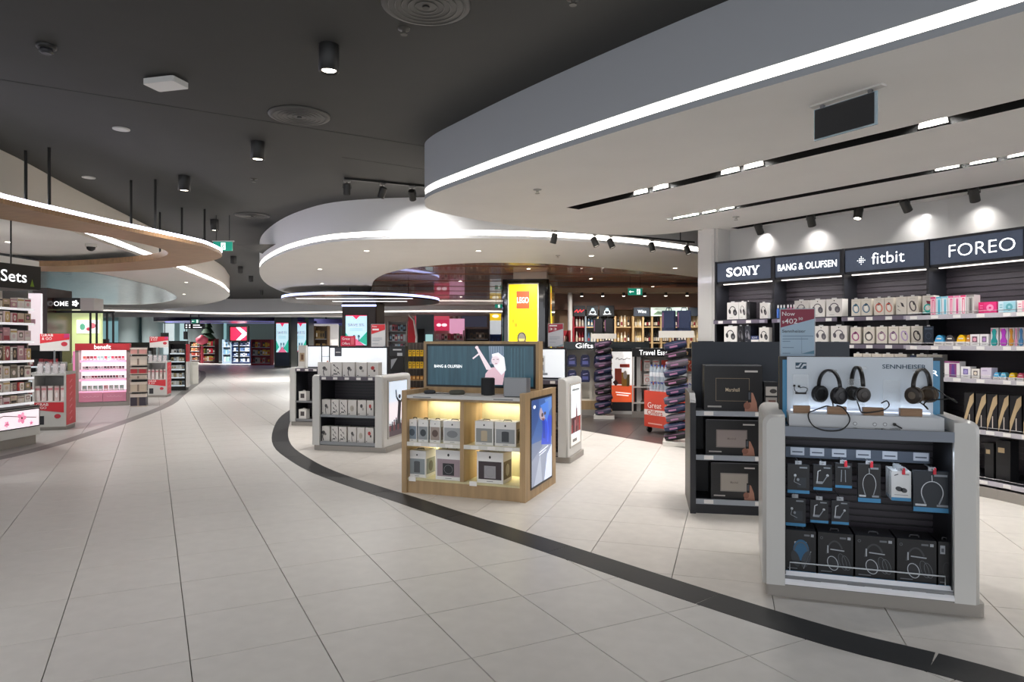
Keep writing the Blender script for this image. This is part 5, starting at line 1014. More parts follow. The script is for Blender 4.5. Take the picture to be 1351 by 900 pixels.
b = MB(); b.box(px0+.02, px1-.02, .265, .28, zb, zb+.008, mat('cool display led', 'e4ecff', .3, emit=1.2)); b.build('led_bar', t); lamp('display_lamp', ((px0+px1)/2, .27, zb+.012), .45, col=(.82, .9, 1), rot=(PI, 0, 0), parent=t, sx=pw_*.9, sy=.012, spread=150)
for px, py in ((1128, 559), (1154, 560), (1167.5, 560)): u = FS.x_at(px, ly0); v = FS.z_at(px, py, ly0)-CT; b = MB(); b.cyl((u, ly0-.003, v), .011, .004, M_STEEL, 14, 'y'); b.cyl((u, ly0-.004, v), .007, .003, C('dfe2e6'), 12, 'y'); b.build('button', base)
u = FS.x_at(1180, ly0); v = FS.z_at(1180, 560, ly0)-CT; b = MB(); b.cyl((u, ly0-.012, v), .009, .014, M_BLK, 12, 'y'); b.tube([(u, ly0-.01, v), (u+.02, ly0-.02, v-.012), (u+.035, ly0-.015, v-.02)], .004, M_BLK, 6); b.build('plug', base)
b = MB()
for s_, px, w_ in (('ON', 1128, .02), ('VOLUME+', 1161, .055), ('CONTROL', 1181, .055)): b.text(s_, FS.x_at(px, ly0), FS.z_at(px, 566 if px > 1130 else 565, ly0)-CT, w_, .01, C('3a3c40'), ly0-.002)
b.build('lettering', base)
for k, (p0, p1) in enumerate(((1047, 1069), (1092, 1117), (1139, 1166), (1188, 1217))):
    u0, u1 = FS.x_at(p0, .12), FS.x_at(p1, .12); b = MB(); b.box(u0, u1, .12, .17, zb, zb+.042, mat('beech block', '9c7a5c', .5, noise=.2, nscale=30, stretch=(.3, 1, 3))); b.build('wood_block', t)
for k, (p0, p1, q) in enumerate(((1046, 1067, 494), (1118, 1141, 500), (1165, 1188, 501))):
    u0, u1 = FS.x_at(p0, .25), FS.x_at(p1, .25); b = MB(); b.box(u0, u1, .25, .253, zb, FS.z_at(p0, q, .25)-CT, M_GLASSY); b.build('acrylic_plate', t)
# dark lit box behind
x0, x1 = FS.x_at(1028, .36), FS.x_at(1245, .36); w = x1-x0; h = zt-CT
t2 = thing('light_box', 'dark framed blue lit box behind the headphone display panel', 'light box', FS.pt((x0+x1)/2, .36, CT), FS.rz)
b = MB(); b.box(-w/2, w/2, 0, .1, 0, h, M_BLK); b.build('case', t2); b = MB(); b.pr(-w/2+.02, w/2-.02, .02, h-.02, mat('blue lit panel', '2f6382', .3, emit=.5), -.002); b.build('lit_panel', t2); b = MB(); b.text('SENNHEISER', w/2-.2, h*.77, .34, .034, E('eef4f8', 1.2), -.004); b.build('lettering', t2)
# price card above
x = FS.x_at(1052, .46); zc = zt; 
t3 = thing('price_card', 'burgundy and pale blue price card standing over near kiosk', 'price card', FS.pt(x, .46, CT), FS.rz); w = FS.x_at(1075.5, .46)-FS.x_at(1028.5, .46); z1 = FS.z_at(1052, 407, .46)-CT; z0 = FS.z_at(1052, 470, .46)-CT; h = z1-z0
b = MB(); b.box(-w/2, w/2, 0, .006, z0-.01, z1, mat('card holder', 'c8ccd4')); b.box(-.02, .02, .006, .012, 0, z0+.1, mat('card holder', 'c8ccd4')); b.box(-.05, .05, -.02, .05, 0, .005, mat('card holder', 'c8ccd4')); b.build('holder', t3)
b = MB(); e_ = .006; b.pr(-w/2+e_, w/2-e_, z0, z1-e_, mat('pale blue card', 'a9c2d6', .4), -.001); b.pp([(-w/2+e_, z1-e_), (-w/2+e_, z0+h*.6), (w/2-e_, z0+h*.78), (w/2-e_, z1-e_)], C('8c2540'), -.002); wt = C('ece4e8')
b.text('Now', -w*.43, z0+h*.89, w*.36, h*.085, wt, -.003, just='l'); b.text('$', -w*.43, z0+h*.715, w*.06, h*.06, wt, -.003, just='l'); b.text('402', -w*.36, z0+h*.735, w*.36, h*.105, wt, -.003, just='l'); b.text('50', w*.03, z0+h*.785, w*.12, h*.055, wt, -.003, just='l')
b.text('Sennheiser', -w*.43, z0+h*.525, w*.66, h*.062, C('2c2f3a'), -.003, just='l')
for i, (u, v) in enumerate(((.42, .45), (.36, .3), (.31, -.2), (.18, -.1), (.06, -.2))): b.pline([(-w*.42, z0+h*u), (w*v, z0+h*u)], h*.016, C('7f93aa'), -.003)
b.pline([(w*.12, z0+h*.4), (w*.12, z0+h*.05), (w*.46, z0+h*.12)], .002, C('7f93aa'), -.003); b.pp([(w*.12, z0+h*.05), (w*.47, z0+h*.05), (w*.47, z0+h*.12)], C('5f8ca4'), -.003); b.build('card', t3)
# ---- headphones
def headphones(px, py, ly, yaw, label, cup_col, band_col, pad_col, r=.04, spread=.07, hgt=.115, cable=None, roll=0., accent=None):
    x = FS.x_at(px, ly); z = FS.z_at(px, py, ly); t = thing('headphones', label, 'headphones', FS.pt(x, ly, z), FS.rz+yaw, 'headphones on the display stand'); r *= 1.3; spread *= 1.22; hgt *= 1.25
    mb = mat('band '+band_col, band_col, .35); mc = mat('cup '+cup_col, cup_col, .3, metal=.2); mp = mat('pad '+pad_col, pad_col, .6); ms = mat('satin metal', 'a8a49e', .3, metal=.8)
    arc = [(spread*1.02*math.cos(i*PI/16), 0, hgt*.32+hgt*.72*math.sin(i*PI/16)) for i in range(17)]
    b = MB(); v = []; n = len(arc)
    for p in arc:
        d_ = Vector((p[0]/spread, 0, (p[2]-hgt*.32)/hgt)).normalized(); P = Vector(p)
        for dy, dr in ((-.014, 0), (-.01, .007), (.01, .007), (.014, 0), (.008, -.006), (-.008, -.006)): v.append(tuple(P+d_*dr+Vector((0, dy, 0))))
    f = [(i*6+k, i*6+(k+1) % 6, (i+1)*6+(k+1) % 6, (i+1)*6+k) for i in range(n-1) for k in range(6)]+[tuple(range(5, -1, -1)), tuple((n-1)*6+k for k in range(6))]
    b.add(v, f, mb, True); b.build('headband', t)
    for s in (-1, 1):
        b = MB(); b.tube([(s*spread*1.02, .0, hgt*.34), (s*(spread*1.03), 0, r*.75)], .0045, ms, 8); b.tube([(s*(spread*1.03), -r*.8, r*.35), (s*(spread*1.05), 0, r*.9), (s*(spread*1.03), r*.8, r*.35)], .0045, ms, 6); b.build('yoke', t)
        g = MB(); g.lathe([(r*.75, -.002), (r, .004), (r, .016), (r*.86, .023), (r*.3, .025)], mc, 22); g.lathe([(r*.45, .0245), (r*.42, .0275), (r*.2, .028)], ms if accent is None else mat('accent '+accent, accent, .35), 18)
        q = MB(); q.merge(g, Matrix.Translation((s*(spread-.008), 0, 0)) @ Matrix.Rotation(s*PI/2, 4, 'Y')); q.build('ear_cup', t)
        g = MB(); pr_ = [(r*.55, -.004), (r*.66, -.014), (r*.85, -.018), (r*1.0, -.012), (r*.98, .0)]; g.lathe(pr_, mp, 20); q = MB(); q.merge(g, Matrix.Translation((s*(spread-.01), 0, 0)) @ Matrix.Rotation(s*PI/2, 4, 'Y')); q.build('ear_cushion', t)
    b = MB(); b.tube([(0, .0, hgt*.32+hgt*.72-.006), (0, .05, hgt*.32+hgt*.72-.006)], .01, M_GLASSY, 8); b.build('hanger_pin', t)
    if cable:
        o = Vector(FS.pt(x, ly, z)); R = Matrix.Rotation(-(FS.rz+yaw), 3, 'Z'); pts = []
        for (cx_, cy_, l_) in cable: pts.append(R @ (Vector(FS.pt(FS.x_at(cx_, l_), l_, FS.z_at(cx_, cy_, l_)))-o))
        b = MB(); b.tube(crv([tuple(p) for p in pts], 5), .004, M_BLK, 6); b.build('cable', t)
headphones(1094, 521, .2, -.95, 'black over-ear headphones with a big cable loop, leftmost on the stand', '202024', '19191c', '141416', accent='303034', cable=[(1098, 530, .18), (1099, 537, .15), (1090, 536, .12), (1076, 541, .09), (1067, 545, .055), (1068, 555, .035), (1076, 564, -.014), (1092, 568.5, -.016), (1110, 567, -.014), (1120, 558, .03), (1120, 549, .05), (1112, 538, .09), (1104, 535, .12)])
headphones(1131, 520, .2, -1.25, 'black on-ear headphones seen side-on in the middle of the stand', '2a2422', '1a1817', '1a1818', accent='3a3432', r=.034, spread=.055, hgt=.125, cable=[(1131, 530, .17), (1134, 538, .12), (1137, 544, .1), (1150, 544, .09), (1166, 541, .09), (1173, 535, .13), (1170, 529, .16), (1163, 532, .2)])
headphones(1216, 521, .2, .85, 'dark brown over-ear headphones at the right of the stand', '3a332e', '2c2825', '4a3c2c', accent='6a5f52', r=.038, cable=[(1214, 531, .17), (1222, 537, .15), (1224, 540, .14), (1219, 533, .16), (1228, 528, .15), (1245, 527, .12), (1256, 526, .1), (1262, 531, .08), (1246, 521, .12), (1236, 514, .16), (1228, 513, .19)])
x = FS.x_at(1056, .245); z = FS.z_at(1056, 515, .245); t = thing('earphones', 'small in-ear earphones on clear plate at left of the stand', 'earphones', FS.pt(x, .245, z), FS.rz)
b = MB(); b.tube(crv([(-.035, 0, .02), (-.03, -.004, -.005), (0, -.006, -.018), (.03, -.004, -.012), (.04, 0, .01), (.02, 0, .02), (-.005, 0, .015)], 4), .0025, M_BLK, 5); b.build('cable', t)
for u, v in ((-.035, .022), (-.008, .018)): b = MB(); b.lathe([(.006, 0), (.008, .006), (.005, .013)], M_BLK, 10, (u, 0, v)); b.build('ear_bud', t)
b = MB(); b.rbox(-.03, .035, -.005, .0, -.024, -.012, M_BLK, .003); b.build('control', t)
# ================================================================== bag towers
BAGC = {'navy': '1d2a4a', 'black': '17171b', 'grey': '5c5660', 'purple': '4a3a50', 'slate': '3c4054'}
def bag_mesh(w, h, d, col):
    def fn(b):
        m = mat('bag '+col, col, .6, noise=.15, nscale=60); n = 7; sec = []
        for i in range(n+1):
            u = -w/2+w*i/n; k = 1-.3*abs(2*i/n-1)**5; sec.append((u, k))
        rings = []
        for u, k in sec: rings.append([(u, d*(.5+.5*k*math.cos(a)), h*(.5+.5*k*math.sin(a))) for a in [j*2*PI/10+.3 for j in range(10)]])
        v = [p for r in rings for p in r]; f = [(i*10+j, i*10+(j+1) % 10, (i+1)*10+(j+1) % 10, (i+1)*10+j) for i in range(n) for j in range(10)]
        b.add(v, f, m, True); b.face(rings[0][::-1], m); b.face(rings[-1], m)
        b.tube([(u, d*(.5-.5*k*.9)-.003, h*.66) for u, k in sec], .004, C('8a5a7c'), 5)
        b.face([(-w*.3, -.004, h*.3), (w*.05, -.004, h*.3), (w*.05, -.004, h*.5), (-w*.3, -.004, h*.5)], C('9a6a8c'))
        b.tube([(w*.46, d*.4, h*.6), (w*.56, d*.3, h*.45), (w*.5, d*.3, h*.2)], .006, C('a8845a'), 5)
    return pm(('bag', w, h, d, col), fn)
def bag_tower(px, py, dist_h, seq, lab, top_bags, rz, who):
    g = gp(px, py); fr = Fr(g[0], g[1], rz); t = thing('bag_rack', lab, 'display rack', fr.loc(), rz)
    b = MB(); b.box(-.2, .2, -.02, .4, 0, .06, C('d6d2cb')); b.build('base', t); b = MB(); b.tube([(0, .3, .06), (0, .3, 1.6)], .02, M_STEEL, 8); b.build('pole', t)
    n = len(seq); step = (1.53-.07)/n
    for k, c in enumerate(seq):
        z = .075+k*step; b = MB(); b.tube([(0, .3, z-.002+.0), (0, .08, z-.002)], .006, M_STEEL, 6); b.build('arm', t)
        put('travel_bag', bag_mesh(.32, step*.98, .2, BAGC[c]), fr, .015*((k*7) % 3-1), .02, z+.004, '%s zip bag, %s from the bottom of the %s rack' % (c, ORD[k], who), 'bag', 'zip bags on the %s rack' % who, .14*((k*5) % 3-1)).rotation_euler[1] = -.2
    b = MB(); b.box(-.26, .24, .05, .4, 1.58, 1.68, C('d3cec6')); sh = b.build('top_tray', t)
    for k, (u, c) in enumerate(top_bags):
        def fn(b2, c=c):
            m = mat('bag '+BAGC[c], BAGC[c], .6, noise=.15, nscale=60); b2.rbox(-.1, .1, 0, .14, 0, .3, m, .045, 4); b2.tube([(-.04, .07, .3), (-.03, .07, .34), (.03, .07, .34), (.04, .07, .3)], .008, m, 6); b2.face([(-.09, -.002, .05), (-.075, -.002, .05), (-.075, -.002, .27), (-.09, -.002, .27)], C('7a4a6c')); b2.box(-.07, .07, -.012, 0, .04, .16, m)
        put('travel_bag', pm(('upright_bag', c), fn), fr, u, .12, 1.68, 'upright %s bag standing on the tray of the %s rack, %s' % (c, who, ('left', 'right')[k]), 'bag')
bag_tower(893, 589, 0, ['black', 'navy', 'grey', 'navy', 'slate', 'navy', 'black', 'navy', 'grey', 'black', 'navy'], 'near tower rack of zip bags right of the red bin', ((-.12, 'navy'), (.1, 'navy')), -.25, 'near')
bag_tower(797, 553, 0, ['slate', 'navy', 'purple', 'black', 'grey', 'slate', 'navy', 'purple', 'navy', 'black', 'purple'], 'far tower rack of zip bags left of the orange poster', ((-.11, 'black'), (.1, 'black')), -.15, 'far')
# ================================================================== red bottle bin
a = gp(850, 570); c_ = gp(905, 579); rz = math.atan2(c_[1]-a[1], c_[0]-a[0]); fr = Fr(a[0], a[1], rz); w = math.hypot(c_[0]-a[0], c_[1]-a[1])
t = thing('promotion_bin', 'red wheeled bin reading great offers, filled with water bottles', 'bin', fr.loc(), rz); rd = mat('red bin panel', 'd2432e', .4)
b = MB(); z0, z1 = .1, .7; b.box(0, w, 0, .02, z0, z1, rd); b.box(0, w, .5, .52, z0, z1, rd); b.box(0, .02, .02, .5, z0, z1, rd); b.box(w-.02, w, .02, .5, z0, z1, rd); b.box(.02, w-.02, .02, .5, .55, .57, M_WHITE); b.build('body', t)
b = MB(); b.pr(0, w, .3, .39, C('ecdcd8'), -.0015); b.build('white_band', t); lettering('Great', t, w*.26, .465, w*.34, .095, C('fff0ec'), -.003); lettering('Offers', t, w*.27, .345, w*.38, .08, C('c8402e'), -.004); b = MB(); b.pline([(w*.1, .16), (w*.45, .16)], .02, C('f0b8ac'), -.003); b.build('small_print', t)
b = MB(); b.pp([(w*.66, .42), (w*.76, .52), (w*.78, .6), (w*.72, .64), (w*.67, .6), (w*.6, .64), (w*.55, .6), (w*.57, .5)], C('f0eae8'), -.003); b.build('heart', t)
for u, v in ((.06, .06), (w-.06, .06), (.06, .46), (w-.06, .46)): b = MB(); b.cyl((u-.015, v, .05), .05, .03, M_BLK, 14, 'x'); b.box(u-.02, u+.02, v-.02, v+.02, .085, .1, M_STEEL); b.build('castor', t)
def wb_mesh(b): b.lathe([(.033, 0), (.036, .02), (.034, .1), (.036, .18), (.018, .24), (.014, .25)], mat('clear bottle', 'c9d6e2', .08, alpha=.6), 10); b.lathe([(.016, .25), (.016, .275)], C('3a52a8'), 10); b.lathe([(.0365, .08), (.0365, .15)], C('e6eaf0'), 10)
wm = pm(('water_bottle',), wb_mesh); k = 0; nx = int((w-.06)/.085)
for j in range(3):
    for i in range(nx):
        put('water_bottle', wm, fr, .07+i*.085, .1+j*.14, .57, 'clear blue-capped bottle, %s from left in the %s row inside red bin' % (ORD[i], ('front', 'middle', 'rear')[j]), 'bottle', 'water bottles in the red bin')
def wb2(b): b.box(-.001, w-.12, 0, .3, 0, .012, M_GLASSY)
for i in range(nx): put('water_bottle', wm, fr, .07+i*.085, .1, .86, 'clear blue-capped bottle, %s from left in the upper layer above red bin' % ORD[i], 'bottle', 'water bottles in the upper layer')
b = MB(); b.box(.03, w-.03, .04, .46, .848, .858, M_GLASSY); b.build('divider_tray', t)
for u in (.03, w-.036): b = MB(); b.box(u, u+.006, .04, .46, .57, .848, M_GLASSY); b.build('tray_side', t)
# pink ticket behind the near rack
# ================================================================== gondolas behind: gifts, poster end, travel goods
def gondola(fr, w, d, h, label, header=None, hcol='222226', col=None, shelves=(), sh_col=None, back='slat', name='gondola', hh=.13):
    col = col or M_WHITE; t = thing(name, label, 'gondola', fr.loc(), fr.rz)
    b = MB(); b.box(0, w, 0, d, 0, .12, M_PLINTH); b.build('plinth', t); b = MB(); b.box(0, w, d-.04, d, .12, h, col); b.build('back_panel', t)
    for u in (0, w-.03): b = MB(); b.box(u, u+.03, .05, d-.04, .12, h, col); b.build('upright', t)
    for zs in shelves: b = MB(); b.box(.03, w-.03, .02, d-.04, zs-.025, zs, sh_col or col); b.build('shelf', t)
    if header:
        b = MB(); b.box(0, w, -.01, d, h, h+hh, C(hcol)); hd = b.build('header', t); lettering(header[0], hd, header[1], h+hh*.5, header[2], header[3], E('ffffff', 1.), -.013)
    return t
G1 = Fr(*gp(744, 548), -.06); wg = 2.55
gf = gondola(G1, 1.75, .5, 1.36, 'pale gifts gondola hung with navy pouches behind the kiosks', ('Gifts', G1.x_at(771), .36, .1), '2c3236', C('d8d2c8'), (.32,), C('d9cfbf'), hh=.16)
b = MB(); b.box(.03, 1.72, .0, .3, .12, .3, M_WOOD); b.build('oak_drawer', gf)
def pouch(b):
    m = mat('navy pouch', '262a52', .4, noise=.5, nscale=50); n = 9; o = [(-.085, .0), (.085, .0), (.1, .05), (.09, .2), (.06, .25), (-.06, .25), (-.09, .2), (-.1, .05)]
    b.prism([(x, .05, z) for x, z in o], [(x, 0, z) for x, z in o], m); b.pr(-.06, .06, .05, .12, C('5a5f9a')); b.pline([(-.05, .16), (.05, .18)], .015, C('a8a4c8')); b.tube([(-.03, .02, .25), (0, .02, .27), (.03, .02, .25)], .004, C('c8c4c0'), 5)
pmh = pm(('pouch',), pouch)
for r, z in ((0, 1.0), (1, .68)):
    for k in range(6):
        u = .17+k*.275; b = MB(); b.tube([(u, .46, z+.268), (u, .1, z+.268)], .004, M_STEEL, 5); b.build('peg_hook', gf)
        put('pouch', pmh, G1, u, .12, z, 'navy patterned pouch, %s from left in the %s row of gifts gondola' % (ORD[k], ('upper', 'lower')[r]), 'pouch', 'navy pouches on the gifts gondola')
# end light box with orange poster
G2 = Fr(*gp(807, 550), -.08)
t = thing('poster_stand', 'tall lit poster with orange foot beside the travel gondola', 'poster stand', G2.loc(), G2.rz); 
b = MB(); b.box(-.08, .66, -.05, .5, 0, .06, M_PLINTH); b.box(-.06, .64, -.02, .45, .06, .12, M_WHITE); b.build('base', t)
b = MB(); b.box(-.03, .5, 0, .06, .12, 1.36, M_BLK); b.build('frame', t); b = MB(); b.box(.5, .58, -.01, .2, .12, 1.4, M_WHITE); b.build('side_post', t)
b = MB(); b.pr(0, .45, .3, 1.32, E('f2efec', .6), -.002); b.pr(0, .45, .3, .64, E('e0582e', .55), -.003); b.pr(0, .45, .14, .3, C('262a30'), -.002); b.pline([(.08, 1.16), (.12, 1.2), (.15, 1.15), (.2, 1.18), (.25, 1.15), (.3, 1.19), (.38, 1.17)], .012, C('8a8488'), -.004)
b.pr(.06, .2, .66, .98, C('d8583a'), -.004); b.pr(.16, .36, 1.0, 1.07, C('c8442e'), -.004); b.pr(.2, .3, .62, .9, C('d8a03a'), -.005); b.pd(.27, .85, .04, .09, C('e8d8c8'), -.006); b.pr(.3, .36, .62, .86, C('7a6a3a'), -.0045); b.pp([(.02, .7), (.08, .62), (.14, .68), (.08, .76)], C('6a3a30'), -.006)
b.pline([(.08, .5), (.38, .47)], .02, E('ffe8e0', .8), -.004); b.pline([(.1, .45), (.34, .43)], .02, E('ffe8e0', .8), -.004); b.build('poster', t)
G3 = Fr(*gp(834, 551), -.12)
tv = gondola(G3, 1.5, .5, 1.22, 'white travel gondola with black header and carded accessories', ('Travel Essentials', .55, .82, .1), '17171a', C('dcd6d0'), (.3, .62), C('d0cac4'), hh=.17)
cols = ['c83a30', 'e8e0dc', 'b8b0ac', 'd04a38', '2c2c34', 'e4b8b0']; ac = 0
for r, z in ((0, .93), (1, .65), (2, .33)):
    for k in range(8):
        u = .13+k*.175; c1 = cols[(k*3+r*2) % 6]
        m_ = card_pack(.13, .22, .03, 'e2dcd8' if (k+r) % 3 else 'c8402e', c1, cols[(k+r+1) % 6])
        if r == 0: b = MB(); b.tube([(u, .46, z+.228), (u, .1, z+.228)], .004, M_STEEL, 5); b.build('peg_hook', tv)
        put('accessory_card', m_, G3, u, .12, z, 'carded travel accessory, %s from left in the %s row of travel gondola' % (ORD[k], ('top', 'middle', 'low')[r]), 'accessory', 'carded travel accessories')
# ================================================================== yellow column, brown column, others
YL = 17.6; xa = (662-CX)*YL/F; xb = (724-CX)*YL/F; wl = xb-xa; FL = Fr(xa, YL, -.1)
t = thing('column', 'glossy black column with yellow lit toy brick panels', 'column', FL.loc(), FL.rz); mk = mat('gloss black column', '141416', .08, coat=.6)
b = MB(); b.rbox(0, wl, 0, 1.3, 0, 3.12, mk, .14, 5); b.build('shaft', t); b = MB(); b.box(.3, wl-.05, -.02, 1.1, 3.12, SOF+.14, C('b9afa4')); b.build('cap', t)
p0, p1 = FL.x_at(671.5, -.03), FL.x_at(709, -.03); z1 = 2.98
def brickart(b, x0, x1, z0, z1, y):
    w = x1-x0; b.pr(x0, x1, z0, z1, E('f2dc12', .85), y)
def lego_panel(parent, w):
    b = MB(); b.box(-.03, w+.03, 0, .03, .2, z1+.03, C('b8b4a0')); f = b.build('light_frame', parent)
    b = MB(); b.pr(0, w, .23, z1, E('f0d80e', .8), -.002); rdm = E('d8401e', .8); b.pr(w*.26, w*.72, z1-.62, z1-.17, rdm, -.004); b.text('LEGO', w*.49, z1-.4, w*.4, .15, E('ffffff', .9), -.008); b.pr(w*.1, w*.2, 2.0, 2.1, C('c8a812'), -.004); b.pr(w*.2, w*.3, 1.9, 2.0, C('b89a10'), -.004); b.pp([(w*.75, 2.35), (w*.83, 2.3), (w*.85, 2.4)], C('a08a10'), -.004); b.pr(w*.15, w*.85, .9, 1.0, C('c8a812'), -.004)
    b.pd(w*.45, 1.62, w*.14, .12, C('8a8478'), -.004); b.pr(w*.31, w*.6, 1.5, 1.6, C('d8c878'), -.006); b.pring(w*.45, 1.62, w*.16, .15, w*.04, C('4a4640'), -.007); b.build('poster', f); return f
f = lego_panel(t, p1-p0); f.location = (p0, -.031, 0)
f = lego_panel(t, .55); f.location = (wl+.031, .35, 0); f.rotation_euler = (0, 0, PI/2)
Y5 = 23.0; xa = (451-CX)*Y5/F; xb = (497-CX)*Y5/F; F5 = Fr(xa, Y5, -.05)
t = thing('column', 'dark brown column with a pale blue discount screen', 'column', F5.loc(), F5.rz); wl5 = xb-xa
b = MB(); b.rbox(0, wl5, 0, 1.2, 0, 2.83, mat('brown column', '3c302b', .4, noise=.2, nscale=4), .05); b.build('shaft', t)
b = MB(); b.box(0, wl5, -.02, .0, 2.7, 2.76, mat('blue white led', 'b9c4ff')); b.build('light_cap', t)
def save_poster(parent, x0, x1, z0, z1, y=-.03, name='screen'):
    w, h = x1-x0, z1-z0; b = MB(); b.box(x0-.04, x1+.04, y+.002, 0, z0-.04, z1+.04, M_BLK); f = b.build('screen_frame', parent)
    b = MB(); b.pr(x0, x1, z0, z1, E('bfe2ee', .8), y); P = lambda u, v: (x0+u*w, z0+v*h)
    b.pp([P(.3, 1), P(.7, 1), P(.5, .86)], E('d8305a', .9), y-.004); b.pr(x0, x1, z1-h*.025, z1, E('d8305a', .9), y-.003); b.text('SAVE 5%', *P(.5, .68), w*.76, h*.09, E('8a4a80', .5), y-.004)
    for v in (.55, .5): b.pline([P(.2, v), P(.8, v)], h*.012, E('8aa0b4', .5), y-.004)
    b.pp([P(.0, .42), P(.25, .2), P(0, .05)], E('2fae94', .7), y-.004); b.pp([P(1, .45), P(.6, .15), P(1, .0)], E('2fae94', .7), y-.004); b.pp([P(.1, 0), P(.5, .22), P(.9, 0)], E('e06a90', .7), y-.005); b.pd(*P(.4, .3), w*.06, h*.05, E('4a6a7a', .5), y-.006); b.pd(*P(.62, .3), w*.06, h*.05, E('4a6a7a', .5), y-.006); b.pline([P(.4, .25), P(.4, .12)], w*.05, E('4a6a7a', .5), y-.006); b.pline([P(.62, .25), P(.62, .12)], w*.05, E('4a6a7a', .5), y-.006); b.build('poster', f)
save_poster(t, F5.x_at(456, -.03), F5.x_at(484, -.03), 1.4, F5.z_at(470, 416, -.03))
# yellow pack rack and black stand between kiosks
G4 = Fr(*gp(530, 530), -.1)
t = thing('wire_rack', 'brown mesh rack hung with yellow packs behind the oak kiosk', 'rack', G4.loc(), G4.rz); mm = mat('brown mesh', '4c443f', .5)
b = MB(); b.box(0, 1.1, .3, .34, 0, 1.5, mm); b.build('back_panel', t)
for i in range(12): b = MB(); b.tube([(.05+i*.09, .29, .05), (.05+i*.09, .29, 1.48)], .005, C('77706a'), 4); b.build('wire', t)
for z in (.25, .55, .85): b = MB(); b.box(0, 1.1, .02, .3, z-.02, z, C('8a7456')); b.build('shelf', t)
def ypack(b, c='e0b812'): b.box(-.04, .04, 0, .03, 0, .16, C(c)); b.pr(-.03, .03, .04, .09, C('b88a10')); b.pr(-.025, .025, .11, .14, C('5a4a20'))
yp = pm(('yellow_pack',), ypack); ob_ = pm(('brown_pack',), lambda b: (b.box(-.04, .04, 0, .06, 0, .1, C('a8702c')), b.pr(-.03, .03, .03, .07, C('d8b06a'))))
for r, z in ((0, 1.18), (1, .88), (2, .58), (3, .28)):
    for k in range(10):
        put('snack_pack', yp if r in (0, 1) and k < 7 else ob_, G4, .09+k*.1, .1, z-.03, '%s pack, %s from left, %s row of brown mesh rack' % (('yellow' if r in (0, 1) and k < 7 else 'brown'), ORD[k], ('top', 'second', 'third', 'bottom')[r]), 'snack pack', 'packs on the brown mesh rack')
    if r == 0: b = MB(); b.box(.04, 1.08, .08, .3, z-.04, z-.03, mm); b.build('shelf', t)
G5 = Fr(*gp(513, 540), -.15)
t = thing('leaflet_stand', 'charcoal leaflet stand between white kiosk and yellow packs', 'stand', G5.loc(), G5.rz)
b = MB(); b.box(0, .36, .05, .3, 0, 1.42, mat('charcoal stand', '2a2d31', .4)); b.build('body', t); b = MB(); b.box(.02, .34, .0, .05, .85, 1.2, M_BLK); b.pp([(.05, .9), (.2, 1.15), (.05, 1.12)], C('8a8e94'), -.001); b.build('pocket', t); b = MB(); b.box(.02, .34, .0, .05, .4, .75, M_BLK); b.build('pocket', t); b = MB(); b.pline([(.08, 1.34), (.28, 1.34)], .03, C('c8ccd0'), .048); b.build('print', t); b = MB(); b.pr(.18, .3, 1.2, 1.27, C('b8bcc0'), .048); b.build('ticket', t)
# ================================================================== wine wall and far gondola tops at the right of the middle shop
random.seed(11)
def bottle_row(x0, x1, y, z, n, cols, h=.3, r=.036):
    b = MB()
    for i in range(n):
        x = x0+(x1-x0)*(i+.5)/n; c = random.choice(cols); hh = h*random.uniform(.85, 1.05); b.lathe([(r, 0), (r, hh*.6), (r*.4, hh*.75), (r*.38, hh)], C(c, .25), 7, (x, y, z)); b.box(x-r*.7, x+r*.7, y-r-.002, y-r, z+hh*.15, z+hh*.45, C(random.choice(['e2d8c4', 'c8b89a', '8a2430', 'd8d4cc'])))
    return b
def box_row(x0, x1, y, z, n, cols, h=.25, d=.15, jit=.15):
    b = MB(); w = (x1-x0)/n
    for i in range(n):
        c = random.choice(cols); hh = h*random.uniform(1-jit, 1.0); xx = x0+i*w; b.box(xx+.004, xx+w-.004, y, y+d, z, z+hh, C(c)); c2 = random.choice(cols+['f0ece6', '2a2a2e']); b.pr(xx+w*.2, xx+w*.8, z+hh*.25, z+hh*.7, C(c2), y-.001)
    return b
YW = 21.0; FWn = Fr((745-CX)*YW/F, YW, -.06); xe = FWn.x_at(930)
t = thing('wine_shelf', 'long pale wood wall shelf of bottles under brown fascia at back', 'shelf', FWn.loc(), FWn.rz)
b = MB(); b.box(-.3, xe+2.5, .5, .6, 0, 2.95, mat('back wall tan', '8f7355', .5)); b.build('back_panel', t)
b = MB(); b.box(-.3, xe+2.5, .1, .55, 2.5, 3.0, mat('brown fascia', '6c4a38', .4, noise=.15, nscale=2)); b.build('fascia', t)
b = MB(); b.box(-.3, xe+2.5, -.5, .5, 2.98, 3.12, mat('beige pelmet', 'a8927c', .5)); b.build('pelmet', t)
segs = [(757, 772, 'a01c2a', 'red'), (773, 788, '8c9aa2', 'grey'), (789, 811, '3a3430', 'dark'), (812, 833, 'c49a62', 'oak'), (836, 848, 'd0b078', 'pale'), (849, 860, '3c3430', 'dark'), (861, 872, '2a2624', 'dark'), (873, 884, '4a4440', 'dark'), (885, 908, '3c3c44', 'navy'), (909, 925, 'c8b088', 'pale')]
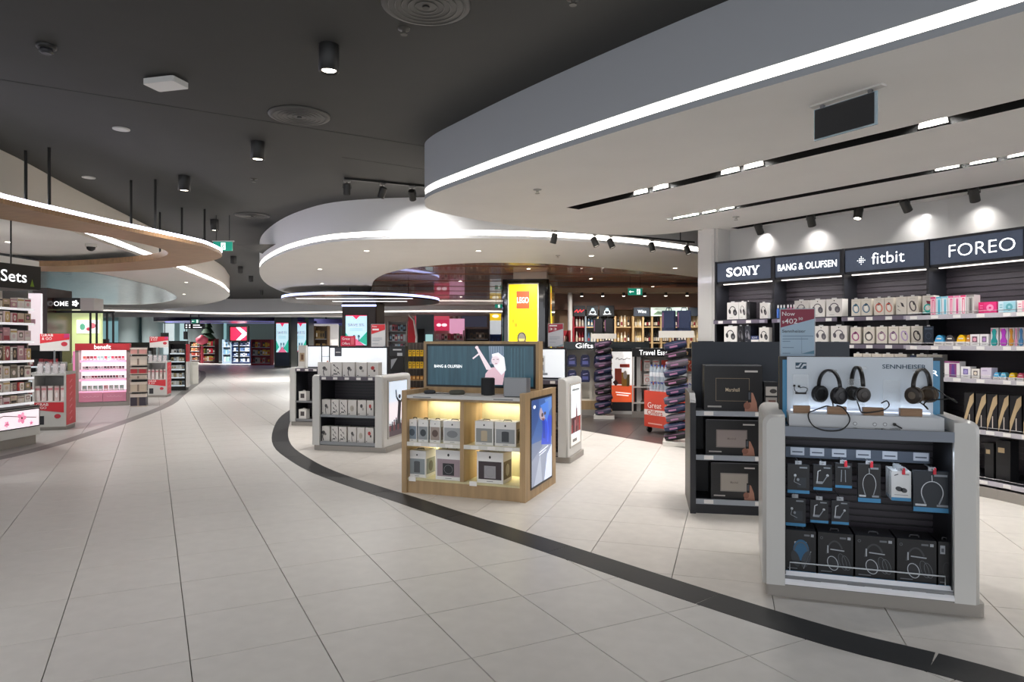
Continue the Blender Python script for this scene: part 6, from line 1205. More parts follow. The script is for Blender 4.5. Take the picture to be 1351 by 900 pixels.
for p0, p1, c, nm in segs:
    x0, x1 = FWn.x_at(p0), FWn.x_at(p1); 
    for u in (x0,): b = MB(); b.box(u-.03, u+.02, .05, .5, 0, 2.3, C('c8a878' if nm in ('pale', 'dark', 'navy', 'oak') else c)); b.build('upright', t)
    for z in (.5, 1.0, 1.5, 1.98): b = MB(); b.box(x0+.02, x1, .05, .5, z-.03, z, C('c8a878' if nm != 'red' else 'b01e2c')); b.build('shelf', t)
    b = MB(); b.box(x0, x1, .44, .5, 0, 2.3, C(c)); b.build('rear_board', t)
    cols_ = {'red': ['7a1420', '1c1c20', 'c8c0b0'], 'grey': ['b8c4cc', 'e0e4e6', '4a6a8a'], 'dark': ['1c1a1c', '2c2420', '3a2a22'], 'oak': ['e8dcc0', 'c8a86a', '2a2220'], 'pale': ['e8d8b8', 'd8c08a'], 'navy': ['2a2c34', '6a5a7a', '3a3a40']}[nm]
    for z in (1.0, 1.5, 1.98): bb = bottle_row(x0+.05, x1-.02, .2, z, max(3, int((x1-x0)/.1)), cols_, .34); bb.build('packed_bottles', t, kind='stuff')
for p0, p1, txt, bgc, e in ((757, 773, '', '23242a', 0), (774, 790, '*', '1c1d20', 0), (791, 811, '*', '1c1d20', 0), (836, 858, 'Wine', '3c424c', 0), (859, 883, '', 'cfe0d0', 1), (884, 908, '', 'c4d8cc', 1), (909, 925, '', '333a44', 0)):
    x0, x1 = FWn.x_at(p0, .02), FWn.x_at(p1, .02); b = MB(); b.box(x0, x1-.02, .02, .1, 2.3, 2.62 if p0 < 800 else 2.56, E(bgc, .7) if e else C(bgc)); sb = b.build('sign_box', t)
    if txt == '*': b = MB(); xm = (x0+x1)/2; b.pd(xm, 2.5, .05, .05, E('9ab4c4', .8), .016); b.pring(xm, 2.42, .09, .07, .02, E('dfe8ee', .8), .016); b.pline([(xm-.12, 2.36), (xm+.12, 2.36)], .02, E('dfe8ee', .8), .0155); b.build('emblem', sb)
    elif txt: lettering(txt, sb, (x0+x1)/2, 2.44, (x1-x0)*.5, .1, E('dfe8ee', 1.0), .016)
    if e:
        b = MB(); b.pp([(x0+.05, 2.34), (x1-.1, 2.34), (x1-.2, 2.42), (x0+.2, 2.45)], C('8fae90'), .016); b.pp([(x0+.02, 2.48), (x0+.3, 2.5), (x0+.15, 2.54)], C('f0f6f4'), .016); b.build('picture', sb)
b = MB()
bx = FWn.x_at(764, .02); b.pline([(bx-.14, 2.42), (bx-.06, 2.5), (bx-.04, 2.41), (bx+.04, 2.5), (bx+.06, 2.42), (bx+.15, 2.5)], .025, E('e0303a', 1.), .016); b.build('emblem', t)
b = MB(); b.tube([(.15, -.5, 0), (.15, -.5, 2.98)], .07, C('b8b4ae'), 12); tag(b.build('pillar', None, FWn.loc(), FWn.rz), 'slim pale round pillar left of the bottle shelf', 'pillar')
# spots along the pelmet
for k in range(9):
    u = .5+k*.62; b = MB(); b.cyl((u, -.45, 2.88), .045, .1, M_BLK, 10); b.cyl((u, -.45, 2.872), .038, .008, M_LENS, 10); b.build('pelmet_spot', t)
    if k % 2: lamp('pelmet_lamp', (u, -.45, 2.865), 26, .04, 130, parent=t)
# ================================================================== left cosmetics floor
random.seed(23)
PINKS = ['e8d2d4', 'e2b8bc', 'f0e6e2', 'd8c4b0', 'c89aa4', 'e8dcd0', 'b8a48c', 'f2eeea']
# corner counter with blossom light box, front faces the corridor
GA = Fr(-7.13, 9.2, math.radians(86)); LA = 1.12
t = thing('cosmetics_counter', 'white corner counter with pink blossom light box at left edge', 'counter', GA.loc(), GA.rz)
b = MB(); b.box(-1.2, LA-.05, .05, 1.1, 0, .14, M_PLINTH); b.build('plinth', t); b = MB(); b.rbox(-1.2, LA, 0, 1.15, .14, .55, M_WHITE, .05, 4); b.build('body', t); b = MB(); b.rbox(-1.2, LA, 0, 1.15, .55, .57, M_DARK, .05, 4); b.build('top', t)
b = MB(); b.box(-1.1, LA-.05, -.012, 0, .27, .54, M_BLK); lb = b.build('light_box', t)
b = MB(); b.pr(-1.08, LA-.07, .285, .525, E('ecdfe6', .75), -.014)
for k, (u, v, r) in enumerate(((.72, .42, .075), (.45, .36, .04), (.15, .44, .06), (-.2, .38, .06), (.9, .33, .03), (-.6, .42, .08))):
    for i in range(5): a_ = i*2*PI/5+k; b.pd(u+r*.62*math.cos(a_), v+r*.62*math.sin(a_), r*.55, r*.42, E('e79ab4' if i % 2 else 'dd7fa0', .7), -.0155-.0002*i, 10, a_)
    b.pd(u, v, r*.22, r*.22, C('6a2a3a'), -.018)
b.pline([(-1.0, .32), (-.2, .35), (.4, .48), (1.0, .4)], .012, C('8a5a5c'), -.0148); b.build('poster', lb)
# tall glass-shelved unit above it
GB = Fr(-7.42, 9.0, math.radians(86)); LB = 1.55
t = thing('cosmetics_shelf', 'tall white shelf unit of gift boxes above the blossom counter', 'shelf', GB.loc(), GB.rz)
b = MB(); b.box(-1.0, LB, .5, .56, .57, 2.3, C('e2dcd6')); b.build('back_panel', t); 
for u in (-1.0, .27, LB-.03): b = MB(); b.box(u, u+.025, .1, .5, .57, 2.3, M_STEEL); b.build('upright', t)
SZ = (.6, .78, .98, 1.24, 1.53, 1.8, 2.02)
for k, z in enumerate(SZ):
    b = MB(); b.box(-1.0, LB, .02, .5, z-.018, z, C('dcdce0', .15)); sh = b.build('shelf', t); b = MB(); b.box(-1.0, LB, .012, .02, z-.03, z+.004, E('f4f4f8', .5)); b.build('light_edge', sh)
    n = 9; wv = (LB+.0-.3)/n
    for i in range(n):
        x = .34+wv*(i+.5)*.97; c = random.choice(PINKS if k not in (1, 2) else ['2a2628', 'c8343c', 'd8d0c8', '8a8478', 'e8e0da']); c2 = random.choice(['c8a86a', 'b04a5a', '6a5a50', 'f2eae4', '8a6a70', '3c3438'])
        h = (.13, .16, .2, .22, .2, .17, .16)[k]*random.choice((.8, .9, 1.)); st = random.choice((1, 2, 4, 5))
        m_ = colour_box(round(wv*.86, 3), round(h, 2), .12, c, c2, random.choice(PINKS), st)
        put('gift_box', m_, GB, x, .06, z, 'small gift box, %s from left, %s shelf up, tall unit above blossom counter' % (ORD[i], ORD[k]), 'gift box', 'gift boxes on the tall unit')
b = MB(); b.box(-1.0, LB-.1, -.15, .56, 2.54, 2.74, M_SOF); b.build('canopy', t)
FSg = Fr(-6.72, 8.2, math.radians(76)); t2 = thing('hanging_sign', 'black sign with white word Sets at the left edge', 'sign', FSg.pt(0, 0, 0), FSg.rz)
b = MB(); b.box(-.4, 1.22, 0, .5, 2.22, 2.54, M_BLK); b.build('box', t2); lettering('Sets', t2, .83, 2.38, .36, .15, E('f2f4f4', 1.2), -.004); b = MB(); b.pp([(1.06, 2.26), (1.12, 2.26), (1.09, 2.36)], C('7a9a2a'), -.004); b.build('logo', t2)
b = MB(); b.tube([(-.2, .25, 2.54), (-.2, .25, SOF)], .01, M_BLK); b.build('hanger', t2); b = MB(); b.tube([(1.0, .25, 2.54), (1.0, .25, SOF)], .01, M_BLK); b.build('hanger', t2)
# grab and go stands
def grab_stand(fr, w, d, lab, who):
    t = thing('promotion_stand', lab, 'stand', fr.loc(), fr.rz); rdm = mat('promo red', 'd8343f', .4); pk = mat('promo magenta', 'c83a78', .4)
    b = MB(); b.box(.01, w-.01, .02, d-.01, 0, .06, M_PLINTH); b.build('plinth', t)
    b = MB(); b.box(0, w, d-.04, d, .06, 1.0, M_WHITE); b.box(0, .03, 0, d-.04, .06, 1.0, M_WHITE); b.box(w-.03, w, 0, d-.04, .06, 1.0, M_WHITE); b.box(.03, w-.03, 0, d-.04, .06, .5, M_WHITE); b.box(.03, w-.03, 0, d-.04, .94, .97, M_WHITE); b.build('body', t)
    b = MB(); b.pp([(.03, .36), (w-.03, .3), (w-.03, .48), (.03, .48)], rdm, -.002); b.pd(w*.75, .24, .05, .04, C('c83a4a'), -.002); b.pr(w*.15, w*.35, .1, .25, C('2a2a32'), -.002); b.build('front_print', t); lettering('GRAB', t, w*.3, .445, w*.36, .045, C('ffffff'), -.004); lettering('& GO', t, w*.27, .39, w*.3, .04, C('ffffff'), -.004)
    q = MB(); q.pr(.02, d-.02, .08, .95, rdm, 0); q.text('GRAB & GO', d*.5, .52, d*.5, .05, C('e87a84'), -.002) if d > .6 else None
    for i in range(7): q.pline([(d*.35, .15+i*.11), (d*.6, .2+i*.11)], .02, C('ec8a92'), -.002)
    b = MB(); b.merge(q, Matrix.Translation((w+.002, 0, 0)) @ Matrix.Rotation(PI/2, 4, 'Z')); b.build('side_print', t)
    b = MB(); b.tube([(w*.5, d*.5, .97), (w*.5, d*.5, 1.37)], .018, M_STEEL, 8); b.build('pole', t)
    b = MB(); b.box(.03, w-.02, d*.48, d*.52, 1.36, 1.66, C('e6e2e0')); hd = b.build('header_board', t); b = MB(); y = d*.48-.002; b.pp([(.03, 1.49), (w-.02, 1.56), (w-.02, 1.66), (.03, 1.66)], rdm, y); b.pd(w*.8, 1.48, .05, .04, C('c83a4a'), y); b.pp([(w*.78, 1.58), (w-.02, 1.6), (w-.02, 1.66), (w*.8, 1.66)], pk, y-.001); b.build('print', hd); lettering('GRAB', hd, w*.28, 1.635, w*.36, .045, C('ffffff'), y-.003); lettering('& GO', hd, w*.27, 1.575, w*.3, .045, C('ffffff'), y-.003)
    for i in range(5): put('beauty_carton', colour_box(.07, .26, .12, ['f0e4e2', 'e8d4d4', 'f4ece8', 'e2ccc8', 'f0e0dc'][i], 'd88a90', 'f8f0ee', 5), fr, .055+i*(w-.11)/4*.98+.005, .05, .5, 'pale slim carton, %s from left on the shelf of the %s stand' % (ORD[i], who), 'carton', 'slim cartons on the %s stand' % who)
    for i in range(4): put('acrylic_holder', pm(('acrylic_holder',), lambda b: (b.box(-.05, .05, 0, .1, 0, .005, M_GLASSY), b.box(-.05, .05, .095, .1, 0, .2, M_GLASSY), b.box(-.05, .05, 0, .004, 0, .14, M_GLASSY), b.box(-.035, .035, .02, .08, .005, .17, C('d9cdd0')))), fr, .08+i*(w-.16)/3, .08, .97, 'clear holder of cartons, %s from left on top of the %s stand' % (ORD[i], who), 'holder', 'clear holders on the %s stand' % who)
grab_stand(Fr(-8.17, 11.72, math.radians(17)), .5, .55, 'white and red grab and go stand beside the blossom counter', 'near red')
grab_stand(Fr(-9.97, 18.75, math.radians(14)), .52, .5, 'farther white and red grab and go stand by black shelves', 'farther red')
# pink lit gondola
a = gp(99, 537.5); c_ = gp(171, 535); rz = math.atan2(c_[1]-a[1], c_[0]-a[0]); GP = Fr(a[0], a[1], rz); wp = math.hypot(c_[0]-a[0], c_[1]-a[1])
t = thing('makeup_gondola', 'pink lit makeup gondola with red lettered header', 'gondola', GP.loc(), GP.rz); pkm = mat('pink drawer', 'dc8fa8', .35)
b = MB(); b.box(0, wp, 0, .6, 0, .1, M_PLINTH); b.build('plinth', t)
for u in (0, wp-.07): b = MB(); b.box(u, u+.07, 0, .6, .1, 1.47, mat('taupe upright', '9c8c86', .4)); b.build('upright', t)
b = MB(); b.box(.07, wp-.07, .5, .56, .1, 1.47, E('fff4fa', .9)); b.build('lit_back', t); b = MB(); b.box(.0, wp, -.02, .58, 1.32, 1.48, C('b83038')); hd = b.build('header', t); lettering('benefit', hd, wp*.5, 1.4, .34, .1, E('ffffff', 1.), -.024)
for k, z in enumerate((.36, .64, .86, 1.08, 1.22)):
    if k == 4: continue
    y0 = .04+k*.05; b = MB(); b.box(.07, wp-.07, y0, .5, z-.03, z, C('f4d8e6')); sh = b.build('shelf', t); b = MB(); b.box(.07, wp-.07, y0-.008, y0, z-.05, z+.004, E('efb6d2', .5)); b.build('front_strip', sh)
    n = (8, 14, 14, 12)[k]; hh = (.13, .08, .08, .1)[k]
    for i in range(n):
        x = .12+(wp-.24)*(i+.5)/n; ww = (wp-.24)/n*.8; c = random.choice([['b8c4bc', 'e0b0b8', 'c89a9a', '9ab4ac'], ['5a4a52', '8a3a4a', 'd8d0d0', '3c3438'], ['4a4248', '7a5a60', 'c8c0c0'], ['c8485a', '9ac8c0', '8a3a3c', 'c8604a']][k])
        put('makeup_box', colour_box(round(ww, 3), hh, .08, c, 'f2e6ea', '8a4a5a', 4), GP, x, y0+.05, z, 'makeup item, %s from left on the %s shelf of pink gondola' % (ORD[i], ('lowest', 'second', 'third', 'top')[k]), 'makeup', 'makeup on the pink gondola')
for k, (x0, x1) in enumerate(((.075, wp/2-.004), (wp/2+.004, wp-.075))):
    b = MB(); b.box(x0, x1, .0, .45, .11, .33, pkm); dw = b.build('drawer', t); b = MB(); m = C('f4c8d8'); xm = (x0+x1)/2
    for i in range(4): b.pring(xm-.12+.08*i, .25, .04, .03, .006, m, -.002, 10, PI, 2*PI)
    b.build('scroll_print', dw)
b = MB(); b.box(-.05, 0, .05, .5, .1, 1.3, E('e88ab8', .5)); b.build('side_glow', t)
lamp('gondola_lamp', (wp/2, .1, 1.3), 7, col=(1, .9, .96), parent=t, sx=wp*.8, sy=.05, spread=170)
# stacked gift boxes beside it
GS = Fr(*gp(172, 537), math.radians(20))
t = thing('box_stand', 'stepped stand of wrapped boxes right of the pink gondola', 'stand', GS.loc(), GS.rz); b = MB(); b.box(0, .32, .2, .34, 0, 1.4, M_DARK2); b.build('spine', t)
for k, (z, c, h) in enumerate(((.02, '3a3440', .28), (.36, 'c8b8a4', .22), (.66, 'd0c0b0', .08), (.78, 'b8343c', .14), (.98, 'd8cbbd', .2), (1.24, 'd89a94', .14))):
    b = MB(); b.box(-.02, .34, -.02, .22, z-.02, z, C('b8aca0')); b.build('shelf', t)
    bx = MB(); bx.box(-.16, .16, 0, .2, 0, h, C(c)); bx.box(-.165, .165, -.004, .204, h*.72, h, C('e2d6ca')); bx.pr(-.02, .02, 0, h*.72, C('8a7a6c')); put('wrapped_box', bx.mesh('wrapped_box'), GS, .16, 0, z, 'lidded gift box, %s from the bottom of the stepped stand' % ORD[k], 'gift box', 'lidded boxes on the stepped stand')
# black cosmetic shelves behind
def black_unit(fr, w, h, nsh, lab, cols, side=None, head=None):
    t = thing('cosmetics_gondola', lab, 'gondola', fr.loc(), fr.rz); b = MB(); b.box(0, w, .35, .42, 0, h, M_DARK); b.build('back_panel', t); b = MB(); b.box(0, w, 0, .4, 0, .14, M_BLK); b.build('plinth', t)
    for u in (0, w-.04): b = MB(); b.box(u, u+.04, 0, .4, .14, h, M_BLK); b.build('upright', t)
    for k in range(nsh):
        z = .14+(h-.2)*k/nsh; b = MB(); b.box(.04, w-.04, .0, .35, z, z+.02, M_DARK); sh = b.build('shelf', t); b = MB(); b.box(.04, w-.04, -.006, 0, z-.01, z+.024, E('c8d4dc', .5)); b.build('light_edge', sh)
        bb = box_row(.06, w-.06, .06, z+.02, max(4, int(w/.09)), cols, (h-.2)/nsh*.55, .1); bb.build('packed_goods', t, kind='stuff')
    b = MB(); b.box(0, w, -.01, .42, h, h+.1, M_BLK); b.build('header', t)
    if side: b = MB(); b.box(w, w+.04, -.02, .42, .1, h*.62, C('e8e6e4')); b.box(w, w+.042, -.02, .42, h*.62, h, C('c8303c')); b.build('end_panel', t)
black_unit(Fr(-12.4, 20.6, math.radians(16)), 1.5, 1.4, 5, 'black lit cosmetics shelves behind the farther red stand', ['c8ccd0', '8a9098', 'e4e4e6', '4a4e58', 'b8c0c8'])
black_unit(Fr(-10.68, 21.4, math.radians(16)), .5, 1.45, 5, 'narrow black shelves with red and white end panel', ['e0e4e6', 'b0a07a', '8a98a4', 'd8dce0'], True)
black_unit(Fr(-10.3, 13.4, math.radians(40)), 1.3, 1.35, 4, 'black lipstick shelves between blossom shelf and pink gondola', ['b8303c', '2a2628', 'd8d4d0', '8a2a34'])
black_unit(Fr(-13.6, 19.6, math.radians(22)), 1.8, 1.5, 4, 'dark perfume shelves behind the pink gondola', ['d8b8c0', 'c8d0d8', 'e6dcd0', '3a3a40'])
# counter plinth farther along, red topped
G6 = Fr(-11.75, 24.4, 0); t = thing('white_plinth', 'low pale plinth with clear vase right of the black shelves', 'plinth', G6.loc(), 0); b = MB(); b.rbox(0, .42, 0, .5, 0, .8, C('c9c8bf'), .04); b.build('body', t); b = MB(); b.lathe([(.07, .8), (.09, .95), (.06, 1.1)], mat('clear vase', 'd8e0e4', .05, alpha=.4), 12, (.2, .25, 0)); b.build('vase', t)
# booth with black sign and green lit room
YB = 17.5; FBo = Fr((54-CX)*YB/F, YB, math.radians(8))
t = thing('brand_booth', 'beauty booth with black flower sign and green lit niche', 'booth', FBo.loc(), FBo.rz)
zt_ = 2.62; x1 = FBo.x_at(107); x2 = FBo.x_at(125)
b = MB(); b.box(-.02, .32, -.35, .9, 0, zt_+.25, mat('brown glossy pillar', '3c2723', .25)); b.build('pillar', t); b = MB(); b.box(-.6, -.1, .3, .6, 0, zt_+.1, M_BLK); b.build('dark_pillar', t)
b = MB(); b.box(.25, x1, -.05, .5, zt_-.26, zt_+.02, M_BLK); sg = b.build('sign_box', t); lettering('OME', sg, FBo.x_at(82), zt_-.13, .34, .12, E('ffffff', 1.2), -.054); b = MB()
fx = FBo.x_at(100.5); 
for i in range(5): b.pd(fx+.05*math.cos(i*1.256), zt_-.12+.05*math.sin(i*1.256), .035, .028, E('ffffff', 1.2), -.054, 10, i*1.256)
b.build('flower_logo', sg)
b = MB(); b.box(x1, x2, -.05, .5, zt_-.3, zt_+.02, C('cfccc8')); b.build('white_end', t)
b = MB(); b.box(.3, x1+.1, .9, 1.0, 0, zt_-.25, E('cbd8a0', .55)); b.build('green_back', t); b = MB(); b.box(.45, 1.0, .86, .9, 1.75, 2.1, E('f2f2f0', .7)); b.pd(.6, 1.92, .07, .09, C('6ab8ac'), .858); b.pd(.85, 1.95, .08, .08, C('d06a8a'), .858); b.pd(.75, 1.86, .06, .05, C('c84a6a'), .858); b.build('picture', t)
b = MB(); b.box(.4, x1, .5, .9, 0, .95, C('b8c090')); b.build('counter', t)
for u in (x1+.15, x1+.3, x1+.55, x1+.7): b = MB(); b.box(u, u+.04, .1, .14, 0, zt_-.3, M_BLK); b.build('frame_post', t)
b = MB(); b.box(.3, x1+.75, .08, .14, zt_-.36, zt_-.3, M_BLK); b.build('frame_beam', t)
for k in range(4): put('perfume_bottle', mini_bottle(.05, .22, ['f0f0f0', '2a2a2e', 'e8e4e0', '3a3a40'][k], ['1c1c20', 'c8c8cc', '2a2a2e', 'd8d8dc'][k]), FBo, .5+.2*k, .6, .95, ('white bottle with black cap', 'black bottle with silver cap', 'cream bottle with dark cap', 'charcoal bottle with pale cap')[k]+' on the green booth counter', 'bottle')
lamp('booth_lamp', FBo.pt(.8, .4, 2.3), 18, col=(.95, 1, .7), sx=.6, sy=.2, spread=160)
# pink panel beside the booth
b = MB(); b.box(0, .9, 0, .1, 0, 2.55, E('efe0e4', .6)); b.pr(.1, .8, 1.9, 2.0, C('d8a8b4'), -.002); tag(b.build('lit_panel', None, (-10.9, 14.4, 0), .3), 'pale pink lit panel behind the tall gift shelf', 'panel')

# ================================================================== far end of the store
def far_unit(px0, px1, py_base, py_top, lab, col, cols, nsh=4, cat='shelf', name='far_shelf', ry=0.):
    Y = F*H/(py_base-HY); x0, x1 = (px0-CX)*Y/F, (px1-CX)*Y/F; h = H-(py_top-HY)*Y/F; w = x1-x0; t = thing(name, lab, cat, (x0, Y, 0), ry)
    b = MB(); b.box(0, w, .5, .6, 0, h, C(col)); b.build('back_panel', t); b = MB(); b.box(0, w, 0, .5, 0, .12, C(col)); b.build('plinth', t)
    for u in (0, w-.05): b = MB(); b.box(u, u+.05, 0, .5, .12, h, C(col)); b.build('upright', t)
    for k in range(nsh):
        z = .12+(h-.15)*k/nsh; b = MB(); b.box(.05, w-.05, .02, .5, z, z+.03, C('c8ccd4')); b.build('shelf', t)
        bb = box_row(.08, w-.08, .1, z+.03, max(4, int(w/.16)), cols, (h-.15)/nsh*.7, .2); bb.build('packed_goods', t, kind='stuff')
    return t, w, h, Y
far_unit(250, 266, 478, 451, 'far dark red shelves of sweets under black direction board', '3a2420', ['8a2a2a', '2a3a2a', 'b8603a', '4a2a2a', 'c8a87a'])
far_unit(263, 284, 479, 447, 'far red gift table under the little christmas tree', '5a1c22', ['c8203a', 'b89a3a', '3a5a3a', 'e8d8c8'], 3)
far_unit(293, 305, 480, 448, 'far pale blue shelves beside the blue fridge', 'b8d0e4', ['d8e8f0', '8ab8d8', 'b8e0dc', 'f0f4f8'], 3)
far_unit(306, 330, 480, 449, 'far navy fridge shelves of bottles under the red screen', '1c3058', ['c8d8e8', '5a7aa8', '2a3a6a', 'e8eef4'], 4)
far_unit(331, 357, 482, 448, 'far red counter with yellow box of chocolates', 'a01c24', ['e8b820', '2a2a2e', 'c8402c', 'b8b0a0', '8a2a2a'], 3)
far_unit(414, 432, 485, 430, 'far brown display right of the second discount column', '6a5236', ['8a7040', '3a3430', 'a88a50'], 3)
far_unit(511, 537, 492, 424, 'far white shelves left of the red arch', 'c8c4c0', ['d8dce4', '8ab0c8', 'a84a5a', '3a3a44'], 5)
t, w, h, Y = far_unit(572, 612, 491, 436, 'far pink and red perfume wall shelf', 'd8c8c4', ['c03a5a', 'e8a0b8', 'b8604a', 'e8d8d0', '7a3a3a'], 4)
b = MB(); b.box(0, w*.5, .4, .5, h, h+.55, E('cc3058', .6)); b.pd(w*.15, h+.28, .12, .08, E('ffe8ee', .9), .39); b.pd(w*.33, h+.28, .14, .08, E('ffe8ee', .9), .39); b.build('sign_box', t); b = MB(); b.box(w*.5, w, .4, .5, h-.3, h+.6, E('e8a8c8', .6)); b.build('lit_panel', t)
far_unit(614, 645, 491, 434, 'far dark bar shelf behind the oak kiosk screen', '3a3034', ['5a4a3a', 'b89a6a', '2a2a30', '8a7a6a'], 4)
t, w, h, Y = far_unit(646, 661, 491, 441, 'far blue bottle crate under the yellow sign', '28407a', ['3a5ab0', '5a7ac8', '28407a'], 3)
b = MB(); b.box(0, w, .4, .5, h, h+.7, E('e0e6ec', .5)); b.build('poster', t); b = MB(); b.box(0, w, .38, .5, h+.7, h+1.15, E('e8c020', .7)); b.pd(w*.5, h+.92, w*.3, .08, E('fff8e0', 1), .37); b.build('sign_box', t)
far_unit(741, 753, 522, 436, 'red shelf end of the bottle wall near slim pillar', '8a2028', ['c83040', 'e8d8c8', 'd88a4a', '4a2a2a'], 4)
b = MB(); b.box(-9.5, 12, 38.5, 38.7, 0, 3.1, mat('pale back partition', 'b5a69c', .5)); wm_ = b.build('wall_back', kind='structure')
for x in (-5.6, -3.3, -3.0, -1.2, .6, 2.4): b = MB(); b.box(x, x+.14, 38.3, 38.5, 0, 3.0, C('e6e2de')); b.build('wall_post', wm_)
for k, (x0, x1, c) in enumerate(((-5.4, -3.5, 'd8586a'), (-2.8, -1.4, '3a3c4c'), (-1.0, .5, '4a4a58'), (.8, 2.3, 'd8b040'))): b = MB(); b.box(x0, x1, 38.4, 38.5, 2.35, 2.95, E(c, .5)); b.build('wall_sign', wm_)
# red screen, discount columns, red arch, dark doorway
def at3(px, py, Y): return ((px-CX)*Y/F, Y, H-(py-HY)*Y/F)
Yd = 47.5; a, c_ = at3(304, 449, Yd), at3(325, 432, Yd); t = thing('video_wall', 'red and white chevron screen over the far navy fridge', 'screen', (a[0], Yd, 0)); w = c_[0]-a[0]; b = MB(); b.box(-.1, w+.1, .02, .3, a[2]-.1, c_[2]+.1, M_BLK); b.box(w*.45, w*.55, .1, .25, 0, a[2], M_BLK); b.build('case', t); b = MB(); h = c_[2]-a[2]; b.pr(0, w, a[2], c_[2], E('e0203c', .9), .015); b.pp([(w*.35, a[2]), (w*.75, a[2]+h*.5), (w*.35, c_[2]), (w*.6, c_[2]), (w, a[2]+h*.6), (w, a[2]+h*.4), (w*.6, a[2])], E('f4e4ea', .9), .01); b.build('screen', t)
for k, (p0, p1, lab) in enumerate(((362, 384, 'black column with tall discount screen, left one of the pair'), (387, 407, 'black column with tall discount screen, right one of the pair'))):
    Yc = (40.5, 43)[k]; x0, x1 = (p0-CX)*Yc/F, (p1-CX)*Yc/F; t = thing('screen_column', lab, 'column', (x0, Yc, 0)); b = MB(); b.box(0, x1-x0, 0, 1.2, 0, 3.05, mat('dark green column', '1c2622', .3)); b.build('shaft', t); save_poster(t, (x1-x0)*.12, (x1-x0)*.85, H-(466-HY)*Yc/F, H-(426-HY)*Yc/F)
    b = MB(); b.box((x1-x0)*.1, (x1-x0)*.9, -.05, 0, .1, .9, C('22344a')); b.build('base_panel', t)
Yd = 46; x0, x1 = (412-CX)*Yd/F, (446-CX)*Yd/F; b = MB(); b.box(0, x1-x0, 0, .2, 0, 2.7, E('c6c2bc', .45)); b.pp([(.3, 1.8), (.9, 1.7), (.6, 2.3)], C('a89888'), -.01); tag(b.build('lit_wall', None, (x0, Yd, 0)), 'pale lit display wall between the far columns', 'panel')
Yd = 44; x0, x1 = (331-CX)*Yd/F, (359-CX)*Yd/F; t = thing('poster_wall', 'far cream poster wall above the red chocolate counter', 'panel', (x0, Yd+6, 0)); w = (x1-x0)*50/44
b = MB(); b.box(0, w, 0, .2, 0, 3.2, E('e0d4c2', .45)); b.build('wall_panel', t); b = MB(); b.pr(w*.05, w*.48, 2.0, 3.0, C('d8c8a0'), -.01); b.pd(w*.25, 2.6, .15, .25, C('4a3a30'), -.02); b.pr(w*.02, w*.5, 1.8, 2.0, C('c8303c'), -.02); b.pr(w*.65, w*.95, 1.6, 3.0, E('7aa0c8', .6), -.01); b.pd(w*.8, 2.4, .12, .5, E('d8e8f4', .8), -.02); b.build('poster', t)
Yd = 30; x0, x1 = (538-CX)*Yd/F, (549-CX)*Yd/F; b = MB(); w = x1-x0
o = [(0, 0), (w*.45, 0), (w*.9, 1.1), (w, 1.75), (w*.7, 2.4), (w*.1, 2.65), (-.0, 2.2)]; b.prism([(x, .4, z) for x, z in o], [(x, 0, z) for x, z in o], C('b81e2a', .3)); b.tube([(w*.5, -.02, 0), (w*.95, -.02, 1.1), (w*1.06, -.02, 1.75), (w*.75, -.02, 2.45), (w*.1, -.02, 2.7)], .05, C('e8e6e4'), 6); tag(b.build('red_arch', None, (x0, Yd, 0)), 'curved red panel with white edge in the far middle', 'panel')
Yd = 31; x0, x1 = (549-CX)*Yd/F, (572-CX)*Yd/F; t = thing('grey_partition', 'blue grey partition with dark opening left of the pink shelf', 'panel', (x0, Yd, 0)); w = x1-x0; b = MB(); b.box(0, w, 0, .2, 0, 2.75, C('5c6a72')); b.build('wall_panel', t); b = MB(); b.box(w*.1, w*.48, -.02, 0, 0, 2.1, M_SLOT); b.build('opening', t); b = MB(); b.box(w*.55, w*.95, -.05, 0, 1.5, 1.85, E('a8d8d8', .6)); b.build('screen', t)
# black direction board
Yd = 36; x0, x1 = (243-CX)*Yd/F, (269-CX)*Yd/F; z0, z1 = H-(434-HY)*Yd/F, H-(427-HY)*Yd/F; t = thing('direction_board', 'far black hanging direction board with white lettering', 'sign', (x0, Yd, z0)); w = x1-x0; h = z1-z0
b = MB(); b.box(0, w, 0, .15, 0, h, M_BLK); b.build('board', t); wt = E('ffffff', 1.)
for r in (0, 1): b = MB(); b.pline([(w*.45, h*(.7-.4*r)), (w*(.8+.1*r), h*(.7-.4*r))], h*.16, wt, -.01); b.pr(w*.08, w*.16, h*(.58-.4*r), h*(.82-.4*r), wt, -.01); b.pr(w*.24, w*.32, h*(.58-.4*r), h*(.82-.4*r), wt, -.01); b.build('print', t)
for u in (.3, w-.3): b = MB(); b.tube([(u, .07, h), (u, .07, CEIL-z0)], .02, M_BLK, 6); b.build('hanger', t)
# little christmas tree
Yd = 50; x, _, z = at3(274, 452, Yd); t = thing('christmas_tree', 'small dark christmas tree with pink star on far red table', 'tree', (x, Yd, 0)); b = MB()
for k in range(5): b.lathe([(.75-.14*k, 1.3+.42*k), (.05, 1.95+.42*k)], C('26402c', .7), 10)
b.build('crown', t); b = MB(); b.cyl((0, 0, 0), .1, 1.4, C('4a3426'), 8); b.build('trunk', t); b = MB(); b.lathe([(.05, 1.3), (.4, 1.45), (.42, 1.75), (.1, 2.0)], C('c85064'), 10, (0, -.9, 0)); b.cyl((0, -.9, 0), .1, 1.2, C('a03040'), 8); b.build('pink_lantern', t)
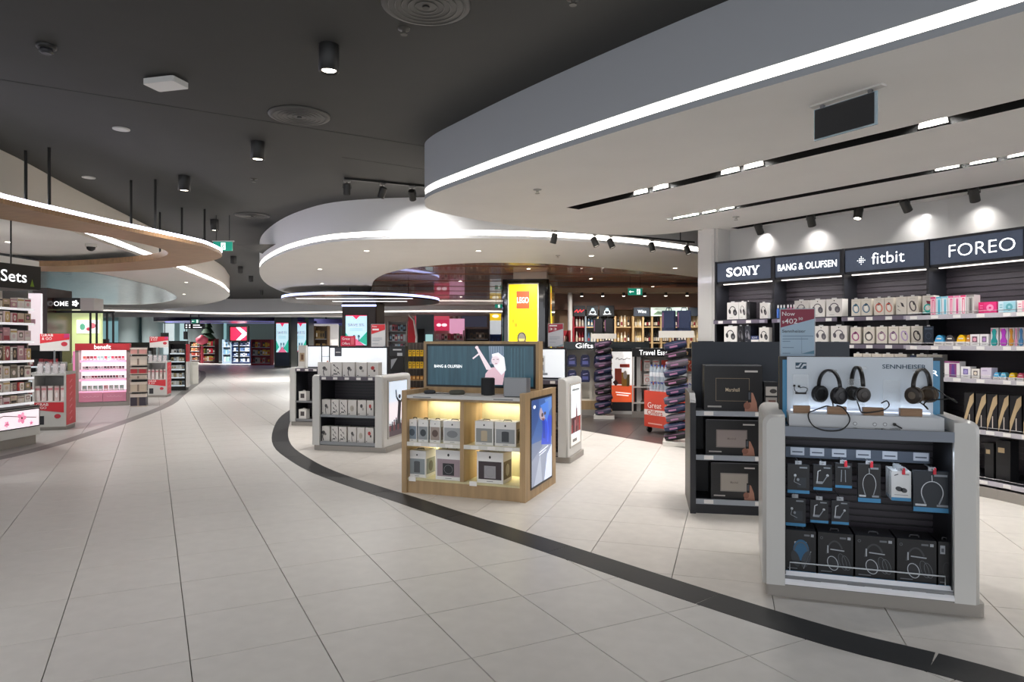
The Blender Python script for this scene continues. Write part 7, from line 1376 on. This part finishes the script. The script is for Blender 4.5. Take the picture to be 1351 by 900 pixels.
# far wall columns and glazing
WF = MB()
for k, px in enumerate((172, 203, 262, 283)): x = (px-CX)*55/F; b = MB(); b.cyl((x, 54.8, 0), .75, CEIL, C('aebfc2'), 18); b.build('wall_column', wall_far)
for k, (p0, p1, z0, z1, c, e) in enumerate(((160, 168, .3, 3.0, '6a8a94', 0), (183, 196, .3, 2.9, '2c3c44', 0), (208, 222, .5, 3.0, 'e2ecee', 1), (230, 246, .4, 3.0, 'b8d4d8', 1), (250, 262, .4, 2.9, 'a8ccd0', 1), (266, 292, .4, 3.1, '9cc4c8', 1), (20, 158, .3, 3.2, '8ab4bc', 1))):
    x0, x1 = (p0-CX)*55/F, (p1-CX)*55/F; b = MB(); b.box(x0, x1, 55.9, 56, z0, z1, E(c, .55) if e else C(c)); b.build('wall_pane', wall_far)
for k, (p0, p1, z0, z1) in enumerate(((212, 221, 1.6, 2.2), (242, 246, 1.7, 2.3))): x0, x1 = (p0-CX)*52/F, (p1-CX)*52/F; b = MB(); b.box(x0, x1, 52, 52.2, z0, z1, M_BLK); b.tube([((x0+x1)/2, 52.1, z1), ((x0+x1)/2, 52.1, CEIL)], .03, M_BLK, 6); tag(b.build('hanging_screen', None), ('wide', 'small')[k]+' black far screen hanging before the teal wall', 'screen')
# far floating discs with blue light
for k, (px, py, Y, rx, ry_, col, e, lab) in enumerate(((305, 425, 43, 4.6, 3.0, '8f8cf0', 1.6, 'far dark disc with violet blue light over the fridge'), (430, 428, 47, 3.0, 2.5, '5a66e0', 1.4, 'far dark disc with blue light behind the columns'))):
    x, _, z = at3(px, py, Y); t = thing('ceiling_disc', lab, 'ceiling disc', (x, Y, z)); el = [(rx*math.cos(i*2*PI/40), ry_*math.sin(i*2*PI/40)) for i in range(40)]
    b = MB(); fill(b, el, [], 0, mat('night blue soffit', '23224a', .3)); ribbon(b, el+[el[0]], 0, .3, mat('night blue soffit', '23224a')); b.build('disc', t); el2 = [(a_*.8, c2*.8) for a_, c2 in el]; b = MB(); el3 = [(a_*.86, c2*.86) for a_, c2 in el]; fill(b, el3, [el2], -.02, E(col, e)); b.build('light_ring', t)
    b = MB(); b.tube([(0, 0, .0), (0, 0, CEIL-z)], .05, M_BLK, 6); b.build('rod', t)
# far white ring bulkhead
t = MB(); e1 = crv([(-24, 33), (-19, 33.6), (-15.5, 36.5), (-12, 36.2), (-7, 34.5), (-2, 34), (3, 35.5)], 6); e1 = [tuple(p) for p in e1]
bk = bulk2('ceiling_bulkhead_far', e1, [(3, 40), (-24, 40)], M_FAS, M_SOF, mat('far led strip', 'fff6ea', .4, emit=1.6), z=2.95, led_w=.07)
